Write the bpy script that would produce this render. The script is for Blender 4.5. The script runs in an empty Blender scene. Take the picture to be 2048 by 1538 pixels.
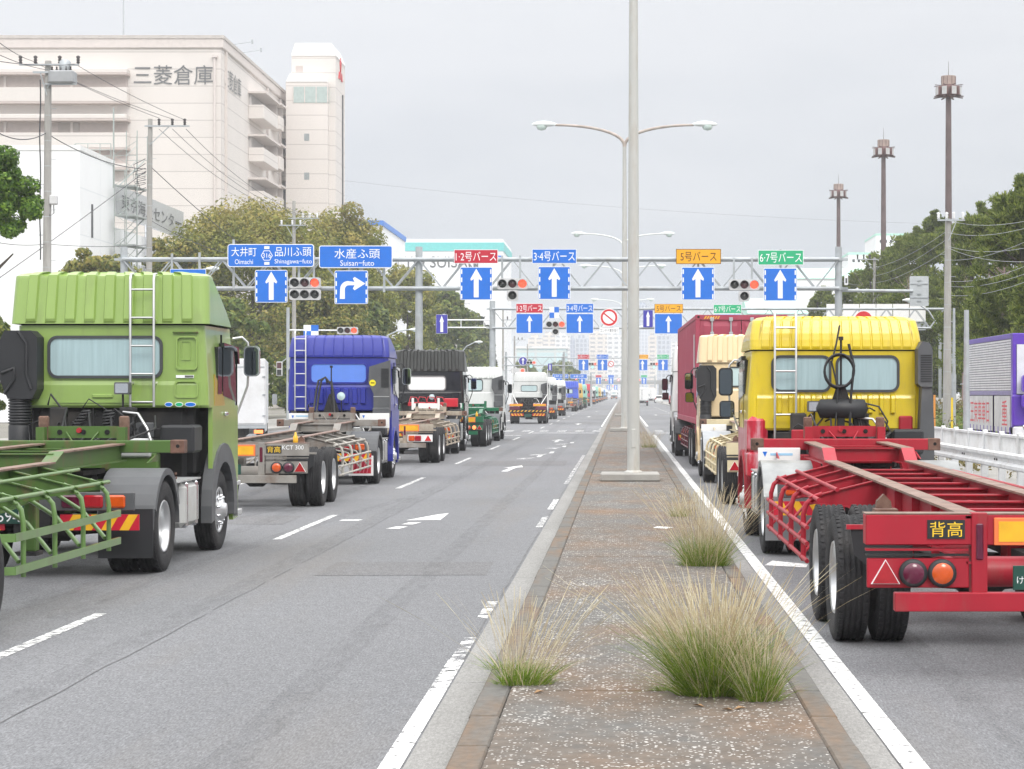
import bpy, bmesh, math, random
import numpy as np
from math import radians as R, sin, cos, pi, sqrt
from mathutils import Vector as V, Matrix

S = bpy.context.scene
COL = S.collection
random.seed(7)
F, H, VX, VY = 4050.0, 2.0, 1244.0, 788.0      # focal length (in px of the 2048 wide photo), eye height, vanishing point

# ------------------------------------------------------------------ camera
cd = bpy.data.cameras.new('camera')
cam = bpy.data.objects.new('camera', cd)
COL.objects.link(cam)
cam.location = (0, 0, H)
cam.rotation_euler = (R(90), 0, 0)
cd.sensor_width = 36
cd.lens = F / 2048 * 36
cd.shift_x = -(VX - 1024) / 2048
cd.shift_y = (VY - 769) / 2048
cd.clip_start = 0.5
cd.clip_end = 6000
S.camera = cam

# ------------------------------------------------------------------ sky, sun, exposure
SUN_EL, SUN_AZ = 43, 162          # azimuth clockwise from +Y: behind the camera, a little to its right
w = bpy.data.worlds.new('World')
S.world = w
w.use_nodes = True
nt = w.node_tree
nt.nodes.clear()
out = nt.nodes.new('ShaderNodeOutputWorld')
bg = nt.nodes.new('ShaderNodeBackground')
bg.inputs['Strength'].default_value = 0.1
sky = nt.nodes.new('ShaderNodeTexSky')
sky.sky_type = 'NISHITA'
sky.sun_disc = False
sky.sun_elevation = R(SUN_EL)
sky.sun_rotation = R(SUN_AZ)
sky.dust_density = 4
tc = nt.nodes.new('ShaderNodeTexCoord')
sp = nt.nodes.new('ShaderNodeSeparateXYZ')
nt.links.new(tc.outputs['Generated'], sp.inputs[0])
# cloud cover: thin streaks in an even grey-white overcast that brightens towards the zenith
mp = nt.nodes.new('ShaderNodeMapping')
mp.inputs['Scale'].default_value = (2.2, 2.2, 9)
nt.links.new(tc.outputs['Generated'], mp.inputs[0])
ns = nt.nodes.new('ShaderNodeTexNoise')
ns.inputs['Scale'].default_value = 1.6
ns.inputs['Detail'].default_value = 4
nt.links.new(mp.outputs[0], ns.inputs['Vector'])
cm = nt.nodes.new('ShaderNodeMath'); cm.operation = 'MULTIPLY_ADD'
cm.inputs[1].default_value = 0.17
nt.links.new(ns.outputs['Fac'], cm.inputs[0])
nt.links.new(sp.outputs['Z'], cm.inputs[2])
rp = nt.nodes.new('ShaderNodeValToRGB')
e = rp.color_ramp.elements
e[0].position = 0.0; e[0].color = (.168, .189, .217, 1)
e[1].position = 1.0; e[1].color = (1.0, 1.0, 1.0, 1)
for pos, c in ((.07, (.175, .195, .222, 1)), (.14, (.198, .213, .236, 1)), (.25, (.29, .296, .31, 1)), (.36, (.335, .339, .348, 1)), (.6, (.8, .8, .81, 1))):
    x = e.new(pos); x.color = c
nt.links.new(cm.outputs[0], rp.inputs[0])
sc_ = nt.nodes.new('ShaderNodeVectorMath'); sc_.operation = 'SCALE'
sc_.inputs['Scale'].default_value = 30
nt.links.new(rp.outputs['Color'], sc_.inputs[0])
mx = nt.nodes.new('ShaderNodeMixRGB')
mx.inputs['Fac'].default_value = 0.93
nt.links.new(sky.outputs['Color'], mx.inputs['Color1'])
nt.links.new(sc_.outputs[0], mx.inputs['Color2'])
nt.links.new(mx.outputs[0], bg.inputs['Color'])
nt.links.new(bg.outputs[0], out.inputs['Surface'])
sl = bpy.data.lights.new('sun', 'SUN')
sl.energy = 1.45
sl.angle = R(22)
sl.color = (1, .965, .91)
so = bpy.data.objects.new('sun', sl)
COL.objects.link(so)
a, el = R(SUN_AZ), R(SUN_EL)
so.rotation_euler = V((sin(a) * cos(el), cos(a) * cos(el), sin(el))).to_track_quat('Z', 'Y').to_euler()
so.location = (20, -30, 60)
S.view_settings.view_transform = 'Standard'
S.view_settings.look = 'None'
S.view_settings.exposure = -0.08
S.view_settings.gamma = 1
S.view_settings.use_curve_mapping = False
S.cycles.max_bounces = 8
S.cycles.volume_bounces = 1
S.cycles.use_denoising = True

# ------------------------------------------------------------------ helpers
def sc(d): return F / d
def PX(px, d): return (px - VX) * d / F
def PZ(py, d): return H - (py - VY) * d / F
def lin(r, g, b):
    f = lambda c: c / 12.92 if c <= .04045 else ((c + .055) / 1.055) ** 2.4
    return (f(r / 255), f(g / 255), f(b / 255))

_M = {}
def mat(name, col=(.5, .5, .5), rough=.55, metal=0, var=.10, scale=2.5, bump=0, bscale=30, coat=0, dirt=None, dscale=1.2, damt=.5, dpos=.5, stretch=(1, 1, 1), emit=None, estr=0, spec=.5):
    """procedural surface: base colour with soft mottling, optional dirt or rust patches, optional bump"""
    if name in _M: return _M[name]
    m = bpy.data.materials.new(name); m.use_nodes = True
    _M[name] = m
    n, l = m.node_tree.nodes, m.node_tree.links
    b = n['Principled BSDF']
    b.inputs['Roughness'].default_value = rough
    b.inputs['Metallic'].default_value = metal
    b.inputs['Coat Weight'].default_value = coat
    b.inputs['Coat Roughness'].default_value = .08
    b.inputs['Specular IOR Level'].default_value = spec
    if emit:
        b.inputs['Emission Color'].default_value = (*emit, 1)
        b.inputs['Emission Strength'].default_value = estr
    t = n.new('ShaderNodeTexCoord')
    mpn = n.new('ShaderNodeMapping'); mpn.inputs['Scale'].default_value = stretch
    l.new(t.outputs['Object'], mpn.inputs[0])
    nz = n.new('ShaderNodeTexNoise'); nz.inputs['Scale'].default_value = scale; nz.inputs['Detail'].default_value = 5
    l.new(mpn.outputs[0], nz.inputs['Vector'])
    r = n.new('ShaderNodeValToRGB')
    lo, hi = 1 - var, 1 + var
    r.color_ramp.elements[0].position = .3; r.color_ramp.elements[1].position = .7
    r.color_ramp.elements[0].color = (*[min(1, c * lo) for c in col], 1)
    r.color_ramp.elements[1].color = (*[min(1, c * hi) for c in col], 1)
    l.new(nz.outputs['Fac'], r.inputs[0])
    last = r.outputs['Color']
    if dirt:
        n2 = n.new('ShaderNodeTexNoise'); n2.inputs['Scale'].default_value = dscale; n2.inputs['Detail'].default_value = 8; n2.inputs['Roughness'].default_value = .65
        l.new(mpn.outputs[0], n2.inputs['Vector'])
        r2 = n.new('ShaderNodeValToRGB')
        r2.color_ramp.elements[0].position = dpos; r2.color_ramp.elements[1].position = min(1, dpos + .16)
        r2.color_ramp.elements[0].color = (0, 0, 0, 1); r2.color_ramp.elements[1].color = (damt, damt, damt, 1)
        l.new(n2.outputs['Fac'], r2.inputs[0])
        mm = n.new('ShaderNodeMixRGB'); mm.inputs['Color2'].default_value = (*dirt, 1)
        l.new(r2.outputs['Color'], mm.inputs['Fac']); l.new(last, mm.inputs['Color1'])
        last = mm.outputs['Color']
    l.new(last, b.inputs['Base Color'])
    if bump:
        n3 = n.new('ShaderNodeTexNoise'); n3.inputs['Scale'].default_value = bscale; n3.inputs['Detail'].default_value = 4
        l.new(t.outputs['Object'], n3.inputs['Vector'])
        bp = n.new('ShaderNodeBump'); bp.inputs['Strength'].default_value = bump; bp.inputs['Distance'].default_value = .02
        l.new(n3.outputs['Fac'], bp.inputs['Height']); l.new(bp.outputs['Normal'], b.inputs['Normal'])
    return m

def paint(name, rgb, dirt=(.12, .09, .07), damt=.35, dpos=.54, rough=.35, coat=.5, var=.08):
    return mat(name, lin(*rgb), rough=rough, coat=coat, var=var, scale=1.4, dirt=dirt, damt=damt, dpos=dpos, dscale=3.2, stretch=(1.6, 1.6, .4), bump=.12, bscale=2.2)

_T = {}
def textmesh(s):
    if s in _T: return _T[s]
    cu = bpy.data.curves.new('lettering', 'FONT'); cu.body = s; cu.size = 1; cu.resolution_u = 3
    ob = bpy.data.objects.new('lettering', cu)
    me = bpy.data.meshes.new_from_object(ob)
    v = [p.co.copy() for p in me.vertices]; f = [tuple(p.vertices) for p in me.polygons]
    x0 = min(p.x for p in v); x1 = max(p.x for p in v); y0 = min(p.y for p in v); y1 = max(p.y for p in v)
    v = [((p.x - (x0 + x1) / 2) / (x1 - x0), (p.y - (y0 + y1) / 2) / (y1 - y0)) for p in v]
    bpy.data.objects.remove(ob); bpy.data.curves.remove(cu); bpy.data.meshes.remove(me)
    _T[s] = (v, f, (x1 - x0) / (y1 - y0))
    return _T[s]

class MB:
    """collects shapes and links them as ONE mesh object"""
    def __init__(s): s.v = []; s.f = []; s.mi = []; s.mats = []; s.sm = []
    def k(s, m):
        if m not in s.mats: s.mats.append(m)
        return s.mats.index(m)
    def add(s, vs, fs, m, sm=False):
        o = len(s.v); k = s.k(m)
        s.v += [tuple(p) for p in vs]
        for f in fs:
            s.f.append(tuple(i + o for i in f)); s.mi.append(k); s.sm.append(sm)
        return s
    def box(s, x0, x1, y0, y1, z0, z1, m, c=0):
        if x0 > x1: x0, x1 = x1, x0
        if y0 > y1: y0, y1 = y1, y0
        if z0 > z1: z0, z1 = z1, z0
        if not c:
            vs = [(x, y, z) for x in (x0, x1) for y in (y0, y1) for z in (z0, z1)]
            return s.add(vs, [(0, 1, 3, 2), (4, 6, 7, 5), (0, 4, 5, 1), (2, 3, 7, 6), (0, 2, 6, 4), (1, 5, 7, 3)], m)
        C = ((x0 + x1) / 2, (y0 + y1) / 2, (z0 + z1) / 2); h = ((x1 - x0) / 2, (y1 - y0) / 2, (z1 - z0) / 2)
        c = min(c, min(h) * .95)
        vs = []; ix = {}
        for g in [(i, j, k) for i in (-1, 1) for j in (-1, 1) for k in (-1, 1)]:
            for a_ in range(3):
                ix[g, a_] = len(vs)
                vs.append(tuple(C[b_] + g[b_] * (h[b_] - (c if b_ != a_ else 0)) for b_ in range(3)))
        fs = []
        for a_ in range(3):
            b_, d_ = [i for i in range(3) if i != a_]
            for t in (-1, 1):
                q = []
                for u, w_ in ((-1, -1), (1, -1), (1, 1), (-1, 1)):
                    g = [0] * 3; g[a_] = t; g[b_] = u; g[d_] = w_; q.append(ix[tuple(g), a_])
                fs.append(tuple(q))
        for a_, b_ in ((0, 1), (0, 2), (1, 2)):
            d_ = 3 - a_ - b_
            for u in (-1, 1):
                for w_ in (-1, 1):
                    g0 = [0] * 3; g0[a_] = u; g0[b_] = w_; g0[d_] = -1
                    g1 = g0[:]; g1[d_] = 1
                    fs.append((ix[tuple(g0), a_], ix[tuple(g1), a_], ix[tuple(g1), b_], ix[tuple(g0), b_]))
        for g in [(i, j, k) for i in (-1, 1) for j in (-1, 1) for k in (-1, 1)]:
            fs.append((ix[g, 0], ix[g, 1], ix[g, 2]))
        return s.add(vs, fs, m)
    def tube(s, pts, r, m, n=8, closed=False, cap=True):
        P = [V(p) for p in pts]; N = len(P)
        rr = r if isinstance(r, (list, tuple)) else [r] * N
        up = None; rings = []
        for i in range(N):
            if closed: t = P[(i + 1) % N] - P[i - 1]
            else: t = P[min(i + 1, N - 1)] - P[max(i - 1, 0)]
            t.normalize()
            if up is None:
                up = V((0, 0, 1)) if abs(t.z) < .9 else V((1, 0, 0))
            side = t.cross(up)
            if side.length < 1e-6: side = t.orthogonal()
            side.normalize(); up = side.cross(t).normalized()
            rings.append([P[i] + (side * cos(2 * pi * j / n) + up * sin(2 * pi * j / n)) * rr[i] for j in range(n)])
        vs = [p for q in rings for p in q]; fs = []
        for i in range(N if closed else N - 1):
            a_, b_ = i * n, ((i + 1) % N) * n
            for j in range(n): fs.append((a_ + j, a_ + (j + 1) % n, b_ + (j + 1) % n, b_ + j))
        s.add(vs, fs, m, n > 5)
        if cap and not closed:
            s.add(rings[0], [tuple(range(n))], m); s.add(rings[-1], [tuple(range(n))], m)
        return s
    def bar(s, p0, p1, wd, ht, m):
        """rectangular bar from p0 to p1, wd across, ht upward"""
        p0, p1 = V(p0), V(p1); t = (p1 - p0).normalized()
        up = V((0, 0, 1)) if abs(t.z) < .95 else V((0, 1, 0))
        sd = t.cross(up).normalized(); up = sd.cross(t).normalized()
        vs = [p + sd * a_ * wd / 2 + up * b_ * ht / 2 for p in (p0, p1) for a_, b_ in ((-1, -1), (1, -1), (1, 1), (-1, 1))]
        return s.add(vs, [(0, 1, 2, 3), (7, 6, 5, 4), (0, 4, 5, 1), (1, 5, 6, 2), (2, 6, 7, 3), (3, 7, 4, 0)], m)
    def prism(s, poly, ax, a0, a1, m, sm=False):
        f = {'x': lambda p, a_: (a_, p[0], p[1]), 'y': lambda p, a_: (p[0], a_, p[1]), 'z': lambda p, a_: (p[0], p[1], a_)}[ax]
        n = len(poly); A = [f(p, a0) for p in poly]; B = [f(p, a1) for p in poly]
        s.add(A, [tuple(range(n))], m); s.add(B, [tuple(range(n - 1, -1, -1))], m)
        return s.add(A + B, [(i, (i + 1) % n, n + (i + 1) % n, n + i) for i in range(n)], m, sm)
    def hollow(s, po, pi_, ax, a0, a1, m):
        f = {'x': lambda p, a_: (a_, p[0], p[1]), 'y': lambda p, a_: (p[0], a_, p[1]), 'z': lambda p, a_: (p[0], p[1], a_)}[ax]
        n = len(po); Q = [f(p, a0) for p in po] + [f(p, a0) for p in pi_] + [f(p, a1) for p in po] + [f(p, a1) for p in pi_]
        fs = []
        for i in range(n):
            j = (i + 1) % n
            fs += [(i, j, n + j, n + i), (2 * n + i, 3 * n + i, 3 * n + j, 2 * n + j), (i, 2 * n + i, 2 * n + j, j), (n + i, n + j, 3 * n + j, 3 * n + i)]
        return s.add(Q, fs, m)
    def lathe(s, prof, ax, c, m, n=24, cap=True):
        """prof: (radius, along) pairs"""
        rings = []
        for r, t in prof:
            q = []
            for j in range(n):
                a_ = 2 * pi * j / n; u, w_ = r * cos(a_), r * sin(a_)
                q.append({'x': (c[0] + t, c[1] + u, c[2] + w_), 'y': (c[0] + u, c[1] + t, c[2] + w_), 'z': (c[0] + u, c[1] + w_, c[2] + t)}[ax])
            rings.append(q)
        vs = [p for q in rings for p in q]; fs = []
        for i in range(len(prof) - 1):
            for j in range(n): fs.append((i * n + j, i * n + (j + 1) % n, (i + 1) * n + (j + 1) % n, (i + 1) * n + j))
        s.add(vs, fs, m, True)
        if cap:
            s.add(rings[0], [tuple(range(n))], m); s.add(rings[-1], [tuple(range(n))], m)
        return s
    def text(s, t, m, c, w=None, h=None, face='-y'):
        v, f, asp = textmesh(t)
        if w is None: w = h * asp
        if h is None: h = w / asp
        if face == '-y': q = [(c[0] + x * w, c[1], c[2] + y * h) for x, y in v]
        elif face == '+x': q = [(c[0], c[1] + x * w, c[2] + y * h) for x, y in v]
        elif face == '-x': q = [(c[0], c[1] - x * w, c[2] + y * h) for x, y in v]
        else: q = [(c[0] + x * w, c[1] + y * h, c[2]) for x, y in v]
        return s.add(q, f, m)
    def obj(s, name, parent=None, loc=None, rz=0, recalc=True):
        me = bpy.data.meshes.new(name)
        me.from_pydata(s.v, [], s.f)
        for m in s.mats: me.materials.append(m)
        me.polygons.foreach_set('material_index', s.mi)
        me.polygons.foreach_set('use_smooth', s.sm)
        if recalc:
            b = bmesh.new(); b.from_mesh(me); bmesh.ops.recalc_face_normals(b, faces=b.faces); b.to_mesh(me); b.free()
        me.update()
        o = bpy.data.objects.new(name, me); COL.objects.link(o)
        if parent: o.parent = parent
        if loc: o.location = loc
        if rz: o.rotation_euler = (0, 0, rz)
        return o

def tag(o, label=None, cat=None, group=None, kind=None):
    if label: o['label'] = label
    if cat: o['category'] = cat
    if group: o['group'] = group
    if kind: o['kind'] = kind
    return o
def thing(name, label, cat, loc=(0, 0, 0), rz=0, group=None):
    o = bpy.data.objects.new(name, None); o.empty_display_size = .2
    COL.objects.link(o); o.location = loc; o.rotation_euler = (0, 0, rz)
    return tag(o, label, cat, group)
def inst(o, parent, loc, rz=0):
    c = o.copy(); COL.objects.link(c); c.parent = parent; c.location = loc; c.rotation_euler = (0, 0, rz)
    return c
def kids(o): return [c for c in S.objects if c.parent == o]
def copy_tree(o, parent=None):
    c = o.copy(); COL.objects.link(c); c.parent = parent
    for ch in list(o.children): copy_tree(ch, c)
    return c
def rrect(x0, x1, z0, z1, r, n=5):
    p = []
    for cx, cz, a0 in ((x1 - r, z1 - r, 0), (x0 + r, z1 - r, 90), (x0 + r, z0 + r, 180), (x1 - r, z0 + r, 270)):
        for i in range(n + 1):
            a_ = R(a0 + 90 * i / n); p.append((cx + r * cos(a_), cz + r * sin(a_)))
    return p
def circ(cx, cz, r, n=20): return [(cx + r * cos(2 * pi * i / n), cz + r * sin(2 * pi * i / n)) for i in range(n)]
def smooth(a_, b_, x):
    t = max(0, min(1, (x - a_) / (b_ - a_))) if a_ != b_ else float(x > a_)
    return t * t * (3 - 2 * t)

# ------------------------------------------------------------------ shared materials
RUBBER = mat('tyre_rubber', (.02, .02, .022), rough=.85, var=.25, scale=4, bump=.5, bscale=60, dirt=(.1, .092, .085), damt=.4, dpos=.54)
ALLOY = mat('aluminium_rim', (.62, .63, .64), rough=.33, metal=.75, var=.08)
GALV = mat('galvanised_steel', (.42, .45, .47), rough=.5, metal=.3, var=.12, scale=3, dirt=(.3, .28, .25), damt=.4)
CHROME = mat('chrome', (.75, .76, .78), rough=.16, metal=1, var=.04)
STEEL = mat('stainless_tube', (.6, .6, .6), rough=.3, metal=.85, var=.08)
BLACKP = mat('black_plastic', (.017, .018, .021), rough=.5, var=.2)
GREYP = mat('grey_plastic', (.085, .089, .095), rough=.55, var=.15, dirt=(.2, .19, .18), damt=.35)
CHASSIS = mat('chassis_grime', (.014, .014, .015), rough=.75, var=.4, dirt=(.07, .058, .048), damt=.5)
DARKGLASS = mat('dark_glass', (.012, .014, .016), rough=.06, var=.1, coat=.3)
MIRRORG = mat('mirror_glass', (.16, .18, .19), rough=.03, metal=1, var=.02)  # dark tint stands in for dark surroundings reflected in the mirrors
WHITEM = mat('white_sheet', (.8, .8, .79), rough=.45, var=.04)
RED_L = mat('red_lens', (.36, .012, .02), rough=.15, coat=.5, var=.15, scale=12)
PURPLE_L = mat('dark_red_lens', (.1, .006, .03), rough=.15, coat=.5, var=.15, scale=12)
AMBER_L = mat('amber_lens', (.6, .085, .008), rough=.15, coat=.5, var=.15, scale=12)
YEL_REF = mat('yellow_reflector', (.78, .42, .02), rough=.3, coat=.2, var=.12, scale=6)
ORANGE_REF = mat('orange_border', (.85, .2, .06), rough=.4, var=.08)
RUST = mat('worn_rust', (.12, .062, .045), rough=.8, var=.45, scale=6, dirt=(.24, .15, .11), damt=.6, dscale=5)
WORN = mat('worn_rail_top', (.2, .125, .095), rough=.6, var=.35, scale=5, dirt=(.3, .23, .19), damt=.6, dscale=4)
REDLAMP = mat('lit_red_lamp', (.35, .02, .02), emit=(1, .065, .03), estr=2.8, var=.02)
TAILLIT = mat('lit_tail_lamp', (.9, .2, .1), emit=(1, .3, .06), estr=1.6, var=.02)
CYANLAMP = mat('lit_green_arrow', (.3, .9, .8), emit=(.35, 1, .9), estr=1.4, var=.02)
LENS_OFF = mat('unlit_lens', (.035, .038, .035), rough=.2, coat=.4, var=.3, scale=15)
LENS_RED_OFF = mat('unlit_red_lens', (.09, .03, .035), rough=.2, coat=.4, var=.3, scale=15)
SIG_BODY = mat('signal_housing', (.6, .6, .6), rough=.5, var=.06)
S_BLUE = mat('sign_blue', lin(16, 108, 208), rough=.4, var=.05, coat=.1)
S_NAVY = mat('sign_navy', lin(52, 50, 160), rough=.4, var=.05, coat=.1)
S_RED = mat('sign_red', lin(188, 18, 48), rough=.4, var=.05, coat=.1)
S_YEL = mat('sign_amber', lin(236, 168, 0), rough=.5, var=.05, coat=.1)
S_GRN = mat('sign_green', lin(30, 172, 118), rough=.4, var=.05, coat=.1)
S_WHT = mat('sign_white', (.86, .87, .88), rough=.4, var=.03)
S_BRN = mat('sign_brown', lin(72, 26, 2), rough=.4, var=.03)
S_RING = mat('sign_ring_red', lin(205, 30, 36), rough=.4, var=.05)
CONC = mat('pole_concrete', (.36, .35, .33), rough=.85, var=.14, scale=1.5, stretch=(3, 3, .5), bump=.15, dirt=(.2, .19, .17), damt=.4)
WIREL = mat('cable_pale_grey', (.4, .42, .42), rough=.6)
WIRE = mat('cable_black', (.05, .05, .055), rough=.6)
LAMPW = mat('lamp_white_paint', (.74, .78, .77), rough=.4, var=.05)
LAMPG = mat('lamp_glass', (.62, .74, .7), rough=.15, coat=.4, var=.08)
PLATE_G = mat('plate_green', lin(28, 72, 62), rough=.4, var=.08)
YELTXT = mat('yellow_lettering', (.85, .55, .03), rough=.5, var=.06)
# ================================================================== ground, roads, median
def node_mat(name):
    m = bpy.data.materials.new(name); m.use_nodes = True
    n, l = m.node_tree.nodes, m.node_tree.links
    t = n.new('ShaderNodeTexCoord')
    def noise(scale, detail=4, rough=.55, stretch=None, w=None):
        q = n.new('ShaderNodeTexNoise'); q.inputs['Scale'].default_value = scale; q.inputs['Detail'].default_value = detail; q.inputs['Roughness'].default_value = rough
        if stretch:
            mp_ = n.new('ShaderNodeMapping'); mp_.inputs['Scale'].default_value = stretch; l.new(t.outputs['Object'], mp_.inputs[0]); l.new(mp_.outputs[0], q.inputs['Vector'])
        else: l.new(t.outputs['Object'], q.inputs['Vector'])
        return q.outputs['Fac']
    def ramp(src, stops):
        q = n.new('ShaderNodeValToRGB'); el_ = q.color_ramp.elements
        el_[0].position, el_[0].color = stops[0][0], (*stops[0][1], 1) if isinstance(stops[0][1], tuple) else (stops[0][1],) * 3 + (1,)
        el_[1].position, el_[1].color = stops[-1][0], (*stops[-1][1], 1) if isinstance(stops[-1][1], tuple) else (stops[-1][1],) * 3 + (1,)
        for p_, c_ in stops[1:-1]:
            x_ = el_.new(p_); x_.color = (*c_, 1) if isinstance(c_, tuple) else (c_,) * 3 + (1,)
        l.new(src, q.inputs[0]); return q.outputs['Color']
    def mix(fac, c1, c2, mode='MIX'):
        q = n.new('ShaderNodeMixRGB'); q.blend_type = mode
        for s_, v_ in (('Fac', fac), ('Color1', c1), ('Color2', c2)):
            if hasattr(v_, 'links'): l.new(v_, q.inputs[s_])
            elif isinstance(v_, tuple): q.inputs[s_].default_value = (*v_, 1)
            else: q.inputs[s_].default_value = v_
        return q.outputs['Color']
    def bump(src, st, dist):
        q = n.new('ShaderNodeBump'); q.inputs['Strength'].default_value = st; q.inputs['Distance'].default_value = dist
        l.new(src, q.inputs['Height']); l.new(q.outputs['Normal'], n['Principled BSDF'].inputs['Normal'])
    return m, n, l, t, noise, ramp, mix, bump, n['Principled BSDF']

def asphalt(name, base):
    m, n, l, t, noise, ramp, mix, bump, b = node_mat(name)
    big = ramp(noise(.22, 5, .6, (1, .25, 1)), [(.3, tuple(c * .86 for c in base)), (.7, tuple(c * 1.12 for c in base))])
    grit = noise(70, 4, .85, (1, .22, 1))
    c = mix(1, big, ramp(grit, [(.28, .42), (.5, 1.0), (.72, 1.7)]), 'MULTIPLY')
    c = mix(1, c, ramp(noise(14, 5, .7, (1, .3, 1)), [(.3, .86), (.7, 1.12)]), 'MULTIPLY')
    patch = ramp(noise(.09, 3, .5, (1, .35, 1)), [(.45, .93), (.55, 1.06)])
    c = mix(1, c, patch, 'MULTIPLY')
    stain = ramp(noise(.6, 6, .6, (1, .12, 1)), [(.52, 0.0), (.72, .32)])
    c = mix(stain, c, (.19, .165, .135))
    # tyre polished wheel tracks, two in each lane
    sx = n.new('ShaderNodeSeparateXYZ'); l.new(t.outputs['Object'], sx.inputs[0])
    l.new(c, b.inputs['Base Color']); b.inputs['Roughness'].default_value = .88
    b.inputs['Specular IOR Level'].default_value = .3
    bump(grit, .35, .012)
    return m
ASPH = asphalt('road_asphalt', (.183, .186, .195))
# worn white paint: the asphalt shows through where the paint has gone
def worn_paint(name, keep, scale=7):
    m, n, l, t, noise, ramp, mix, bump, b = node_mat(name)
    l.new(mix(noise(40, 3, .7), (.62, .62, .61), (.86, .86, .85)), b.inputs['Base Color'])
    b.inputs['Roughness'].default_value = .7
    tr = n.new('ShaderNodeBsdfTransparent'); ms = n.new('ShaderNodeMixShader')
    f = ramp(noise(scale, 7, .72), [(keep - .05, 0.0), (keep + .05, 1.0)])
    l.new(f, ms.inputs[0]); l.new(tr.outputs[0], ms.inputs[1]); l.new(b.outputs[0], ms.inputs[2])
    l.new(ms.outputs[0], n['Material Output'].inputs['Surface'])
    return m
PAINT_GOOD = worn_paint('road_paint', .415, 11)
PAINT_MID = worn_paint('worn_road_paint', .475, 11)
PAINT_BAD = worn_paint('scuffed_road_paint', .52, 5)

mb = MB(); mb.box(-900, 900, -40, 4500, -1.0, -.03, mat('bare_earth', (.2, .19, .165), rough=.95, var=.25, scale=.05, dirt=(.12, .14, .06), damt=.8, dscale=.03))
tag(mb.obj('ground'), kind='structure')
mb = MB(); mb.add([(-19, -30, 0), (8.1, -30, 0), (8.1, 1500, 0), (-19, 1500, 0)], [(0, 1, 2, 3)], ASPH)
tag(mb.obj('road'), kind='structure')
# pavement beyond the left kerb and verge beyond the barrier
SIDE = mat('sidewalk_concrete', (.3, .29, .27), rough=.9, var=.15, scale=.8, bump=.2)
mb = MB(); mb.box(-26, -19, -30, 900, -.02, .15, SIDE, .02); tag(mb.obj('sidewalk'), kind='structure')
SOIL = mat('verge_soil', (.13, .11, .08), rough=.95, var=.3, scale=.7, bump=.5, bscale=6, dirt=(.07, .1, .035), damt=.8, dscale=.6)
mb = MB(); mb.box(8.1, 11, -30, 900, -.02, .12, SIDE, .02); tag(mb.obj('sidewalk'), kind='structure')
mb = MB(); mb.box(15.5, 60, -30, 900, -.02, .1, SOIL); tag(mb.obj('verge'), kind='structure')
mb = MB(); mb.add([(11, -30, .008), (15.5, -30, .008), (15.5, 900, .008), (11, 900, .008)], [(0, 1, 2, 3)], ASPH); tag(mb.obj('side_road'), kind='structure')

# median: rust stained aggregate paving between kerb stones, concrete gutters either side
ML, MR, GL, GR = -.88, 1.24, -1.168, 1.486
m, n, l, t, noise, ramp, mix, bump, b = node_mat('median_aggregate')
rust = ramp(noise(.9, 5, .62, (1, .55, 1)), [(.4, (.122, .117, .109)), (.53, (.132, .108, .087)), (.7, (.175, .112, .07))])
rust = mix(1, rust, ramp(noise(9, 5, .7), [(.3, .72), (.7, 1.2)]), 'MULTIPLY')
vo = n.new('ShaderNodeTexVoronoi'); vo.inputs['Scale'].default_value = 40; vo.feature = 'F1'
dn = n.new('ShaderNodeTexNoise'); dn.inputs['Scale'].default_value = 30; dn.inputs['Detail'].default_value = 3; l.new(t.outputs['Object'], dn.inputs['Vector'])
dv = n.new('ShaderNodeVectorMath'); dv.operation = 'MULTIPLY_ADD'; dv.inputs[1].default_value = (.05, .05, .05); l.new(dn.outputs['Color'], dv.inputs[0]); l.new(t.outputs['Object'], dv.inputs[2])
l.new(dv.outputs[0], vo.inputs['Vector'])
dens = noise(1.6, 7, .75)
ad = n.new('ShaderNodeMath'); ad.operation = 'MULTIPLY_ADD'; ad.inputs[1].default_value = -.95; l.new(dens, ad.inputs[0]); l.new(vo.outputs['Distance'], ad.inputs[2])
am = n.new('ShaderNodeMath'); am.inputs[1].default_value = .2; l.new(ad.outputs[0], am.inputs[0]); chips = ramp(am.outputs[0], [(.02, .85), (.09, 0.0)])
sepc = n.new('ShaderNodeSeparateColor'); l.new(vo.outputs['Color'], sepc.inputs[0])
pick = n.new('ShaderNodeMath'); pick.operation = 'LESS_THAN'; pick.inputs[1].default_value = .36; l.new(sepc.outputs[0], pick.inputs[0])
ch = n.new('ShaderNodeMath'); ch.operation = 'MULTIPLY'; l.new(chips, ch.inputs[0]); l.new(pick.outputs[0], ch.inputs[1])
l.new(mix(ch.outputs[0], rust, (.6, .58, .55)), b.inputs['Base Color']); b.inputs['Roughness'].default_value = .9
bump(vo.outputs['Distance'], .35, .01)
AGG = m
m, n, l, t, noise, ramp, mix, bump, b = node_mat('kerb_stone')
c = ramp(noise(1.3, 5, .6, (2.5, .5, 1)), [(.42, (.13, .126, .116)), (.54, (.145, .117, .092)), (.7, (.195, .12, .07))])
c = mix(1, c, ramp(noise(14, 5, .7), [(.3, .75), (.7, 1.2)]), 'MULTIPLY')
l.new(c, b.inputs['Base Color']); b.inputs['Roughness'].default_value = .9; bump(noise(40, 4, .7), .3, .01)
KERB = m
m, n, l, t, noise, ramp, mix, bump, b = node_mat('gutter_concrete')
c = ramp(noise(.8, 5, .6, (1, .3, 1)), [(.3, (.21, .207, .197)), (.7, (.285, .28, .27))])
c = mix(1, c, ramp(noise(60, 4, .85, (1, .3, 1)), [(.28, .6), (.7, 1.35)]), 'MULTIPLY')
l.new(c, b.inputs['Base Color']); b.inputs['Roughness'].default_value = .92; bump(noise(45, 3, .8), .3, .01)
GUT = m
TARD = mat('joint_dirt', (.035, .03, .025), rough=1, var=.3)
random.seed(3)
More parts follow.
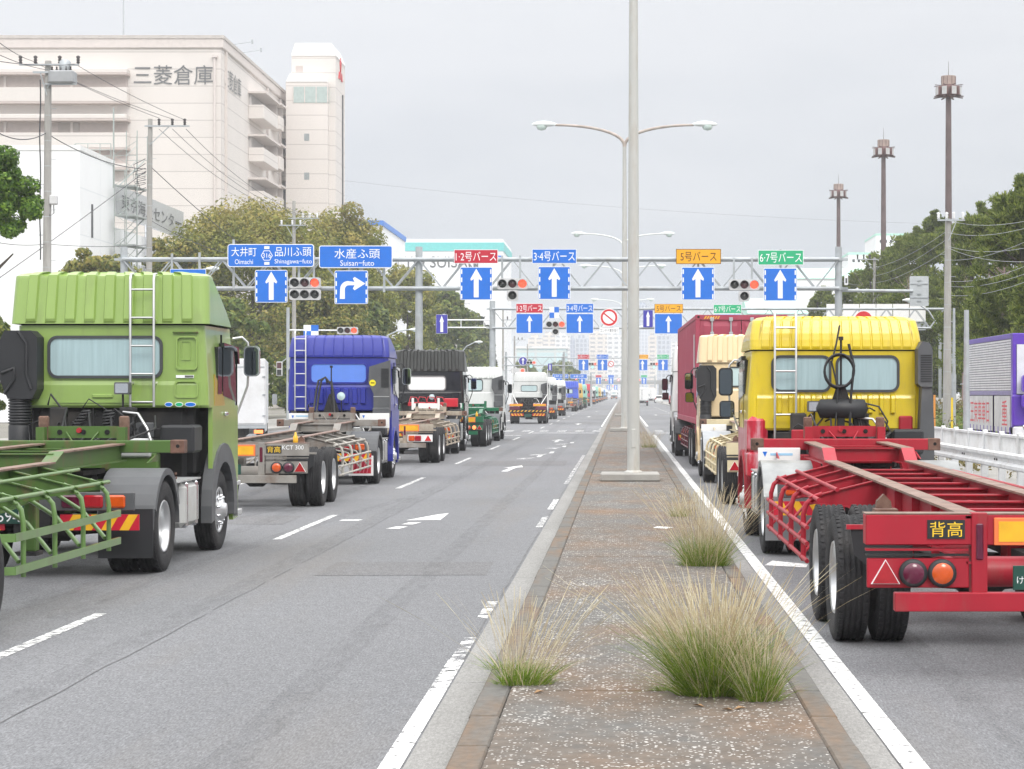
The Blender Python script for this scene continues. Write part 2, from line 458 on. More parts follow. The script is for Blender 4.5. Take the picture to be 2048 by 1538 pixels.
mb = MB()
mb.box(ML + .17, MR - .155, -20, 700, -.02, .135, TARD)
y = -8.2
while y < 700:
    L_ = 10.4 if y < 130 else 60
    y1 = y + L_
    mb.box(ML + .183, MR - .168, y + .016, y1 - .016, .1, .154, AGG, .008); y = y1
tag(mb.obj('median'), kind='structure')
mb = MB()
for x0, x1 in ((ML, ML + .176), (MR - .16, MR)):
    y = -6.0
    while y < 700:
        L_ = .98 if y < 75 else 20
        dz = random.uniform(-.004, .004); dx = random.uniform(-.003, .003)
        mb.box(x0 + dx, x1 + dx, y + .006, y + L_ - .006, -.02, .15 + dz, KERB, .012); y += L_
tag(mb.obj('kerb'), kind='structure')
mb = MB()
for x0, x1 in ((GL, ML - .006), (MR + .006, GR)):
    y = -6.0
    while y < 700:
        L_ = 4.0 if y < 90 else 50
        mb.box(x0, x1, y + .005, y + L_ - .005, -.05, .007, GUT); y += L_
tag(mb.obj('gutter'), kind='structure')

# road markings, 4 mm above the asphalt
def quad(mb, pts, mt, z=.005): mb.add([(x, y, z) for x, y in pts], [tuple(range(len(pts)))], mt)
def strip(mb, x, wd, y0, y1, mt): quad(mb, [(x - wd / 2, y0), (x + wd / 2, y0), (x + wd / 2, y1), (x - wd / 2, y1)], mt)
mb = MB()
for k in range(-1, 40):                                             # lane line: 6 m dashes, 9 m gaps
    y0 = 12.8 + 15 * k
    if y0 > 300: break
    strip(mb, -4.74, .115, y0, y0 + 5.6, PAINT_MID)
    if k > 0: strip(mb, 4.95, .14, y0 + 3, y0 + 9, PAINT_MID)
tag(mb.obj('lane_marking'), kind='structure')
mb = MB(); strip(mb, -8.5, .15, 4, 95, PAINT_GOOD); strip(mb, -8.5, .15, 118, 500, PAINT_GOOD)
strip(mb, GR + .085, .14, 4, 60, PAINT_GOOD); strip(mb, GR + .085, .14, 60, 99, PAINT_MID); strip(mb, GR + .085, .14, 125, 480, PAINT_GOOD)
tag(mb.obj('edge_marking'), kind='structure')
mb = MB()
for y0, y1, mt in ((4, 13.6, PAINT_GOOD), (13.6, 15.2, PAINT_MID), (15.2, 16.6, PAINT_BAD), (18, 19.5, PAINT_BAD), (30.2, 33, PAINT_BAD), (35, 38.4, PAINT_MID), (45, 55, PAINT_BAD), (55, 66, PAINT_BAD), (112, 118, PAINT_BAD), (124, 480, PAINT_GOOD)):
    strip(mb, GL - .075, .12 if y0 < 14 else .1, y0, y1, mt)
tag(mb.obj('edge_marking'), kind='structure')
def arrow_mark(mb, x, y, mt, L_=5.0):
    quad(mb, [(x - .075, y), (x + .075, y), (x + .075, y + L_ * .58), (x - .075, y + L_ * .58)], mt)
    quad(mb, [(x - .3, y + L_ * .58), (x + .3, y + L_ * .58), (x, y + L_)], mt)
mb = MB()
quad(mb, [(-3.5, 30.0), (-3.3, 30.0), (-3.22, 30.5), (-3.4, 30.5)], PAINT_GOOD); quad(mb, [(-3.38, 31.0), (-3.2, 31.0), (-3.12, 31.5), (-3.3, 31.5)], PAINT_GOOD)
quad(mb, [(-3.42, 32.0), (-2.88, 32.1), (-2.9, 33.9), (-3.04, 33.6)], PAINT_GOOD)
quad(mb, [(-4.46, 31.9), (-4.15, 31.9), (-4.12, 32.2), (-4.44, 32.15)], PAINT_GOOD)
quad(mb, [(-3.12, 52.2), (-2.95, 52.2), (-2.86, 55), (-2.7, 55.2), (-2.8, 56.6), (-3.2, 54.6), (-3.02, 54.7)], PAINT_GOOD)
for x, y in ((-2.95, 62), (-2.7, 66), (-2.5, 74), (-2.35, 80)):
    quad(mb, [(x - .35, y), (x + .1, y), (x + .22, y + 1.6), (x - .2, y + 1.2)], PAINT_BAD); strip(mb, x + .3, .14, y + 2.2, y + 4.2, PAINT_MID)
arrow_mark(mb, -2.75, 84, PAINT_MID); arrow_mark(mb, -6.4, 78, PAINT_BAD)
arrow_mark(mb, -2.9, 132, PAINT_GOOD); arrow_mark(mb, -2.9, 175, PAINT_GOOD); arrow_mark(mb, -2.9, 230, PAINT_MID)
arrow_mark(mb, 3.3, 128, PAINT_GOOD); arrow_mark(mb, 3.2, 190, PAINT_GOOD); arrow_mark(mb, 6.6, 150, PAINT_GOOD); arrow_mark(mb, 6.6, 215, PAINT_MID)
quad(mb, [(1.66, 23.6), (2.12, 23.3), (2.18, 23.75), (1.8, 24.25)], PAINT_GOOD)
tag(mb.obj('arrow_marking'), kind='structure')
mb = MB()
quad(mb, [(-8.4, 97.5), (-4.85, 97.5), (-4.85, 98.1), (-8.4, 98.1)], PAINT_MID); quad(mb, [(-4.6, 103.4), (-1.4, 103.4), (-1.4, 103.95), (-4.6, 103.95)], PAINT_GOOD)
for k in range(8): strip(mb, -8 + k * .95, .45, 107.5, 111, PAINT_BAD)
quad(mb, [(1.7, 103.4), (4.9, 103.4), (4.9, 103.95), (1.7, 103.95)], PAINT_GOOD)
for k in range(6): strip(mb, 2 + k * .95, .45, 107.5, 111, PAINT_BAD)
tag(mb.obj('stop_line'), kind='structure')
mb = MB()                                                          # tar filled seams and a patch edge in the asphalt
TAR = mat('tar_seam', (.13, .13, .133), rough=.85, var=.3)
random.seed(11)
def crack(mb, x, y0, y1, wd, wob):
    y = y0; px = x
    while y < y1:
        ny = y + random.uniform(.35, .9); nx = x + random.uniform(-wob, wob)
        if random.random() < .93: quad(mb, [(px - wd / 2, y), (px + wd / 2, y), (nx + wd / 2, ny), (nx - wd / 2, ny)], TAR, .004)
        y, px = ny, nx
crack(mb, -3.78, 6, 120, .011, .014); crack(mb, -1.2, 8, 100, .014, .01); crack(mb, 1.505, 8, 45, .012, .008)
for y in (38.2, 61, 92): mb.add([(-8.4, y, .004), (-1.25, y, .004), (-1.25, y + .03, .004), (-8.4, y + .03, .004)], [(0, 1, 2, 3)], TAR)
tag(mb.obj('asphalt_seam'), kind='structure')
def skid_mat():
    m, n, l, t, noise, ramp, mix, bump, b = node_mat('tyre_rubber_stain')
    b.inputs['Base Color'].default_value = (.09, .09, .092, 1); b.inputs['Roughness'].default_value = .9
    tr = n.new('ShaderNodeBsdfTransparent'); ms = n.new('ShaderNodeMixShader')
    l.new(ramp(noise(3.5, 6, .7, (3, .5, 1)), [(.4, 0.0), (.75, .2)]), ms.inputs[0]); l.new(tr.outputs[0], ms.inputs[1]); l.new(b.outputs[0], ms.inputs[2]); l.new(ms.outputs[0], n['Material Output'].inputs['Surface']); return m
SKID = skid_mat(); mb = MB()
for x0, k, y0, y1 in ((-5.05, .018, 18, 42), (-6.9, .02, 16, 40), (-2.15, 0, 4, 140), (-3.95, 0, 4, 140), (-5.6, 0, 4, 120), (-7.4, 0, 4, 120), (2.3, .0, 4, 120), (4.0, .0, 4, 120)):
    y = y0
    while y < y1:
        xa, xb = x0 + k * (y - y0) ** 2 * .12, x0 + k * (y + 1 - y0) ** 2 * .12; mb.add([(xa - .13, y, .0045), (xa + .13, y, .0045), (xb + .13, y + 1, .0045), (xb - .13, y + 1, .0045)], [(0, 1, 2, 3)], SKID); y += 1
tag(mb.obj('tyre_mark'), kind='structure')
PATCH = asphalt('patched_asphalt', (.165, .165, .17)); mb = MB()
for x0, x1, y0, y1 in ((-4.5, -1.6, 56.5, 60.5), (-8.2, -5.2, 31, 33.2), (-3.4, -1.5, 22.3, 24.1), (2.0, 4.6, 41, 46)): mb.add([(x0, y0, .003), (x1, y0 + .05, .003), (x1 - .03, y1, .003), (x0 + .02, y1 - .04, .003)], [(0, 1, 2, 3)], PATCH)
tag(mb.obj('asphalt_patch'), kind='structure')
# stray paint mark on the paving
mb = MB(); quad(mb, [(.42, 27.9), (.6, 27.7), (.72, 28.0), (.5, 28.2)], PAINT_GOOD, .1585); tag(mb.obj('paving_mark'), kind='structure')

# ------------------------------------------------------------------ pole concrete plinths come with their poles
# crash barrier and pedestrian fence along the right edge
GUARD = mat('white_barrier_paint', (.72, .73, .74), rough=.45, var=.07, dirt=(.35, .32, .28), damt=.4)
gr = thing('crash_barrier', 'white steel corrugated beam barrier along the right road edge, below the white fence', 'crash barrier', (7.75, 0, 0))
mb = MB()
prof = [(0, .82), (.055, .79), (.055, .73), (-.01, .68), (-.01, .62), (.055, .57), (.055, .51), (0, .48)]
pf = [(-x, z) for x, z in prof] + [(-x + .012, z) for x, z in reversed(prof)]
mb.prism(pf, 'y', 8, 100, GUARD)
for y in range(10, 100, 4):
    for z in (.65,):
        for dy in (-.12, .12): mb.lathe([(.022, 0), (.022, .02)], 'x', (-.01, y + dy, z), CHASSIS, 8)
mb.obj('guard_beam', gr)
for i, y in enumerate(range(10, 98, 2)):
    mb = MB(); mb.box(.06, .2, y - .07, y + .07, 0, .74, GUARD, .01); mb.box(.02, .06, y - .05, y + .05, .5, .8, GUARD); mb.obj('post', gr)
gf = thing('pedestrian_fence', 'white baluster fence standing behind the corrugated crash barrier', 'fence', (8.25, 0, .12))
mb = MB()
mb.box(-.035, .035, 8, 62, .95, 1.02, GUARD, .012); mb.box(-.02, .02, 8, 62, .3, .35, GUARD)
mb.obj('rail', gf)
mb = MB()
y = 8.1
while y < 62: mb.box(-.012, .012, y - .02, y + .02, .34, .96, GUARD); y += .12
mb.obj('baluster_panel', gf)
for i in range(28):
    mb = MB(); y = 8 + i * 2; mb.box(-.055, .055, y - .06, y + .06, -.02, 1.07, GUARD, .015); mb.obj('post', gf)
# ================================================================== trucks
def lathe_mesh(name, parts, n=36):
    mb = MB()
    for prof, m in parts: mb.lathe(prof, 'x', (0, 0, 0), m, n, cap=False)
    me = bpy.data.meshes.new(name); me.from_pydata(mb.v, [], mb.f)
    for m in mb.mats: me.materials.append(m)
    me.polygons.foreach_set('material_index', mb.mi); me.polygons.foreach_set('use_smooth', mb.sm)
    b = bmesh.new(); b.from_mesh(me); bmesh.ops.recalc_face_normals(b, faces=b.faces); b.to_mesh(me); b.free()
    return me
_tp = [(.29, -.105), (.36, -.125), (.44, -.135), (.475, -.128), (.497, -.112), (.505, -.098)]
for g in (-.066, -.022, .022, .066):
    _tp += [(.508, g - .012), (.494, g - .007), (.494, g + .007), (.508, g + .012)]
_tp += [(.505, .098), (.497, .112), (.475, .128), (.44, .135), (.36, .125), (.29, .105), (.285, 0), (.29, -.105)]
def tyre_mesh():
    """tyre with circumferential grooves and staggered shoulder lugs"""
    mb = MB(); mb.lathe(_tp, 'x', (0, 0, 0), RUBBER, 48, cap=False)
    for i in range(52):
        a_ = 2 * pi * i / 52
        for x0, x1, o in ((-.112, -.08, 0), (.08, .112, .5), (-.05, -.036, .3), (.036, .05, .8)):
            a1 = a_ + o * 2 * pi / 52
            vs = []
            for r in (.488, .5115):
                for x in (x0, x1):
                    for dz in (-.018, .018): vs.append((x, r * cos(a1) - dz * sin(a1), r * sin(a1) + dz * cos(a1)))
            mb.add(vs, [(4, 5, 7, 6), (0, 4, 6, 2), (1, 3, 7, 5), (0, 1, 5, 4), (2, 6, 7, 3)], RUBBER)
    me = bpy.data.meshes.new('wheel'); me.from_pydata(mb.v, [], mb.f); me.materials.append(RUBBER)
    me.polygons.foreach_set('use_smooth', mb.sm)
    b = bmesh.new(); b.from_mesh(me); bmesh.ops.recalc_face_normals(b, faces=b.faces); b.to_mesh(me); b.free()
    return me
TYRE = tyre_mesh()
def rim_mesh(front):
    mb = MB()
    if front: prof = [(.3, .1), (.285, .115), (.265, .1), (.25, .07), (.2, .095), (.15, .13), (.14, .16), (.09, .165), (.085, .2), (0.001, .205)]
    else: prof = [(.3, .1), (.288, .118), (.272, .1), (.262, .02), (.25, -.08), (.2, -.1), (.15, -.1), (.145, -.02), (.12, .03), (0.001, .035)]
    mb.lathe(prof, 'x', (0, 0, 0), ALLOY, 32, cap=False)
    rb, xb = (.18, .11) if front else (.17, -.1)
    for i in range(10):
        a_ = 2 * pi * i / 10
        mb.lathe([(.017, xb), (.017, xb + .045), (.001, xb + .05)], 'x', (0, rb * cos(a_), rb * sin(a_)), CHROME if front else CHASSIS, 8, cap=False)
        a_ += .3
        mb.lathe([(.03, xb - .01 + (.0 if front else .008)), (.001, xb - .008 + (.0 if front else .008))], 'x', (0, .225 * cos(a_), .225 * sin(a_)), CHASSIS, 10, cap=False)
    me = bpy.data.meshes.new('rim'); me.from_pydata(mb.v, [], mb.f)
    for m in mb.mats: me.materials.append(m)
    me.polygons.foreach_set('material_index', mb.mi); me.polygons.foreach_set('use_smooth', mb.sm)
    return me
RIM_R, RIM_F = rim_mesh(False), rim_mesh(True)
def wheel(parent, x, y, z=.51, rim=True, front=False):
    o = bpy.data.objects.new('wheel', TYRE); COL.objects.link(o); o.parent = parent; o.location = (x, y, z)
    o.rotation_euler = (random.uniform(0, 6), 0, 0 if x > 0 else pi)
    if rim:
        r = bpy.data.objects.new('rim', RIM_F if front else RIM_R); COL.objects.link(r); r.parent = o
    return o
def axle(parent, y, lod=0):
    for s in (-1, 1):
        wheel(parent, s * 1.085, y)
        wheel(parent, s * .765, y, rim=False)
    mb = MB(); mb.lathe([(.07, -.65), (.1, -.2), (.17, -.12), (.17, .12), (.1, .2), (.07, .65)], 'x', (0, y, .51), CHASSIS, 12); mb.obj('axle', parent)

def ribset(n, x0, x1, wr, sl):
    p = (x1 - x0) / n; return [(x0 + i * p + p * (1 - wr) / 2, x0 + i * p + p * (1 + wr) / 2) for i in range(n)], sl
def ribval(x, rs):
    if not rs: return 0
    L_, sl = rs
    for a_, b_ in L_:
        if a_ - 1e-6 <= x <= b_ + 1e-6: return min(1, (x - a_) / sl + 1e-9, (b_ - x) / sl + 1e-9)
    return 0
def ribxs(rs, hw):
    x = []
    if rs:
        for a_, b_ in rs[0]: x += [a_, a_ + rs[1], b_ - rs[1], b_]
    return [q for q in x if abs(q) < hw]
def skin(mb, rings, mfun):
    n = len(rings[0]); base = []
    for i in range(len(rings) - 1):
        mb.add(rings[i] + rings[i + 1], [(j, (j + 1) % n, n + (j + 1) % n, n + j) for j in range(n)], mfun(i), False)
def ring(xs, hw0, hw, z, yr, disp, yf, rr, rf, zd=None):
    P = []
    for x in xs: P.append((x / hw0 * hw, yr - disp(x), z + (zd(x) if zd else 0)))
    for i in range(0, 6): a_ = R(-90 + 18 * i); P.append((hw - rr + rr * cos(a_), yr + rr + rr * sin(a_), z))
    for t in (.33, .66): P.append((hw, yr + rr + (yf - rf - yr - rr) * t, z))
    for i in range(0, 6): a_ = R(18 * i); P.append((hw - rf + rf * cos(a_), yf - rf + rf * sin(a_), z))
    for i in range(0, 6): a_ = R(90 + 18 * i); P.append((-hw + rf + rf * cos(a_), yf - rf + rf * sin(a_), z))
    for t in (.66, .33): P.append((-hw, yr + rr + (yf - rf - yr - rr) * t, z))
    for i in range(0, 6): a_ = R(180 + 18 * i); P.append((-hw + rr + rr * cos(a_), yr + rr + rr * sin(a_), z))
    return P

CURTAIN = mat('curtained_glass', lin(162, 186, 190), rough=.22, coat=.5, var=.09, scale=5, stretch=(4, 1, .25))
SUNSHADE = mat('white_sunshade', (.85, .86, .86), rough=.5, var=.02)
BLUEWIN = mat('blue_tinted_window', lin(98, 138, 226), rough=.15, coat=.6, var=.05)
PALEWIN = mat('pale_window', lin(190, 212, 214), rough=.2, coat=.5, var=.05)
SEAM = mat('panel_gap', (.012, .012, .012), rough=1)
RUBSEAL = mat('window_seal', (.05, .055, .06), rough=.6)
HOSE = mat('rubber_hose', (.022, .022, .024), rough=.5)
STEELW = mat('aluminium_sheet', (.55, .56, .56), rough=.42, metal=.5, var=.15, dirt=(.3, .27, .24), damt=.4)

DEF = dict(paint=None, roofp=None, lower=None, hw=1.21, zb=1.5, zs=2.7, zt=3.4, roof='box', ribs=(9, .62, .022, .035), lowrib=None, win=[(-.75, .63, 2.2, 2.72)], winm=None,
           frame=RUBSEAL, ladder=None, intake=None, lamp=None, chassis=None, fender=None, skirt=None, flap=None, dy=-2.3, lod=0, mast=False, plate=None, coils=True, tails='row', mirr=None, fz=.5, tank=None, sides=(-1, 1), stripes=True, yf=2.15, lipw=.7)
def tractor(label, x, d, yaw, group=None, **kw):
    P = dict(DEF); P.update(kw)
    t = thing('tractor_truck', label, 'truck', (x, d, 0), R(yaw), group)
    hw, zb, zs, zt = P['hw'], P['zb'], P['zs'], P['zt']
    pm = P['paint']; rm = P['roofp'] or pm; lo = P['lower'] or pm; ch = P['chassis'] or CHASSIS; fm = P['fender'] or GREYP; sk = P['skirt'] or lo
    lod = P['lod']; dy = P['dy']
    # --- cab body
    rs = ribset(*P['lowrib'][:4], .016) if P['lowrib'] else None
    xs = sorted(set([round(q, 4) for q in [-hw + .12, -.6, 0, .6, hw - .12] + ribxs(rs, hw - .12)]))
    lz0, lz1 = (P['lowrib'][4], P['lowrib'][5]) if P['lowrib'] else (0, 0)
    wz0 = min(w_[2] for w_ in P['win'])
    zl = [zb, zb + .03, zs - .05, zs - .006, zs - .005, zs + .012]
    if rs: zl += [lz0, lz0 + .025, lz1 - .025, lz1]
    else: zl += [zb + .3]
    zl += [wz0 - .12, wz0 - .07]
    zl = sorted(set(zl)); rings = []
    for z in zl:
        ins = .02 if z > zs - .0055 else 0
        # panel below the window stands a little proud of the window panel
        step = .018 * (1 - smooth(wz0 - .12, wz0 - .07, z))
        env = smooth(lz0, lz0 + .025, z) * (1 - smooth(lz1 - .025, lz1, z)) if rs else 0
        inb = .03 if z == zb else 0
        lean = .05 * smooth(1.9, zs, z)
        rings.append(ring(xs, hw, hw - ins - lean, z, .02 + ins + inb, lambda q: step + env * .05 * ribval(q, rs), P['yf'] - .12 * smooth(1.8, zs, z), .11, .36))
    mb = MB(); skin(mb, rings, lambda i: SEAM if zl[i] >= zs - .0055 else (lo if zl[i + 1] <= P.get('zlow', 0) else pm))
    nn = len(rings[0]); mb.add(rings[0], [tuple(range(nn))], CHASSIS); mb.add(rings[-1], [tuple(range(nn))], SEAM)
    mb.obj('cab', t)
    # --- roof fairing
    n_, wr, sl, dep = P['ribs']
    rs2 = ribset(n_, -hw + .14, hw - .14, wr, sl) if n_ else None
    xs = sorted(set([round(q, 4) for q in [-hw + .121, 0, hw - .121] + ribxs(rs2, hw - .12)]))
    rings = []
    h = zt - zs
    tap = P['roof']
    for u in (0, .015, .05, .1, .3, .5, .7, .82, .9, .95, .985, 1.0):
        z = zs + .012 + (h - .012) * u
        env = smooth(0.015, .08, u)
        if tap == 'box':
            hz = hw - .05 + .075 - .03 * u; yr = -.04 + .09 * u; top = smooth(.93, 1, u) ** 2 * .05
        elif tap == 'flat':
            hz = hw - .05 - .1 * u * u; yr = 0.0 + .12 * u * u; top = smooth(.8, 1, u) ** 2 * .14
        else:
            hz = hw - .05 + .004 + .02 - .07 * max(0, u - .2) ** 1.6 * 1.2; yr = -.01 + .12 * u ** 1.5; top = smooth(.86, 1, u) ** 2 * .075
        yf = max(yr + top + .5, (1.62 if tap == 'box' else 2.03) - 1.2 * u ** 1.2)
        rings.append(ring(xs, hw, hz - top * .8, z, yr + top, lambda q: dep * env * ribval(q, rs2), yf, .11 + .05 * (tap != 'box') * u, .22, (lambda q: dep * .4 * ribval(q, rs2)) if u > .9 else None))
    last = rings[-1]; cx, cy = 0, sum(p[1] for p in last) / len(last)
    rings.append([(p[0] * .9, cy + (p[1] - cy) * .8, p[2] + .012) for p in last])
    mb = MB(); skin(mb, rings, lambda i: rm)
    mb.add(rings[-1], [tuple(range(len(last)))], rm)
    mb.obj('roof_fairing', t)
    # --- rear windows
    for (a_, b_, c_, e_) in P['win']:
        mb = MB(); q1 = rrect(a_, b_, c_, e_, .09); q0 = rrect(a_ - .035, b_ + .035, c_ - .035, e_ + .035, .12)
        mb.hollow(q0, q1, 'y', -.012, .03, P['frame']); wf = mb.obj('rear_window', t)
        mb = MB(); mb.prism(q1, 'y', .004, .02, P['winm'] or CURTAIN); mb.obj('pane', wf)
    # --- doors, side glass
    for s in (-1, 1):
        mb = MB(); X = s * (hw - .035)
        mb.prism([(.95, 1.98), (1.85, 1.9), (1.72, 2.62 if zs > 2.6 else zs - .1), (.95, 2.62 if zs > 2.6 else zs - .1)], 'x', X - s * .03, X + s * .045, DARKGLASS)
        mb.prism([(.62, 2.0), (.88, 2.0), (.88, min(2.6, zs - .12)), (.62, min(2.6, zs - .12))], 'x', X - s * .03, X + s * .045, DARKGLASS)
        mb.obj('door_window', t)
        if lod < 2:
            X = s * hw
            mb = MB()
            for y0, y1, z0, z1 in ((.905, .917, zb, zs - .1), (1.93, 1.942, zb, zs - .3)): mb.box(X - s * .02, X + s * .0035, y0, y1, z0, z1, SEAM)
            mb.obj('door_seam', t)
            mb = MB(); mb.box(X, X + s * .04, 1.0, 1.18, 1.72, 1.77, CHROME, .015); mb.obj('door_handle', t)
            mb = MB(); mb.prism([(.9, min(2.66, zs - .06)), (1.9, min(2.62, zs - .1)), (1.95, 2.4), (1.88, 2.4), (1.8, min(2.56, zs - .15)), (.9, min(2.6, zs - .12))], 'x', X - s * .03, X + s * .035, DARKGLASS); mb.obj('rain_visor', t)
    # --- windscreen, front panel, side skirts with the wheel arch
    mb = MB(); mb.box(-hw + .22, hw - .22, P['yf'] - .16, P['yf'] + .012 - .05, 1.85, min(2.6, zs - .1), DARKGLASS, .03); mb.obj('windscreen', t)
    fy = .95
    for s in (-1, 1):
        arch = [(fy + .64 * cos(R(q)), .51 + .64 * sin(R(q))) for q in range(0, 181, 15)]
        poly = [(.06, zb + .03), (.1, 1.0), (.25, .72)] + [p for p in reversed(arch) if p[1] > .5] + [(1.62, .32), (2.2, .34), (2.2, zb + .03)]
        poly = [p for p in poly if p[0] > .02]
        poly = [(.3, zb + .02), (.3, .8)] + [p for p in reversed(arch)] + [(1.64, .34), (1.98, .36), (1.97, zb + .02)]
        mb = MB(); mb.prism(poly, 'x', s * (hw - .05), s * (hw + .005), sk)
        # flared arch lip
        A = [(fy + .70 * cos(R(q)), .51 + .70 * sin(R(q))) for q in range(-8, 189, 14)]; B = [(fy + .62 * cos(R(q)), .51 + .62 * sin(R(q))) for q in range(-8, 189, 14)]
        A = [(fy + P['lipw'] * cos(R(q)), .51 + P['lipw'] * sin(R(q))) for q in range(-8, 189, 14)]
        mb.prism(A + B[::-1], 'x', s * (hw - .1), s * (hw + .035), P.get('lip') or GREYP)
        mb.obj('side_skirt', t)
        if lod < 2:
            mb = MB(); mb.box(s * (hw - .2), s * (hw + .03), 1.72, 2.16, .38, .46, STEELW, .01); mb.box(s * (hw - .2), s * (hw + .01), 1.72, 2.16, .78, .84, STEELW, .01); mb.obj('step', t)
        wheel(t, s * 1.06, fy, front=True)
    mb = MB(); mb.box(-hw + .16, hw - .16, 1.96, 2.28, .34, 1.0, sk, .1); mb.obj('bumper', t)
    mb = MB(); mb.box(-.92, .92, .1, 2.1, .55, zb, CHASSIS, .05); mb.box(-.6, .6, -.25, .2, .55, 1.15, CHASSIS, .04); mb.box(-1.02, 1.02, .16, .5, 1.0, zb + .01, CHASSIS, .02)
    mb.lathe([(.05, -1.0), (.05, 1.0)], 'x', (0, fy, .51), CHASSIS, 10); mb.obj('engine', t)
    # --- chassis frame, fifth wheel, drive axle
    fe = dy - .95
    mb = MB()
    for s in (-1, 1):
        mb.box(s * .40, s * .42, fe, 2.0, .72, 1.0, ch); mb.box(s * .33, s * .42, fe, 2.0, .985, 1.003, ch); mb.box(s * .33, s * .42, fe, 2.0, .717, .735, ch)
    for y in (fe + .02, fe + .8, -1.4, -.5, .2): mb.box(-.4, .4, y, y + .08, .76, .96, ch)
    mb.obj('chassis_frame', t)
    mb = MB(); mb.prism([(-.4, dy - .45), (-.12, dy - .45), (-.05, dy - .1), (.05, dy - .1), (.12, dy - .45), (.4, dy - .45), (.48, dy - .1), (.42, dy + .42), (-.42, dy + .42), (-.48, dy - .1)], 'z', 1.1, 1.15, CHASSIS)
    mb.box(-.4, .4, dy - .1, dy + .15, 1.0, 1.1, CHASSIS); mb.obj('fifth_wheel', t)
    axle(t, dy, lod)
    # --- mudguards and flaps over the drive wheels
    for s in (-1, 1):
        A = [(dy + .655 * cos(R(q)), .51 + .655 * sin(R(q))) for q in range(0, 181, 12)]; B = [(dy + .635 * cos(R(q)), .51 + .635 * sin(R(q))) for q in range(0, 181, 12)]
        mb = MB(); mb.prism(A + B[::-1], 'x', s * .6, s * 1.225, fm)
        mb.prism([(dy + .655 * cos(R(q)), .51 + .655 * sin(R(q))) for q in range(20, 161, 10)] + [(dy + .58 * cos(R(q)), .51 + .58 * sin(R(q))) for q in range(160, 19, -10)], 'x', s * 1.215, s * 1.235, fm)
        mb.obj('mudguard', t)
        mb = MB(); mb.box(s * .62, s * 1.22, dy - .665, dy - .645, .2, .74, P['flap'] or BLACKP); mb.obj('mud_flap', t)
        mb = MB()
        if lod < 2:
            tk = P['tank'] or STEELW
            mb.box(s * .7, s * 1.2, -1.3, -.42, .42, .95, tk, .06)
            for y in (-1.15, -.6): mb.box(s * .69, s * 1.212, y, y + .06, .41, .962, CHROME, .06)
            mb.lathe([(.02, -1.3), (.13, -1.28), (.15, -1.2), (.15, -1.0)], 'y', (s * .98, -.1, .68), STEELW, 14)
            mb.box(s * .72, s * 1.2, -1.62, -.34, .965, .985, STEELW)
        else: mb.box(s * .7, s * 1.2, -1.3, -.42, .42, .95, P['tank'] or GREYP, .05)
        mb.obj('fuel_tank', t)
    # --- tail lamps, striped bar, number plate
    ty = fe - .06
    mb = MB(); mb.box(-1.1, 1.1, ty, ty + .05, .74, .94, GREYP, .01); mb.box(-.2, .2, ty - .01, ty + .04, .45, .75, CHASSIS); tb = mb.obj('tail_panel', t)
    for s in (-1, 1):
        for k, (xa, m_) in enumerate(((.42, PURPLE_L), (.66, RED_L), (.9, AMBER_L))):
            mb = MB(); mb.box(s * (xa - .105), s * (xa + .105), ty - .03, ty + .01, .77, .91, m_, .02); mb.obj('tail_lamp', t)
    if P['stripes']:
        for s in (-1, 1):
            mb = MB(); mb.box(s * .3, s * 1.15, ty, ty + .03, .53, .70, S_RED)
            for k in range(4):
                x0 = .34 + k * .2; mb.prism([(s * x0, .53), (s * (x0 + .1), .53), (s * (x0 + .2), .70), (s * (x0 + .1), .70)], 'y', ty - .004, ty, YEL_REF)
            mb.obj('striped_bar', t)
    px_, pz_ = P.get('platepos', (0, .45)); mb = MB(); mb.box(px_ - .22, px_ + .22, ty - .03, ty - .01, pz_, pz_ + .23, PLATE_G, .005)
    if P['plate']:
        mb.text(P['plate'][0], S_WHT, (px_, ty - .033, pz_ + .185), h=.055); mb.text(P['plate'][1], S_WHT, (px_ + .02, ty - .033, pz_ + .08), h=.115)
    mb.obj('number_plate', t)
    # --- mirrors
    for s in P['sides']:
        mt_ = P['mirr'] or BLACKP
        X = s * (hw + .13)
        mb = MB(); mb.tube([(s * (hw - .06), 1.95, zs - .12), (s * (hw + .06), 1.98, zs - .1), (X, 2.0, zs - .17), (X + s * .02, 2.0, zs - .3), (X, 2.0, zs - .75), (s * (hw + .06), 1.98, zs - .95), (s * (hw - .03), 1.95, zs - 1.2)], .016, P.get('arm') or STEEL, 8); ma = mb.obj('mirror_arm', t)
        mb = MB(); c0 = X + s * .06
        mb.prism(rrect(c0 - .1, c0 + .1, zs - .62, zs - .22, .06), 'y', 1.98, 2.06, mt_); mb.prism(rrect(c0 - .105, c0 + .105, zs - .625, zs - .215, .06), 'y', 1.962, 1.985, mt_)
        mb.obj('mirror', t)
        mb = MB(); mb.prism(rrect(c0 - .088, c0 + .088, zs - .605, zs - .235, .05), 'y', 1.955, 1.963, MIRRORG); mb.obj('mirror_glass', t)
        if P.get('mirror2'):
            mb = MB(); c1 = c0 + .02; mb.prism(rrect(c1 - .11, c1 + .11, zs - .95, zs - .70, .05), 'y', 1.97, 2.05, mt_); mb.prism(rrect(c1 - .095, c1 + .095, zs - .935, zs - .715, .04), 'y', 1.962, 1.97, MIRRORG); mb.obj('mirror', t)
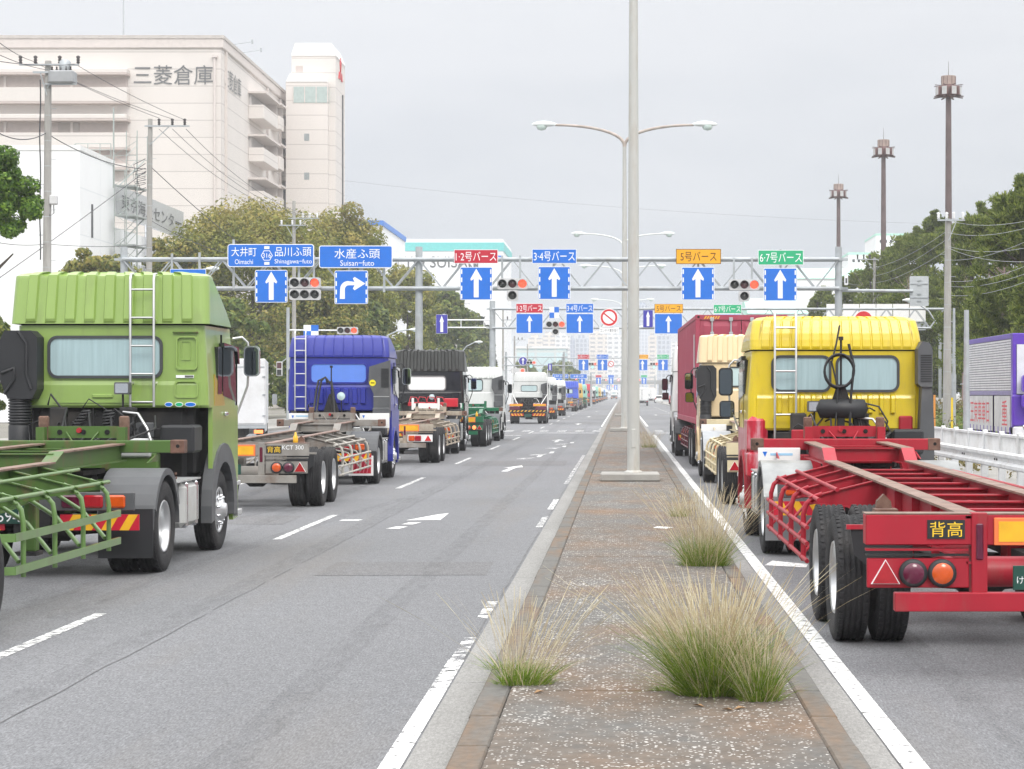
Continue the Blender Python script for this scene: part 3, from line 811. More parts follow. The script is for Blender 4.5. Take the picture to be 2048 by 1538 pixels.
    # --- air intake stack
    if P['intake']:
        kind, s, zt_ = P['intake']
        if kind == 'A':
            xa, xb = s * (hw + .07), s * .82
            x0, x1 = min(xa, xb), max(xa, xb); xm = (x0 + x1) / 2
            mb = MB(); mb.prism([(x0, zt_ - .12), (x0 + .06, zt_), (x1 - .08, zt_), (x1, zt_ - .08), (x1, zt_ - .72), (x1 - .06, zt_ - .84), (x0 + .1, zt_ - .84), (x0, zt_ - .6)], 'y', -.3, .0, BLACKP)
            mb.tube([(xm, -.305, zt_ - .02), (xm + .1, -.305, zt_ - .16), (xm + .1, -.305, zt_ - .55), (xm + .16, -.305, zt_ - .72)], .022, BLACKP, 6)
            mb.tube([(x0 + .03, -.305, zt_ - .52), (xm - .05, -.305, zt_ - .46), (xm - .05, -.305, zt_ - .6), (x0 + .06, -.305, zt_ - .78)], .022, BLACKP, 6)
            for k in range(14): mb.box(x0 - .012, x0 + .02, -.28, -.03, zt_ - .16 - k * .032, zt_ - .15 - k * .032 + .008, GREYP)
            mb.obj('air_intake', t)
            mb = MB(); pr = []
            for k in range(9): pr += [(.125, -k * .035), (.145, -k * .035 - .01), (.145, -k * .035 - .022), (.125, -k * .035 - .032)]
            pr += [(.14, -.33), (.14, -.66)]
            mb.lathe(pr, 'z', (xm - s * 0 - .02, -.15, zt_ - .84), BLACKP, 20); mb.obj('intake_bellows', t)
        elif kind == 'B':
            x0, x1 = sorted((s * .72, s * (hw + .01)))
            q = [(s * .74, zt_ - .12), (s * (hw + .01), zt_ + .03), (s * (hw + .01), 1.45), (s * .84, 1.45), (s * .84, zt_ - .75), (s * .72, zt_ - .5)]
            mb = MB(); mb.prism(q, 'y', -.2, .01, GREYP); mb.box(x0 + .1, x1, -.24, 0, 1.45, 1.68, GREYP, .02); mb.box(x0 + .12, x1 - .01, -.206, -.2, zt_ - .83, zt_ - .81, STEEL); mb.obj('air_intake', t)
            mb = MB(); gx = s * (hw - .1)
            for k in range(16): mb.box(gx - .09, gx + .09, -.212, -.198, zt_ - .18 - k * .028, zt_ - .165 - k * .028, BLACKP)
            mb.obj('intake_grille', t)
            if P.get('sticker'):
                mb = MB(); mb.prism(circ(s * .82, zt_ - .5, .075), 'y', -.206, -.2, mat('yellow_sticker', (.85, .72, .02), rough=.4)); mb.box(s * .82 - .045, s * .82 + .045, -.209, -.206, zt_ - .512, zt_ - .488, S_BRN); mb.obj('sticker', t)
        else:
            mb = MB(); xa = s * (hw - .12)
            mb.prism([(xa, zt_ - .1), (xa + s * .06, zt_), (xa + s * .16, zt_ - .02), (xa + s * .2, zt_ - .1), (xa + s * .2, zt_ - .62), (xa + s * .04, zt_ - .62), (xa, zt_ - .58)], 'y', -.26, .05, GREYP)
            mb.prism([(xa + s * .06, zt_ - .62), (xa + s * .2, zt_ - .62), (xa + s * .23, zt_ - 1.2), (xa + s * .23, 1.0), (xa + s * .03, 1.0), (xa + s * .03, zt_ - 1.25)], 'y', -.22, .02, GREYP)
            mb.obj('air_intake', t)
            mb = MB()
            for k in range(12): mb.box(xa + s * .035, xa + s * .185, -.268, -.255, zt_ - .2 - k * .032, zt_ - .185 - k * .032, BLACKP)
            mb.obj('intake_grille', t)
            mb = MB(); pr = []
            for k in range(7): pr += [(.085, k * .03), (.1, k * .03 + .01), (.1, k * .03 + .02)]
            mb.lathe(pr, 'z', (xa + s * .13, -.12, 1.24), BLACKP, 16); mb.obj('intake_bellows', t)
    # --- ladder
    if P['ladder']:
        lx, z0, z1 = P['ladder']; nr = P.get('rungs', 5); lw = P.get('lw', .145)
        mb = MB()
        for s in (-1, 1): mb.tube([(lx + s * lw, -.13, z0), (lx + s * lw, -.13, z1 - .06), (lx + s * lw, -.1, z1), (lx + s * lw, .02, z1 + .01)], .017, STEEL, 8)
        for k in range(nr): z = z0 + .06 + (z1 - .25 - z0) * k / (nr - 1); mb.tube([(lx - lw, -.13, z), (lx + lw, -.13, z)], .014, STEEL, 8)
        for z in (z0 + .3, zs + .05):
            for s in (-1, 1): mb.bar((lx + s * lw, -.13, z), (lx + s * lw, .03, z), .02, .03, STEEL)
        mb.obj('ladder', t)
    # --- work lamp
    if P['lamp']:
        lx, lz, rd = P['lamp']
        mb = MB()
        if rd: mb.lathe([(.02, .12), (.09, .06), (.1, 0)], 'y', (lx, -.33, lz), CHROME, 18); mb.lathe([(.09, 0), (.001, -.02)], 'y', (lx, -.335, lz), PALEWIN, 18)
        else: mb.prism(rrect(lx - .095, lx + .095, lz - .075, lz + .075, .02), 'y', -.34, -.22, GREYP); mb.prism(rrect(lx - .078, lx + .078, lz - .058, lz + .058, .015), 'y', -.348, -.34, CHROME)
        mb.tube([(lx, -.28, lz - .07), (lx, -.26, lz - .4)], .014, CHASSIS, 6)
        mb.obj('work_lamp', t)
    # --- hoses, brackets and air tanks behind the cab
    if lod < 2:
        zz = P.get('zz', zb - .05)
        mb = MB(); mb.box(-.85, .85, -.3, -.22, zz - .32, zz - .2, CHASSIS, .01)
        for bx in (-.55, .3): mb.box(bx - .11, bx + .11, -.34, -.26, zz - .3, zz + .06, CHASSIS, .02)
        mb.box(.2, .62, -.5, -.3, zz - .55, zz - .32, STEELW, .02); mb.prism(circ(.31, zz - .22, .06), 'y', -.36, -.33, BLACKP); mb.prism(circ(.5, zz - .22, .06), 'y', -.36, -.33, BLACKP); mb.box(.22, .62, -.33, -.3, zz - .31, zz - .13, GREYP, .01)
        if P['chassis']: mb.box(-.95, .7, -.45, -.3, zz - .72, zz - .5, ch, .02)
        mb.box(.72, 1.14, -.45, .05, zz - .5, zz - .16, BLACKP, .03)
        mb.obj('equipment_bracket', t)
        if P['coils']:
            for cx_, tilt in ((-.16, .22), (.1, .03)):
                mb = MB(); pts = []
                for k in range(64): q = k / 64; pts.append((cx_ - tilt * (1 - q) + .06 * cos(k * 2 * pi / 8), -.42 + .06 * sin(k * 2 * pi / 8), zz - .28 + q * .3))
                mb.tube(pts, .016, HOSE, 6); mb.obj('coiled_hose', t)
        mb = MB()
        for k in range(5):
            x0 = -.45 + k * .27; random.seed(k + int(d))
            mb.tube([(x0, -.3, zz - .05), (x0 + .05, -.5, zz + .05 - .06 * k), (x0 + random.uniform(0, .2), -.8, zz - .2), (x0 * .5, -1.2, zz - .4), (x0 * .4, -1.5, zz - .42)], .014, HOSE, 6)
        mb.tube([(.25, -.34, zz + .0), (.45, -.42, zz - .02), (.58, -.5, zz - .2), (.66, -.55, zz - .42)], .018, STEEL, 6)
        mb.obj('air_hose', t)
        if P['mast']:
            mx_, mz, lo_ = P['mast']
            mb = MB(); mb.box(mx_ - .05, mx_ + .05, -.42, -.36, zz - .5, zz + .25, CHASSIS, .01); mb.tube([(mx_, -.39, zz - .3), (mx_, -.39, mz)], .016, CHASSIS, 6)
            mb.prism([(mx_ - .2, zz), (mx_ + .2, zz), (mx_ + .05, zz + .45), (mx_ - .05, zz + .45)], 'y', -.4, -.37, CHASSIS)
            mb.box(mx_ - .03, mx_ + .03, -.42, -.36, mz - .05, mz, CHASSIS)
            mb.obj('hose_mast', t)
            mb = MB()
            if lo_ == 'ring':
                for q in range(3): mb.tube([(mx_ - .03 + .2 * cos(2 * pi * k / 24), -.43 - .02 * q, zz + .62 + .2 * sin(2 * pi * k / 24) * 1.12 + .01 * q) for k in range(24)], .017, HOSE, 6, closed=True)
                mb.tube([(mx_ + .1, -.43, zz + 1.0), (mx_ + .17, -.45, zz + .7), (mx_ + .13, -.45, zz + .3), (mx_ + .1, -.5, zz - .3)], .02, HOSE, 6)
                mb.tube([(mx_ - .02, -.4, zz + 1.25), (mx_ - .07, -.45, zz + 1.0), (mx_ - .13, -.43, zz + .75), (mx_ - .05, -.45, zz + .4), (mx_ - .1, -.5, zz - .3)], .014, HOSE, 6)
                mb.lathe([(.02, -.35), (.13, -.3), (.14, 0), (.13, .3), (.02, .35)], 'x', (mx_ + .02, -.36, zz + .12), BLACKP, 14)
                mb.tube([(mx_ + .3, -.4, zz + .2), (mx_ + .5, -.5, zz + .15), (mx_ + .62, -.5, zz - .05), (mx_ + .55, -.5, zz - .3)], .013, HOSE, 6)
            else:
                for q in (-.04, .03): mb.tube([(mx_ - .05 + q, -.42, zz + .7), (mx_ - .13, -.45, zz + .84), (mx_ - .25 + q, -.46, zz + .76), (mx_ - .3 + q, -.47, zz + .5), (mx_ - .36 + q, -.6, zz - .1), (mx_ - .4, -.9, zz - .4)], .025, HOSE, 8)
                mb.tube([(mx_, -.42, zz + .75), (mx_ + .06, -.45, zz + .4), (mx_ + .12, -.6, zz - .2)], .03, HOSE, 8)
            mb.obj('air_hose', t)
        if lod == 0:
            for k in range(9):
                random.seed(k * 7 + int(d)); x0 = random.uniform(-.8, .6); x1 = x0 + random.uniform(-.4, .4); z0 = zz + random.uniform(-.25, .1)
                mb = MB(); mb.tube([(x0, -.26, z0), (x0 * .7 + x1 * .3, -.33 - random.random() * .1, z0 + random.uniform(-.05, .14)), (x1, -.3, z0 + random.uniform(-.2, .05)), (x1 + .05, -.4, z0 - .3)], random.uniform(.008, .016), HOSE, 6); mb.obj('air_hose', t)
    return t, P

# ------------------------------------------------------------------ container trailers
def trailer(label, x, d, yaw, paint_, top=WORN, L=12.4, axles=(-8.55, -10.0), zr=1.155, zs=1.22, zg=1.37, stepy=-2.75, cage='tube', lamps='round', plates=((-.35, .35),), kanji=None, word=None, flap=None, lit=False, tip=None, group=None, sideplate=None, numplate=None, lod=0, white_tri=False, beacon=False, bumpm=None, box=None, guardm=None):
    t = thing('container_trailer', label, 'trailer', (x, d, 0), R(yaw), group)
    m = paint_; tm = top or m; tp = tip or RUST
    st = [(.0, zg + .01, zg - .2), (stepy + .3, zg - .01, zg - .2), (stepy, zs + .0, zs - .2), (stepy - .02, zs, zs - .3), (stepy - 1.6, zs - .01, zs - .42), (-L, zr, zr - .33)]
    mb = MB()
    for s in (-1, 1):
        X = s * .47
        for i in range(len(st) - 1):
            (y0, t0, b0), (y1, t1, b1) = st[i], st[i + 1]
            for w0, dz0, dz1, mm in ((.008, None, None, m), (.075, 0, -.016, tm if i not in (1,) else m), (.07, 1, 0, m)):
                if dz0 is None: za, zb_, zc, zd = t0, b0, t1, b1
                elif dz0 == 0: za, zb_, zc, zd = t0 + .003, t0 - .016, t1 + .003, t1 - .016
                else: za, zb_, zc, zd = b0 + .016, b0, b1 + .016, b1
                vs = [(X - w0, y0, zb_), (X + w0, y0, zb_), (X + w0, y0, za), (X - w0, y0, za), (X - w0, y1, zd), (X + w0, y1, zd), (X + w0, y1, zc), (X - w0, y1, zc)]
                mb.add(vs, [(0, 1, 2, 3), (7, 6, 5, 4), (0, 4, 5, 1), (1, 5, 6, 2), (2, 6, 7, 3), (3, 7, 4, 0)], mm)
        # stiffener plates on the outer web
        for k in range(7):
            y = stepy - 1.9 - k * 1.05
            zt_ = zs + (zr - zs) * (stepy - y) / (L + stepy) - .01
            mb.add([(X + s * .009, y, zt_ - .38), (X + s * .075, y, zt_ - .38), (X + s * .075, y, zt_ - .01), (X + s * .009, y, zt_ - .01)], [(0, 1, 2, 3)], m)
        # swan neck gusset
        mb.box(X - .075, X + .075, stepy - .25, stepy - .02, zs - .26, zs - .2, m)
        mb.prism([(stepy + .02, zs - .2), (stepy + .3, zg - .2), (stepy + 1.0, zg - .2), (stepy + .3, zs - .34), (stepy - .3, zs - .34)], 'x', X - .01, X + .01, m)
    mb.obj('main_rail', t)
    for k in range(int((L - .6) / 1.0)):
        y = -.75 - k * 1.0
        if y > stepy + .2: zt_, h_ = zg - .04, .14
        elif y > stepy - .3: continue
        else: zt_, h_ = zs + (zr - zs) * (stepy - y) / (L + stepy) - .07, .16
        mb = MB(); mb.box(-.46, .46, y - .006, y + .006, zt_ - h_, zt_, m); mb.box(-.46, .46, y - .05, y + .05, zt_ - .002, zt_ + .012, m); mb.box(-.46, .46, y - .05, y + .05, zt_ - h_ - .012, zt_ - h_, m); mb.obj('cross_member', t)
    mb = MB(); mb.lathe([(.02, -1.6), (.13, -1.55), (.14, -1.4), (.14, -.2), (.13, -.05), (.02, 0)], 'y', (.12, -L + 4.6, zr - .22), m, 16)
    mb.obj('air_tank', t); mb = MB(); mb.box(-.4, .4, -1.6, -.3, zg - .22, zg - .19, m); mb.obj('coupler_plate', t)
    mb = MB()                                                      # front bolster with its uprights
    mb.box(-1.225, 1.225, -.09, .09, zg - .1, zg + .045, m, .008)
    for s in (-1, 1):
        mb.box(s * 1.07, s * 1.232, -.1, .1, zg - .105, zg + .052, tp, .01); mb.prism(circ(s * 1.16, zg - .02, .022, 10), 'y', -.104, -.1, SEAM)
        mb.box(s * .42, s * .53, .1, .19, zg + .03, zg + .33, tp if top is WORN else m, .015); mb.box(s * .425, s * .525, -.02, .1, zg + .045, zg + .2, m)
        mb.prism([(0, zg - .2), (-.55, zg - .2), (0, zg - .1)], 'x', s * .9, s * .915, m)
    mb.box(-.42, .42, .12, .16, zg + .07, zg + .21, m)
    for q in (-.28, 0, .28): mb.prism(circ(q, zg + .14, .03, 12), 'y', .105, .12, SEAM)
    mb.lathe([(.035, 0), (.03, -.03)], 'y', (-.05, .115, zg + .16), RED_L, 10); mb.tube([(-.2, .1, zg + .14), (-.1, .02, zg + .02), (.1, .02, zg + .02), (.18, .1, zg + .14)], .012, m, 6)
    mb.obj('front_bolster', t)
    # outriggers and side guards
    y0 = stepy - .35; y1 = max(axles) + .75
    ys = [y0 - .05 - k * (y0 - y1) / 3.4 for k in range(4)]
    gm = guardm or m
    for s in (-1, 1):
        for y in ys:
            mb = MB(); mb.add([(s * .475, y, zs - .03), (s * 1.14, y, zs - .2), (s * 1.14, y, zs - .25), (s * .475, y, zs - .32)], [(0, 1, 2, 3)], m)
            for z0, z1 in ((zs - .03, zs - .2), (zs - .32, zs - .25)): mb.bar((s * .475, y, z0), (s * 1.15, y, z1), .06, .012, m)
            mb.obj('outrigger', t)
        mb = MB(); X = s * 1.215
        if cage == 'tube':
            for z in (.46, .62, .77): mb.tube([(X, y0 + .28, z), (X, y1 - .05, z)], .021, gm, 8)
            mb.tube([(s * 1.1, y0 + .2, zs - .19), (s * 1.1, y1, zs - .2)], .021, gm, 8); mb.tube([(s * .9, y0 + .0, zs - .11), (s * .9, y1 + .3, zs - .12)], .021, gm, 8)
            for y in ys:
                mb.tube([(s * 1.02, y, zs - .17), (s * 1.1, y, zs - .2), (s * 1.17, y, zs - .26), (s * 1.2, y, zs - .36), (s * 1.2, y, .42)], .026, gm, 8)
                for z in (.46, .62, .77): mb.lathe([(.027, -.03), (.027, .03)], 'y', (X, y, z), gm, 8)
                mb.tube([(s * 1.19, y, .5), (s * .9, y + .35, .78), (s * .5, y + .5, zs - .36)], .016, gm, 6)
        else:
            for z in (.5, .78): mb.box(X - .012, X + .012, y1, y0 + .3, z - .035, z + .035, gm); mb.bar((X, y1 + .01, z), (X - s * .5, y1 - .25, z), .024, .07, gm)
            mb.tube([(s * 1.1, y0 + .3, zs - .2), (s * 1.1, y1 - .1, zs - .2)], .021, gm, 8); mb.tube([(s * .9, y0 - .1, zs - .06), (s * .9, y1 - .3, zs - .08)], .018, gm, 8)
            for y in ys:
                mb.tube([(s * 1.0, y, zs - .17), (s * 1.1, y, zs - .22), (s * 1.17, y, zs - .3), (s * 1.19, y, zs - .42), (s * 1.19, y, .42)], .024, gm, 8)
                mb.tube([(s * 1.15, y, .55), (s * .85, y + .3, .8), (s * .5, y + .4, zs - .3)], .022, gm, 6)
        mb.obj('side_guard', t)
    for s in (-1, 1):                                              # landing legs
        mb = MB(); mb.box(s * .36, s * .48, stepy - .5, stepy - .36, .42, zs - .3, m, .01); mb.box(s * .28, s * .5, stepy - .55, stepy - .3, .38, .42, CHASSIS); mb.obj('landing_leg', t)
    for y in axles: axle(t, y)
    ya, yb = min(axles), max(axles)
    mb = MB()
    for s in (-1, 1): mb.box(s * .36, s * .46, ya - .5, yb + .5, .62, .7, CHASSIS); mb.box(s * .33, s * .5, (ya + yb) / 2 - .15, (ya + yb) / 2 + .15, .6, zr - .3, m)
    mb.lathe([(.11, -.5), (.12, -.45), (.12, .45), (.11, .5)], 'x', (-.0, ya - .75, .62), m, 14); mb.lathe([(.1, -.4), (.1, .4)], 'x', (.0, yb + 1.0, .62), CHASSIS, 14)
    mb.obj('suspension', t)
    # rear end
    yr = -L
    mb = MB()
    mb.box(-1.235, 1.235, yr, yr + .16, zr - .2, zr + .012, m, .008); mb.box(-1.235, 1.235, yr + .002, yr + .2, zr + .012, zr + .02, tm)
    for s in (-1, 1):
        mb.box(s * .395, s * .505, yr - .015, yr + .1, .62, zr + .025, m, .006)
        mb.prism([(-.06, 0), (.06, 0), (.05, .08), (0, .13), (-.05, .08)], 'y', yr + .45, yr + .53, tp); mb.v[-20:] = [(p[0] + s * 1.05, p[1], p[2] + zr) for p in mb.v[-20:]]
        mb.box(s * .97, s * 1.13, yr + .3, yr + .5, zr - .02, zr + .03, tp)
        mb.box(s * .52, s * 1.23, yr + .02, yr + .1, zr - .24, zr - .225, m); mb.box(s * .52, s * 1.23, yr - .01, yr + .09, zr - .275, zr - .265, CHASSIS)
    mb.obj('rear_bolster', t)
    mb = MB(); mb.box(-1.04, 1.04, yr - .05, yr + .04, zr - .655, zr - .525, bumpm or m, .006); mb.obj('rear_bumper', t)
    for s in (-1, 1):
        mb = MB(); mb.box(s * .52, s * 1.225, yr, yr + .04, zr - .495, zr - .29, (WHITEM if white_tri else m), .006); mb.obj('lamp_panel', t)
        zc = zr - .392
        if lamps == 'round':
            for xx, m_ in ((.91, PURPLE_L), (.71, AMBER_L)):
                mb = MB(); mb.lathe([(.098, .0), (.098, -.04), (.076, -.045)], 'y', (s * xx, yr, zc), BLACKP, 24); mb.lathe([(.077, -.042), (.06, -.056), (.03, -.062), (.001, -.064)], 'y', (s * xx, yr, zc), (TAILLIT if lit and m_ is PURPLE_L else m_), 20, cap=False); mb.obj('tail_lamp', t)
        else:
            for xx, m_ in ((.82, RED_L), (.64, AMBER_L)):
                mb = MB(); mb.box(s * xx - .085, s * xx + .085, yr - .04, yr, zc - .075, zc + .075, m_, .015); mb.obj('tail_lamp', t)
        tx = s * 1.1
        mb = MB(); mb.prism([(tx - .1, zc - .075), (tx + .1, zc - .075), (tx, zc + .095)], 'y', yr - .022, yr, S_WHT); mb.prism([(tx - .091, zc - .071), (tx + .091, zc - .071), (tx, zc + .086)], 'y', yr - .03, yr - .021, RED_L if not white_tri else S_RING); mb.obj('warning_triangle', t)
        mb = MB(); mb.box(s * .425, s * .475, yr - .03, yr - .014, zr - .3, zr - .05, PURPLE_L, .01); mb.obj('side_reflector', t)
        mb = MB(); mb.prism([(s * .64, zr - .2), (s * 1.13, zr - .2), (s * 1.1, .74), (s * .98, .64), (s * .64, .6)], 'y', ya - .62, ya - .605, flap or BLACKP); mb.box(s * .62, s * 1.16, ya - .64, ya - .59, zr - .215, zr - .18, m); mb.obj('mud_flap', t)
    for a_, b_ in plates:
        mb = MB(); mb.box(a_, b_, yr - .02, yr, zr - .2, zr - .01, ORANGE_REF, .004); mb.box(a_ + .03, b_ - .03, yr - .024, yr - .019, zr - .175, zr - .035, YEL_REF); mb.obj('reflector_plate', t)
    if kanji:
        mb = MB(); mb.box(kanji - .13, kanji + .13, yr - .008, yr, zr - .155, zr - .025, BLACKP); mb.text('背高', YELTXT, (kanji, yr - .0105, zr - .09), w=.225, h=.105); mb.obj('lettering_plate', t)
    if word:
        mb = MB(); mb.text(word[0], S_WHT, (word[1], yr - .003, zr - .055), h=.07); mb.obj('lettering', t)
    mb = MB(); mb.box(-.22, .11, yr - .02, yr - .005, zr - .51, zr - .34, PLATE_G, .004); mb.text('け', S_WHT, (-.17, yr - .023, zr - .44), h=.05)
    if numplate: mb.text(numplate, S_WHT, (-.03, yr - .023, zr - .44), h=.08)
    mb.obj('number_plate', t)
    if beacon:
        mb = MB(); mb.lathe([(.04, 0), (.045, .03), (.04, .1), (.02, .13), (.015, .17), (.001, .18)], 'z', (.98, yr + .3, zr + .02), YEL_REF, 12); mb.obj('marker_post', t)
    if sideplate:
        for (a_, b_, z0, z1, yy) in sideplate:
            mb = MB(); mb.box(a_, b_, yy, yy + .02, z0, z1, WHITEM, .005)
            if lod == 0: mb.prism([(a_ + .06, z1 - .05), (a_ + .12, z1 - .05), (a_ + .09, z1 - .12)], 'y', yy - .003, yy, S_BLUE); mb.box(a_ + .16, min(a_ + .45, b_ - .03), yy - .003, yy, (z0 + z1) / 2 - .01, (z0 + z1) / 2 + .02, mat('faded_blue_print', lin(150, 195, 225), rough=.5))
            mb.obj('side_plate', t)
    return t
# ------------------------------------------------------------------ the queue in the carriageway of the green truck
GREEN = paint('green_truck_paint', (140, 168, 86), damt=.22, coat=.7)
GREENC = paint('green_chassis_paint', (72, 102, 42), dirt=(.15, .08, .05), damt=.7, dpos=.52, rough=.5, coat=.1)
QUEUE = 'trucks queueing in the lane of the green truck'
QR = 'trucks queueing in the lane of the yellow truck'
TQ = 'container trailers behind the queueing trucks'
t, P = tractor('bright green high-roof tractor truck with ribbed shroud and one wide rear window', -6.36, 25.15, 0, QUEUE,
    paint=GREEN, zb=1.83, zs=2.86, zt=3.5, roof='box', ribs=(9, .6, .018, .032), win=[(-.74, .62, 2.23, 2.69)], winm=CURTAIN, ladder=(.43, 1.84, 3.48), rungs=5,
    intake=('A', -1, 2.78), lamp=(.23, 2.07, False), chassis=GREENC, lip=GREYP, lipw=.86, skirt=GREEN, platepos=(-.2, .6), plate=('足立100', '59-54'), tank=mat('grey_box', (.5, .51, .5), rough=.5, var=.12, dirt=(.3, .27, .22), damt=.4), mirr=CHROME)
# raised panels and stickers on the green cab
for z0, z1, x0, x1 in ((2.3, 2.72, .82, 1.09), (1.95, 2.17, .8, 1.1)):
    mb = MB(); mb.hollow(rrect(x0, x1, z0, z1, .05), rrect(x0 + .02, x1 - .02, z0 + .02, z1 - .02, .04), 'y', -.014, .03, GREEN); mb.obj('access_panel', t)
mb = MB(); mb.hollow(rrect(.88, 1.0, 2.42, 2.66, .02), rrect(.89, .99, 2.43, 2.65, .015), 'y', .008, .03, GREEN); mb.box(.78, 1.1, -.02, .02, 2.755, 2.775, GREENC, .006); mb.obj('access_panel', t)
mb = MB(); mb.box(-.22, .04, -.02, .02, 1.95, 2.0, GREEN, .01); mb.box(-.7, .5, -.012, .02, 1.89, 1.9, GREEN); mb.obj('embossed_ledge', t)
for i, (x0, m_) in enumerate(((.73, S_BLUE), (.86, S_GRN), (1.0, S_BLUE))):
    mb = MB(); mb.prism([(x0 + (.05 + .02 * (i == 2)) * cos(2 * pi * k / 20), 1.87 + .03 * sin(2 * pi * k / 20)) for k in range(20)], 'y', -.003, .02, S_WHT)
    mb.prism([(x0 + (.043 + .02 * (i == 2)) * cos(2 * pi * k / 20), 1.87 + .023 * sin(2 * pi * k / 20)) for k in range(20)], 'y', -.005, -.003, m_); mb.obj('sticker', t)
mb = MB(); mb.box(.82, 1.04, .0, .03, 2.2, 2.235, S_WHT); mb.box(.93, 1.035, -.002, 0, 2.205, 2.23, GREYP); mb.obj('sticker', t)
GOLD = mat('gold_stripe', lin(165, 140, 40), rough=.3, coat=.3)
for s in (-1, 1):
    mb = MB(); mb.prism([(.4, 1.6), (1.05, 1.25), (1.3, 1.6), (1.0, 2.0), (.45, 2.25)], 'x', s * 1.2, s * 1.214, GOLD); mb.obj('side_stripe', t)
mb = MB()
for k in range(60):
    random.seed(k); a_ = random.uniform(0, 6.28); r_ = .16 * random.random() ** .5
    mb.lathe([(.012, -.006), (.02, 0), (.012, .006)], random.choice('xyz'), (.84 + r_ * 1.5 * cos(a_), -1.05 + r_ * sin(a_), 1.0 + .05 * random.random()), RUST, 7)
mb.obj('rusty_chain', t)
trailer('green skeletal container trailer with flat barred guards, coupled behind the green truck', -6.36, 23.8, 0, GREENC, top=WORN, L=12.4, axles=(-7.4, -8.75, -10.1), zs=1.3, zg=1.41, stepy=-3.0, cage='flat', group=TQ, zr=1.18, guardm=paint('green_guard_paint', (98, 130, 70), dirt=(.12, .1, .06), damt=.4))

BLUE = paint('blue_truck_paint', (38, 48, 150), damt=.14, coat=.25)
t, P = tractor('royal blue tractor truck with grooved roof, blue tinted rear window and hose loop', -6.66, 47.6, .4, QUEUE, paint=BLUE, zb=1.6, zs=2.85, zt=3.37, roof='taper', ribs=(9, .93, .008, .014),
    lowrib=(7, -.72, .68, .66, 1.76, 2.14), win=[(-.64, .64, 2.28, 2.7)], winm=BLUEWIN, frame=BLUE, ladder=(-.88, 1.6, 3.48), rungs=7, lw=.125, intake=('B', 1, 2.76), lamp=(.1, 1.95, True), mast=(-.12, 2.66, 'loop'), coils=False,
    fender=GREYP, tank=STEELW, mirr=CHROME, arm=BLACKP, sticker=True, lip=BLUE, skirt=BLUE)
mb = MB()
mb.prism([(-.92, 1.62), (-.78, 1.62), (-.78, 2.5), (-.84, 2.56), (-.92, 2.5)], 'y', -.01, .03, BLUE); mb.obj('embossed_ledge', t)
mb = MB(); mb.box(.62, 1.16, -2.995, -2.97, .2, .64, WHITEM, .005); mb.box(.67, 1.11, -3.0, -2.99, .25, .6, S_RED)
for k in range(5): mb.prism([(.69 + k * .08, .26), (.71 + k * .08, .26), (.78 + k * .08, .59), (.76 + k * .08, .59)], 'y', -3.003, -3.0, mat('faded_red', lin(215, 110, 130), rough=.5))
mb.obj('mud_flap_board', t)
WEATH = mat('weathered_grey_steel', (.25, .235, .215), rough=.7, var=.2, scale=3, dirt=(.16, .1, .07), damt=.75, dpos=.5, dscale=2.2)
trailer('weathered grey container trailer with letters KCT on its rear beam, behind the blue truck', -6.63, 46.2, .5, WEATH, L=12.1, axles=(-8.55, -9.95), kanji=.66, word=('KCT 300', .98), beacon=True, tip=RUST, group=TQ,
    sideplate=((.62, 1.3, 1.22, 1.56, .2), (-1.0, -.5, 1.42, 1.56, .2)), bumpm=WEATH, guardm=mat('pale_tube_steel', (.42, .4, .36), rough=.6, var=.15, dirt=(.2, .13, .09), damt=.5))
BLACKT = paint('black_truck_paint', (22, 22, 24), damt=.06, rough=.2, coat=.7)
BLKRIB = mat('black_ribbed_shroud', (.035, .037, .035), rough=.4, var=.2, coat=.2)
REDC = paint('red_chassis_paint', (196, 24, 44), damt=.2)
t, P = tractor('glossy black tractor truck with ribbed shroud, white sunshade filling its rear window and red chassis', -6.7, 70.4, 0, QUEUE, paint=BLACKT, roofp=BLKRIB, zb=1.68, zs=2.78, zt=3.52, roof='box', ribs=(9, .6, .03, .05),
    win=[(-.72, .55, 2.15, 2.6)], winm=SUNSHADE, frame=mat('grey_window_frame', (.22, .22, .22), rough=.4), chassis=REDC, lamp=(.12, 1.9, True), intake=None, mirr=CHROME, arm=BLACKP, skirt=BLACKT, lip=BLACKT)
mb = MB(); mb.hollow(rrect(.8, 1.05, 2.1, 2.55, .04), rrect(.82, 1.03, 2.12, 2.53, .03), 'y', -.014, .03, BLACKT); mb.box(.8, 1.06, -.015, .03, 1.72, 2.05, BLACKT, .03); mb.obj('access_panel', t)
mb = MB(); mb.box(-.42, .42, -1.3, -1.26, 1.5, 1.68, WHITEM, .01); mb.box(-.48, -.4, -1.32, -1.25, 1.46, 1.86, WHITEM, .01); mb.box(.4, .48, -1.32, -1.25, 1.46, 1.86, WHITEM, .01); mb.obj('headboard', t)
mb = MB(); mb.box(-.7, 1.0, -.35, -.2, 1.58, 1.72, REDC, .02); mb.box(.55, 1.02, -.4, -.1, 1.55, 1.85, REDC, .02)
for k in range(4): mb.tube([(-.7 + k * .3, -.35, 1.6), (-.6 + k * .3, -.4, 1.9), (-.4 + k * .3, -.4, 1.88), (-.3 + k * .3, -.35, 1.65)], .018, REDC, 6)
mb.obj('red_piping', t)
trailer('weathered beige skeletal container trailer with white warning plates, behind the black truck', -6.52, 69.0, 0, mat('weathered_beige_steel', (.4, .35, .28), rough=.7, var=.2, dirt=(.2, .12, .08), damt=.7, dscale=2), L=12.4, lamps='square', white_tri=True, plates=((.28, .85), (-.85, -.28)), group=TQ, bumpm=WEATH)
WHT = paint('white_truck_paint', (226, 228, 226), damt=.12)
DGREEN = paint('dark_green_paint', (22, 104, 70), damt=.2)
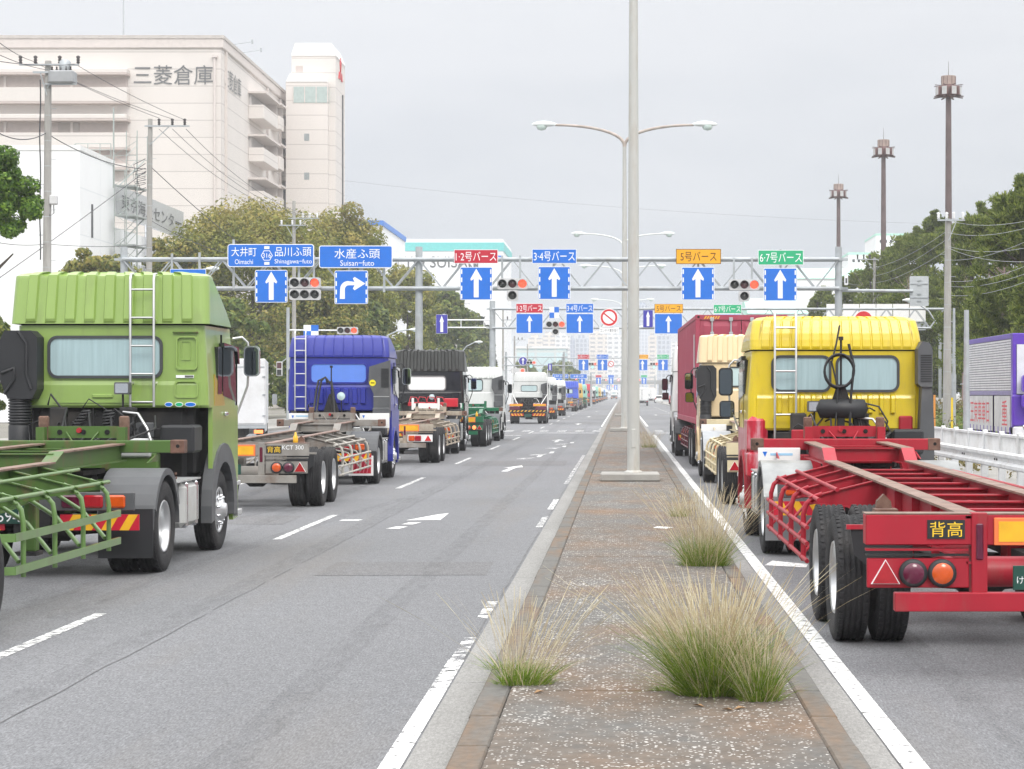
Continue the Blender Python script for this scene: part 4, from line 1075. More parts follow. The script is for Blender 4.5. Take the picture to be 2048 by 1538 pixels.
t, P = tractor('white tractor truck with dark green lower cab and big grey intake panel', -6.42, 88.6, 0, QUEUE, paint=WHT, lower=DGREEN, zlow=1.6, zb=1.35, zs=2.66, zt=3.17, roof='taper', ribs=(9, .75, .02, .03), win=[(-.8, .3, 2.16, 2.62)], winm=PALEWIN, intake=('B', 1, 2.78), chassis=DGREEN, skirt=WHT, lip=BLACKP, mirr=CHROME, arm=BLACKP, lod=1)
trailer('dark green skeletal trailer with amber plates, behind the white and green truck', -6.36, 87.1, 0, DGREEN, L=12.4, axles=(-7.4, -8.7, -10.0), lit=True, plates=((.32, .95), (-.95, -.32)), top=None, group=TQ, lod=1, beacon=True)
# white bobtail with its overhead frame
t, P = tractor('white bobtail tractor truck with smooth roof, pale rear window and striped bumper, no trailer', -6.3, 139.2, 0, QUEUE, paint=WHT, zb=1.75, zs=2.85, zt=3.5, roof='flat', ribs=(0, 0, 0, 0), win=[(-.62, .45, 2.2, 2.58)], winm=PALEWIN, intake=('B', 1, 2.78), lod=1, skirt=WHT, dy=-2.5)
mb = MB()
for s in (-1, 1):
    mb.tube([(s * 1.2, -.6, .9), (s * 1.2, -.6, 3.7)], .03, WHITEM, 6); mb.tube([(s * 1.2, -.6, 2.0), (s * .7, -1.8, 1.15)], .03, WHITEM, 6)
    mb.box(s * .35, s * 1.22, -3.62, -3.56, 1.18, 1.34, ORANGE_REF, .01); mb.box(s * .4, s * 1.17, -3.63, -3.61, 1.21, 1.31, YEL_REF)
mb.obj('equipment_rack', t)
mb = MB(); mb.box(-1.3, 1.3, -3.6, -3.5, .8, .92, CHASSIS)
for k in range(10): mb.prism([(-1.25 + k * .25, .81), (-1.15 + k * .25, .81), (-1.05 + k * .25, .91), (-1.15 + k * .25, .91)], 'y', -3.604, -3.6, YEL_REF)
for s in (-1, 1): mb.box(s * .5, s * 1.25, -3.6, -3.52, .93, 1.15, PURPLE_L, .02)
mb.obj('striped_bumper', t)
# the queue further on
TAN = paint('tan_paint', (214, 178, 92)); CRIM = paint('crimson_paint', (205, 28, 62)); MINT = paint('mint_paint', (150, 206, 190)); SKYB = paint('light_blue_paint', (96, 150, 214)); DKB = paint('navy_paint', (44, 56, 110)); ORN = paint('orange_paint', (224, 120, 50))
BLUE2 = paint('mid_blue_paint', (70, 100, 214))
for (lab, x, d, pm, zt_, rf, trl, tl) in (
    ('white tractor truck with black intake panel, just beyond the white bobtail', -6.45, 163, WHT, 3.35, 'flat', None, None),
    ('low-roofed white tractor truck between the white bobtail and a blue truck', -6.45, 188, WHT, 3.25, 'taper', None, None),
    ('mid blue tractor truck with tall ladder and flatbed load far down the queue', -6.45, 243, BLUE2, 3.5, 'box', WEATH, 'grey skeletal trailer behind the mid blue truck far down the queue'),
    ('tan yellow tractor truck beyond the mid blue one', -6.4, 268, TAN, 3.4, 'flat', WEATH, 'grey skeletal trailer behind the tan truck'),
    ('pale mint tractor truck beyond the tan one', -6.4, 300, MINT, 3.4, 'taper', DGREEN, 'dark green skeletal trailer behind the pale mint truck'),
    ('crimson tall truck standing out far down the queue', -6.35, 348, CRIM, 3.7, 'box', WEATH, 'grey skeletal trailer behind the crimson truck'),
    ('white tractor truck beyond the crimson one', -6.35, 395, WHT, 3.3, 'taper', None, None),
    ('mint green truck, third beyond the crimson one', -6.35, 440, MINT, 3.6, 'box', None, None),
    ('tan truck close to the far end of the queue', -6.3, 495, TAN, 3.5, 'flat', None, None),
    ('white truck close to the far end of the queue', -6.3, 555, WHT, 3.6, 'box', None, None),
    ('light blue truck near the far end of the queue', -6.3, 625, SKYB, 3.4, 'flat', None, None),
    ('white box-roofed truck at the far end of the queue', -6.2, 700, WHT, 3.6, 'box', None, None)):
    near = d < 250
    tractor(lab, x, d, 0, QUEUE, paint=pm, zb=1.5, zs=2.7, zt=zt_, roof=rf, ribs=(9, .7, .025, .04) if near else (0, 0, 0, 0), win=[(-.6, .5, 2.1, 2.55)], winm=PALEWIN, intake=('B', 1, 2.7) if pm is WHT else None, lod=2, skirt=pm, ladder=(-.8, 1.6, 3.5) if pm is BLUE2 else None, sides=(1,))
    if trl: trailer(tl, x + .05, d - 1.4, 0, trl, lod=2, plates=((-.85, -.3), (.3, .85)), group=TQ, lamps='square')
# second file of trucks beside them, half hidden
for (lab, x, d, pm) in (('orange truck in the outer lane far down the road', -3.1, 800, ORN), ('white truck in the inner lane far down the road', -3.0, 760, WHT), ('white truck beside the far end of the queue', -3.2, 900, WHT)):
    tractor(lab, x, d, 0, 'trucks far down the road', paint=pm, zt=3.5, roof='box', ribs=(0, 0, 0, 0), win=[(-.6, .5, 2.1, 2.55)], winm=PALEWIN, lod=2, sides=(1,))

# ------------------------------------------------------------------ the carriageway of the yellow truck
YELLOW = paint('yellow_truck_paint', (213, 188, 24), damt=.2)
REDT = paint('red_trailer_paint', (160, 14, 38), dirt=(.22, .07, .06), damt=.4, dpos=.54, rough=.5, coat=.04, var=.12)
REDL = paint('red_paint_pink_reflections', (182, 24, 50), dirt=(.6, .36, .4), damt=.8, dpos=.52, rough=.35)  # pale pink patches are reflections painted into the red
YZ = 1.68
t, P = tractor('bright yellow tractor truck with rounded roof and two curtained rear windows', 2.95, 27.9, .6, QR, paint=YELLOW, zb=1.5, zs=2.6, zt=3.06, roof='taper', ribs=(15, .9, .012, .014),
    lowrib=(11, -.86, .86, .5, 1.72, 2.0), win=[(-.86, -.1, 2.06, 2.5), (.03, .84, 2.06, 2.5)], winm=CURTAIN, ladder=(-.71, 1.36, 3.1), rungs=6, lw=.145, intake=('C', 1, 2.72), lamp=(-.33, 1.83, False), mast=(.02, 2.78, 'ring'), coils=False, skirt=REDL, lip=REDT, mirror2=True, dy=-2.35, zz=1.68,
    fender=mat('dented_grey_guard', (.3, .31, .31), rough=.45, metal=.4, var=.25, scale=4, dirt=(.12, .12, .13), damt=.5), flap=mat('grey_flap', (.24, .25, .26), rough=.5, metal=.2, var=.25, scale=3, dirt=(.4, .4, .42), damt=.5), chassis=REDT)
mb = MB(); mb.box(-.68, -.3, -.7, -.66, 1.36, 1.52, REDT, .01); mb.obj('red_box', t)
mb = MB(); mb.box(.86, 1.05, -.06, .0, 1.42, 1.7, REDT, .02); mb.obj('corner_panel', t)
mb = MB(); mb.box(-1.225, -.94, -.03, .7, 1.18, 1.7, REDL, .07); mb.box(-1.225, -1.0, -.02, .7, .85, 1.2, REDL, .03); mb.obj('corner_panel', t)
trailer('red skeletal container trailer with brown worn rails, behind the yellow truck', 2.92, 26.5, 0, REDT, L=12.5, axles=(-8.55, -10.0), kanji=-.68, zr=1.155, group=TQ, sideplate=((-1.15, -.6, 1.12, 1.3, -.15),))
BEIGE = paint('beige_truck_paint', (232, 208, 166), damt=.12)
t, P = tractor('beige tractor truck with ribbed shroud and black intake stack, behind the container lorry', 3.06, 48.3, 0, QR, paint=BEIGE, zb=1.45, zs=2.74, zt=3.4, roof='box', ribs=(9, .6, .022, .04), win=[(-.55, .65, 2.2, 2.62)], winm=PALEWIN, intake=('A', -1, 2.68), chassis=None, mirror2=True, skirt=BEIGE, fender=mat('pale_grey_guard', (.36, .38, .4), rough=.5, var=.2), lip=BEIGE, lod=1, arm=BLACKP)
CREAM = mat('cream_trailer_paint', (.6, .52, .34), rough=.55, var=.12, dirt=(.3, .17, .08), damt=.7, dpos=.56, dscale=2)
trailer('cream skeletal container trailer with rust stains and cream tubular guards, behind the beige truck', 3.03, 46.9, 0, CREAM, L=12.2, group=TQ, sideplate=((-1.2, -.62, 1.12, 1.3, -.15),), lod=1)
# container lorry
CONT = mat('crimson_container_paint', lin(160, 60, 82), rough=.5, var=.08, scale=1.2, dirt=(.35, .16, .2), damt=.35, dpos=.55)
CD = .65
tractor('white tractor truck pulling the crimson shipping container', 2.9, 67.8, CD, QR, paint=WHT, zb=1.4, zs=2.75, zt=3.6, roof='taper', ribs=(0, 0, 0, 0), win=[(-.6, .6, 2.15, 2.55)], winm=PALEWIN, lod=1, skirt=WHT, mirror2=True, arm=BLACKP)
trailer('dark red skeletal trailer carrying the crimson shipping container', 3.03, 66.2, CD, paint('dark_red_trailer', (110, 30, 48), damt=.4), L=12.5, zr=1.16, zs=1.18, zg=1.2, group=TQ, lod=1)
t = thing('shipping_container', 'crimson corrugated shipping container with yellow hazard stripes along its rear top edge', 'container', (3.17, 53.75, 1.2), R(CD), None)
mb = MB(); Wc, Lc, Hc = 1.219, 12.19, 2.9
for s in (-1, 1):                                                   # corrugated side walls
    pts = []; y = .12
    while y < Lc - .3: pts += [(s * 1.2, y), (s * 1.2, y + .07), (s * 1.165, y + .138), (s * 1.165, y + .21)]; y += .278
    pts.append((s * 1.2, Lc - .1))
    for i in range(len(pts) - 1):
        (x0, y0), (x1, y1) = pts[i], pts[i + 1]
        mb.add([(x0, y0, .16), (x1, y1, .16), (x1, y1, Hc - .11), (x0, y0, Hc - .11)], [(0, 1, 2, 3)], CONT)
    mb.box(s * 1.16, s * Wc, 0, Lc, 0, .16, CONT, .01); mb.box(s * 1.16, s * Wc, 0, Lc, Hc - .11, Hc, CONT, .01)
    for y0 in (0, Lc - .12): mb.box(s * 1.1, s * Wc, y0, y0 + .12, 0, Hc, CONT, .012)
mb.box(-1.17, 1.17, .1, Lc - .1, Hc - .04, Hc - .02, CONT); mb.box(-1.17, 1.17, Lc - .1, Lc - .05, .1, Hc - .05, CONT); mb.box(-1.17, 1.17, .1, Lc - .1, .1, .14, CHASSIS)
mb.obj('body', t)
for s in (-1, 1):
    mb = MB(); x0, x1 = sorted((s * .01, s * 1.1))
    mb.box(x0, x1, .03, .06, .15, Hc - .14, CONT)
    for k in range(5): z0 = .28 + k * .5; mb.add([(x0 + .1, .028, z0), (x1 - .1, .028, z0), (x1 - .1, -.0 + .005, z0 + .1), (x0 + .1, .005, z0 + .1), (x1 - .1, .005, z0 + .32), (x0 + .1, .005, z0 + .32), (x1 - .1, .028, z0 + .42), (x0 + .1, .028, z0 + .42)], [(0, 1, 2, 3), (3, 2, 4, 5), (5, 4, 6, 7)], CONT)
    d_ = mb.obj('door', t)
    for xx in (.28, .78):
        mb = MB(); mb.tube([(s * xx, -.03, .1), (s * xx, -.03, Hc - .08)], .02, GALV, 8)
        for z in (.14, .6, 1.6, 2.4, Hc - .12): mb.box(s * xx - .05, s * xx + .05, -.05, .03, z - .05, z + .05, GALV, .01)
        mb.obj('locking_bar', d_)
mb = MB(); mb.box(-1.1, 1.1, .0, .1, 0, .15, CONT); mb.box(-1.1, 1.1, 0, .1, Hc - .13, Hc, CONT)
for k in range(6):
    for x0 in (-1.0, .62): mb.prism([(x0 + k * .07, Hc - .11), (x0 + k * .07 + .035, Hc - .11), (x0 + k * .07 + .085, Hc - .03), (x0 + k * .07 + .05, Hc - .03)], 'y', -.004, 0, YEL_REF)
mb.obj('door_header', t)
for s in (-1, 1):
    for z in (0, Hc - .118): 
        mb = MB(); mb.box(s * 1.05, s * 1.225, -.012, .16, z - .004, z + .122, CONT, .01); mb.prism(circ(s * 1.14, z + .06, .035, 10), 'y', -.0125, -.011, SEAM); mb.obj('corner_casting', t)
mb = MB(); mb.box(-1.222, -1.21, .8, 1.0, 1.3, 2.4, S_WHT); mb.obj('marking_strip', t)
# small lorry and cars beyond
def box_lorry(name, label, x, d, bw, bh, bl, cat, grp=None, faceaway=True, lamp=False, mt=None, z0=.95, cabc=None):
    t = thing(name, label, cat, (x, d, 0), 0, grp); mt = mt or WHITEM
    mb = MB(); mb.box(-bw / 2, bw / 2, 0, bl, z0, bh, mt, .03); mb.obj('cargo_box', t)
    for s in (-1, 1):
        mb = MB(); mb.box(s * .01, s * (bw / 2 - .04), -.03, 0, z0 + .06, bh - .35, mt, .01)
        for z in (z0 + .3, z0 + 1.0, z0 + 1.6): mb.box(s * (bw / 2 - .1), s * (bw / 2 - .0), -.05, -.01, z, z + .05, GALV); mb.box(s * .02, s * .12, -.045, -.02, z, z + .05, GALV)
        mb.box(s * .05 - .012, s * .05 + .012, -.05, -.03, z0 + .1, bh - .4, GALV)
        mb.box(s * .0, s * .012, -.052, -.028, z0 + .05, bh - .34, GREYP)
        mb.obj('door', t)
        mb = MB(); mb.box(s * (bw / 2 - .38), s * (bw / 2 - .08), -.03, .03, .68, .8, TAILLIT if lamp else RED_L, .01); mb.obj('tail_lamp', t)
        for y in (.9, bl + .9): wheel(t, s * (bw / 2 - .18), y, .51)
    mb = MB(); mb.box(-bw / 2 + .03, bw / 2 - .03, -.02, .02, bh - .3, bh - .26, GALV); mb.box(-bw / 2, bw / 2, -.03, .1, z0 - .1, z0, GALV); mb.box(-bw / 2 + .15, bw / 2 - .15, 0, .08, .45, .58, CHASSIS, .01); mb.box(-.4, .4, .1, bl + 1.2, .55, .85, CHASSIS); mb.obj('rear_frame', t)
    mb = MB(); mb.box(-bw / 2 + .06, bw / 2 - .06, bl + .12, bl + 1.9, .55, 2.3, cabc or mt, .12); cb = mb.obj('cab', t)
    mb = MB(); 
    for s in (-1, 1): mb.box(s * (bw / 2 - .07), s * (bw / 2 - .05), bl + .6, bl + 1.7, 1.4, 2.1, DARKGLASS)
    mb.obj('door_window', t)
    for s in (-1, 1):
        mb = MB(); mb.prism(rrect(s * (bw / 2 + .2) - .09, s * (bw / 2 + .2) + .09, 1.6, 2.0, .05), 'y', bl + 1.75, bl + 1.85, CHROME); mb.bar((s * bw / 2, bl + 1.8, 2.0), (s * (bw / 2 + .2), bl + 1.8, 2.0), .03, .03, BLACKP); mb.obj('mirror', t)
    return t
box_lorry('box_lorry', 'white box lorry partly hidden behind the mirror of the green truck', -13.0, 67.5, 2.2, 3.18, 6.0, 'lorry', lamp=True, mt=mat('box_body_white', (.74, .75, .76), rough=.45, var=.05, dirt=(.45, .44, .42), damt=.3)).rotation_euler = (0, 0, R(9))
box_lorry('box_lorry', 'small white lorry with red tail, just right of the lamp posts far down the road', 3.35, 340, 2.2, 3.1, 4.5, 'lorry')
box_lorry('box_lorry', 'white high box lorry further on, second lane of the carriageway of the yellow truck', 6.7, 470, 2.3, 3.3, 6, 'lorry')
def car(label, x, d, pm, face=0):
    t = thing('parked_car' if face else 'car', label, 'car', (x, d, 0), face)
    pr = [(-2.0, .45), (-2.05, .8), (-1.95, 1.05), (-1.6, 1.6), (-1.3, 1.7), (.5, 1.68), (1.1, 1.15), (1.9, .98), (2.05, .75), (2.0, .35), (-1.9, .3)]
    mb = MB(); mb.prism(pr, 'x', -.74, .74, pm); mb.prism([(p[0] * .985, .3 + (p[1] - .3) * (.6 if p[1] > 1.1 else .97)) for p in pr], 'x', -.84, .84, pm); mb.obj('body', t)
    mb = MB(); mb.add([(-.66, -1.99, 1.1), (.66, -1.99, 1.1), (.6, -1.66, 1.58), (-.6, -1.66, 1.58)], [(0, 1, 2, 3)], DARKGLASS); mb.obj('rear_window', t)
    mb = MB()
    for s in (-1, 1): mb.add([(s * .75, -1.6, 1.12), (s * .75, .95, 1.12), (s * .745, .45, 1.58), (s * .745, -1.35, 1.58)], [(0, 1, 2, 3)], DARKGLASS)
    mb.obj('side_window', t)
    for s in (-1, 1):
        mb = MB(); mb.box(s * .6, s * .82, -2.07, -1.98, .85, 1.2, RED_L, .02); mb.obj('tail_lamp', t)
        for y in (-1.25, 1.3):
            o = wheel(t, s * .72, y, .31); o.scale = (.7, .61, .61)
    mb = MB(); mb.box(-.2, .2, -2.07, -2.04, .6, .75, S_WHT); mb.obj('number_plate', t)
    return t
car('small white hatchback between the white and green truck and the white bobtail', -10.2, 157, WHT)
car('white estate car far off, to the right of the small white lorry', 8.0, 440, WHT)
car('dark red car far off beside the white mirrors of the container lorry', 9.6, 380, CRIM)
# decorated lorry beyond the barrier, facing the camera
PURP = paint('purple_paint', (92, 52, 176), damt=.08)
POL = mat('polished_slats', (.78, .78, .8), rough=.35, metal=.25, var=.1, scale=3)
POLD = mat('polished_sheet', (.6, .6, .6), rough=.4, metal=.2, var=.18, scale=2)
REDK = mat('faded_red_lettering', lin(205, 70, 78), rough=.5, var=.2)
t = thing('decorated_lorry', 'purple and chrome decorated lorry with slatted side and red lettering, beyond the white barrier', 'lorry', (13.5, 63.2, 0), 0)
mb = MB(); mb.box(-1.25, 1.25, .06, 8.2, 1.0, 3.88, mat('dark_slat_gap', (.16, .14, .2), rough=.5), .02)
for k in range(20): z = 2.12 + k * .081; mb.box(-1.3, -1.25, .3, 8.1, z, z + .056, POL)
mb.obj('cargo_box', t)
mb = MB(); mb.box(-1.31, -1.24, .2, 8.2, 3.74, 3.9, PURP, .01); mb.box(-1.31, -1.24, .06, .3, .95, 3.9, PURP, .01); mb.box(-1.31, 1.31, -.02, .08, 3.55, 3.9, PURP, .02); mb.box(-1.33, 1.33, -.08, .1, 1.0, 1.98, PURP, .05); mb.box(-1.31, -1.19, -.03, .08, 1.9, 3.6, PURP, .02); mb.box(1.19, 1.31, -.03, .08, 1.9, 3.6, PURP, .02); mb.box(-1.31, -1.24, 7.9, 8.2, .7, 2.0, PURP, .01)
mb.box(-1.31, -1.25, .3, 8.1, 1.96, 2.1, mat('grey_purple_rail', lin(128, 120, 160), rough=.4), .01)
mb.obj('purple_frame', t)
mb = MB(); mb.box(-1.185, 1.185, -.06, 0, 2.0, 3.55, mat('pale_windscreen', (.68, .69, .74), rough=.12, coat=.6)); mb.obj('windscreen', t)
mb = MB()
for y0, y1 in ((.5, 3.2), (3.4, 8.0)): mb.box(-1.3, -1.26, y0, y1, .78, 1.94, POLD, .01)
for k in range(12): mb.box(-1.31, -1.27, .5 + k * .65, .56 + k * .65, .55, .95, PURP)
for k in range(5): mb.box(-1.32, -1.28, 3.3 - .04, 3.34, .5, 1.96, PURP)
mb.obj('side_guard', t)
mb = MB(); mb.text('王東車車日', REDK, (-1.303, 5.9, 1.4), w=3.6, h=.75, face='-x'); mb.text('重', REDK, (-1.303, 1.4, 1.4), w=.9, h=.8, face='-x'); mb.obj('lettering', t)
for z0, z1, x1 in ((2.05, 2.6, .42), (1.55, 2.0, .5)): 
    mb = MB(); mb.prism(rrect(-1.1, -1.1 + x1, z0, z1, .12), 'y', -.5, -.25, PURP); mb.bar((-1.0, -.3, (z0 + z1) / 2), (-1.0, 0, (z0 + z1) / 2), .06, .06, PURP); mb.obj('mirror', t)
for s in (-1, 1):
    for y in (1.0, 6.3): wheel(t, s * 1.08, y, front=y < 2)
    mb = MB(); mb.lathe([(.12, -.04), (.1, -.07), (.001, -.08)], 'y', (s * .9, -.06, .95), CHROME, 14); mb.obj('headlight', t)
mb = MB(); mb.box(-1.3, 1.3, -.12, .1, .4, .98, POL, .04); mb.obj('bumper', t)
# ================================================================== gantries, signs, signals
def sign_frame(mb, x0, x1, y, z0, z1, face, border=S_WHT, r=.06, bw=.028):
    mb.prism(rrect(x0, x1, z0, z1, r), 'y', y, y + .03, border)
    mb.prism(rrect(x0 + bw, x1 - bw, z0 + bw, z1 - bw, max(.01, r - bw)), 'y', y - .006, y, face)
    for x in (x0 + (x1 - x0) * .25, x0 + (x1 - x0) * .75): mb.box(x - .03, x + .03, y + .03, y + .2, z0 + .05, z1 - .05, GALV)
def arrow_up(mb, cx, y, z0, z1, m, sw=.11, hw_=.26, hh=.44):
    h = z1 - z0; s_ = sw * h; w_ = hw_ * h
    mb.prism([(cx - s_ / 2, z0), (cx + s_ / 2, z0), (cx + s_ / 2, z1 - hh * h + .06 * h), (cx + w_ * .62, z1 - hh * h), (cx + w_ * .72, z1 - hh * h + .06 * h), (cx, z1), (cx - w_ * .72, z1 - hh * h + .06 * h), (cx - w_ * .62, z1 - hh * h), (cx - s_ / 2, z1 - hh * h + .06 * h)], 'y', y - .004, y, m)
def lane_sign(px0, px1, py0, py1, d, label, kind='up', grp=None, face=S_BLUE, dashes=True):
    x0, x1, z1, z0 = PX(px0, d), PX(px1, d), PZ(py0, d), PZ(py1, d); cx = (x0 + x1) / 2; w_ = x1 - x0; h_ = z1 - z0
    t = thing('lane_sign', label, 'sign', (cx, d, z0), 0, grp); mb = MB()
    sign_frame(mb, -w_ / 2, w_ / 2, 0, 0, h_, face, r=.05 * w_, bw=.018 * w_)
    if dashes:
        for s in (-1, 1):
            for k in range(4): z = h_ * (.04 + .25 * k); mb.box(s * w_ * .43, s * w_ * .468, -.009, -.006, z, z + h_ * .14, S_WHT)
    mb.obj('panel', t)
    mb = MB()
    if kind == 'up': arrow_up(mb, 0, -.0065, .08 * h_, .95 * h_, S_WHT, sw=.17, hw_=.285 * 1.02 * (w_ / h_ if w_ < h_ else 1), hh=.42)
    elif kind == 'small': arrow_up(mb, 0, -.0065, .08 * h_, .9 * h_, S_WHT, sw=.13, hw_=.24, hh=.36)
    else:
        u = w_; pts = [(-.34 * u, .15 * u), (-.19 * u, .15 * u)]
        for k in range(7): a_ = R(180 - 15 * k); pts.append((-.19 * u + .12 * u + .12 * u * cos(a_), .44 * u + .12 * u * sin(a_)))
        pts += [(.1 * u, .56 * u), (.05 * u, .46 * u), (.1 * u, .41 * u), (.42 * u, .61 * u), (.1 * u, .81 * u), (.05 * u, .76 * u), (.1 * u, .66 * u), (-.07 * u, .68 * u)]
        for k in range(7): a_ = R(90 + 15 * k); pts.append((-.09 * u + .24 * u * cos(a_), .45 * u + .235 * u * sin(a_)))
        mb.prism(pts, 'y', -.0105, -.0065, S_WHT)
    mb.obj('arrow', t)
    return t
def board(px0, px1, py0, py1, d, label, texts, face, tm, border=None, name='guide_sign', grp=None):
    x0, x1, z1, z0 = PX(px0, d), PX(px1, d), PZ(py0, d), PZ(py1, d); cx = (x0 + x1) / 2; w_ = x1 - x0; h_ = z1 - z0
    t = thing(name, label, 'sign', (cx, d, z0), 0, grp); mb = MB()
    sign_frame(mb, -w_ / 2, w_ / 2, 0, 0, h_, face, border or S_WHT, r=.035 * w_ if w_ > 2.4 else .02, bw=.012 * w_ if w_ < 2.5 else .035)
    mb.obj('panel', t)
    if texts:
        mb = MB()
        for (s_, u, v, tw, th) in texts: mb.text(s_, tm, (u * w_, -.0085, v * h_), w=tw * w_, h=th * h_)
        mb.obj('lettering', t)
    return t
def signal(px0, px1, py0, py1, d, label, arrows=None, lit=2, grp=None, cyan=None):
    x0, x1, z1, z0 = PX(px0, d), PX(px1, d), PZ(py0, d), PZ(py1, d); cx = (x0 + x1) / 2; w_ = x1 - x0; h_ = z1 - z0
    t = thing('traffic_signal', label, 'traffic light', (cx, d, z0), 0, grp)
    def head(zc, n, xs_, hh):
        mb = MB(); mb.prism(rrect(min(xs_) - hh * .52, max(xs_) + hh * .52, zc - hh / 2, zc + hh / 2, hh * .2), 'y', -.05, .12, SIG_BODY); mb.box(-.03, .03, .1, .3, zc - .1, zc + .1, GALV); return mb.obj('housing', t)
    u = w_ / 3; xs3 = [-u, 0, u]
    def lens(x, z, r_, m, hood=True):
        mb = MB(); mb.lathe([(r_, -.05), (r_ * .8, -.09), (.001, -.11)], 'y', (x, 0, z), m, 20, cap=False); o = mb.obj('lamp', t)
        mb = MB(); n_ = 14; A = [(x + r_ * 1.1 * cos(R(-20 + 220 * k / n_)), z + r_ * 1.1 * sin(R(-20 + 220 * k / n_))) for k in range(n_ + 1)]; B = [(x + r_ * 1.02 * cos(R(-20 + 220 * k / n_)), z + r_ * 1.02 * sin(R(-20 + 220 * k / n_))) for k in range(n_ + 1)]
        mb.prism(A + B[::-1], 'y', -.05 - r_ * 1.1, -.04, GREYP); mb.obj('visor', o)
    hh = u * 1.08
    head(h_ - hh / 2, 3, xs3, hh)
    for i, x in enumerate(xs3): lens(x, h_ - hh / 2, u * .4, REDLAMP if i == lit else (LENS_RED_OFF if i == 1 else LENS_OFF))
    if arrows:
        xa = {'one': [0.0], 'three': xs3}[arrows]
        head(h_ - hh * 1.58, 3, xa, hh)
        for x in xa: lens(x, h_ - hh * 1.58, u * .4, CYANLAMP if cyan else LENS_OFF)
    return t
def round_sign(px, py, rpx, d, label, kind, grp=None):
    r_ = rpx * d / F; t = thing('round_sign', label, 'sign', (PX(px, d), d, PZ(py, d)), 0, grp); mb = MB()
    mb.prism(circ(0, 0, r_, 32), 'y', 0, .02, S_WHT); mb.box(-.03, .03, .02, .2, -r_ * .8, r_ * .8, GALV)
    if kind == 'no':
        mb.prism(circ(0, 0, r_ * .93, 32), 'y', -.004, 0, S_RING); mb.prism(circ(0, 0, r_ * .70, 32), 'y', -.008, -.004, S_WHT)
        mb.bar((-r_ * .56, -.01, r_ * .56 * .82), (r_ * .56, -.01, -r_ * .56 * .82), .006, r_ * .15, S_RING)
    elif kind == 'entry': mb.prism(circ(0, 0, r_ * .93, 32), 'y', -.004, 0, S_RING); mb.box(-r_ * .65, r_ * .65, -.008, -.004, -r_ * .15, r_ * .15, S_WHT)
    else: mb.prism(circ(0, 0, r_ * .92, 32), 'y', -.004, 0, S_NAVY); arrow_up(mb, 0, -.004, -r_ * .75, r_ * .75, S_WHT, sw=.16, hw_=.3, hh=.42)
    mb.obj('panel', t); return t
def gantry(label, d, posts, spans, zt, zb_, r=.085, pr=.17, ztop=None, hang=()):
    """posts: x positions; spans: (x0, x1) of trussed girder"""
    t = thing('sign_gantry', label, 'gantry', (posts[0], d, 0)); o = posts[0]
    for x in posts:
        mb = MB(); mb.tube([(x - o, 0, 0), (x - o, 0, (ztop or zt + .55))], [pr * 1.1, pr * .92], GALV, 16); mb.box(x - o - .35, x - o + .35, -.35, .35, 0, .03, GALV)
        for z in (zt, zb_): mb.lathe([(pr * 1.25, -.07), (pr * 1.25, .07)], 'z', (x - o, 0, z), GALV, 16); mb.box(x - o - .4, x - o + .4, -.12, .12, z - .05, z + .05, GALV)
        mb.obj('post', t)
    for a_, b_ in spans:
        mb = MB()
        for z in (zt, zb_):
            for dy in (-.25, .25): mb.tube([(a_ - o, dy, z), (b_ - o, dy, z)], r, GALV, 10)
        n_ = max(2, int(abs(b_ - a_) / ((zt - zb_) * 1.5)) * 2)
        for k in range(n_):
            xa, xb = a_ + (b_ - a_) * k / n_, a_ + (b_ - a_) * (k + 1) / n_
            for dy in (-.25, .25): mb.bar((xa - o, dy, zt if k % 2 == 0 else zb_), (xb - o, dy, zb_ if k % 2 == 0 else zt), .05, .05, GALV)
        mb.obj('truss', t)
    if hang:
        for x, z0, z1 in hang: mb = MB(); mb.bar((x - o, -.3, z0), (x - o, -.3, z1), .09, .09, GALV); mb.obj('bracket', t)
    return t
d = 88.0; ds = d - .62
hang = [(PX(p, d), PZ(a_, d), PZ(b_, d)) for p, a_, b_ in ((347, 508, 555), (402, 506, 555), (470, 480, 580), (630, 512, 565), (600, 560, 500), (700, 505, 590), (770, 490, 585), (1005, 512, 575), (1041, 512, 575), (950, 500, 590), (1108, 500, 590), (1396, 500, 590), (1560, 500, 590), (1467, 516, 578), (1503, 516, 578))]
G1 = gantry('first galvanised truss gantry, carrying the blue Oimachi board and large berth signs', d, [PX(248, d), PX(838, d), PX(1677, d)], [(PX(248, d), PX(838, d)), (PX(838, d), PX(1677, d))], PZ(519, d), PZ(577, d), pr=.165, hang=hang)
board(455, 628, 488, 534, ds, 'blue guide sign reading Oimachi and Shinagawa-futo with route shield 316', [('大井町', -.31, .66, .29, .40), ('品川ふ頭', .26, .66, .42, .40), ('Oimachi', -.31, .23, .21, .21), ('Shinagawa−futo', .26, .22, .43, .25)], S_BLUE, S_WHT)
sh = [o for o in S.objects if o.name.startswith('guide_sign')][-1]
hx, hz = -.045 * (PX(628, ds) - PX(455, ds)), .5 * (PZ(488, ds) - PZ(534, ds))
mb = MB(); hexo = [(hx - .19, hz + .05), (hx - .12, hz + .22), (hx + .12, hz + .22), (hx + .25, hz + .02), (hx + .12, hz - .2), (hx - .12, hz - .2), (hx - .25, hz + .02)]
hexo = [(hx + .255 * cos(R(60 * k)), hz + .25 * sin(R(60 * k))) for k in range(6)]; hexi = [(hx + .225 * cos(R(60 * k)), hz + .22 * sin(R(60 * k))) for k in range(6)]
mb.hollow(hexo, hexi, 'y', -.012, -.006, S_WHT); mb.box(hx - .11, hx + .11, -.012, -.006, hz + .28, hz + .4, S_WHT); mb.box(hx - .11, hx + .11, -.012, -.006, hz - .4, hz - .28, S_WHT)
mb.text('316', S_WHT, (hx, -.0125, hz), w=.36, h=.2); mb.obj('route_shield', sh)
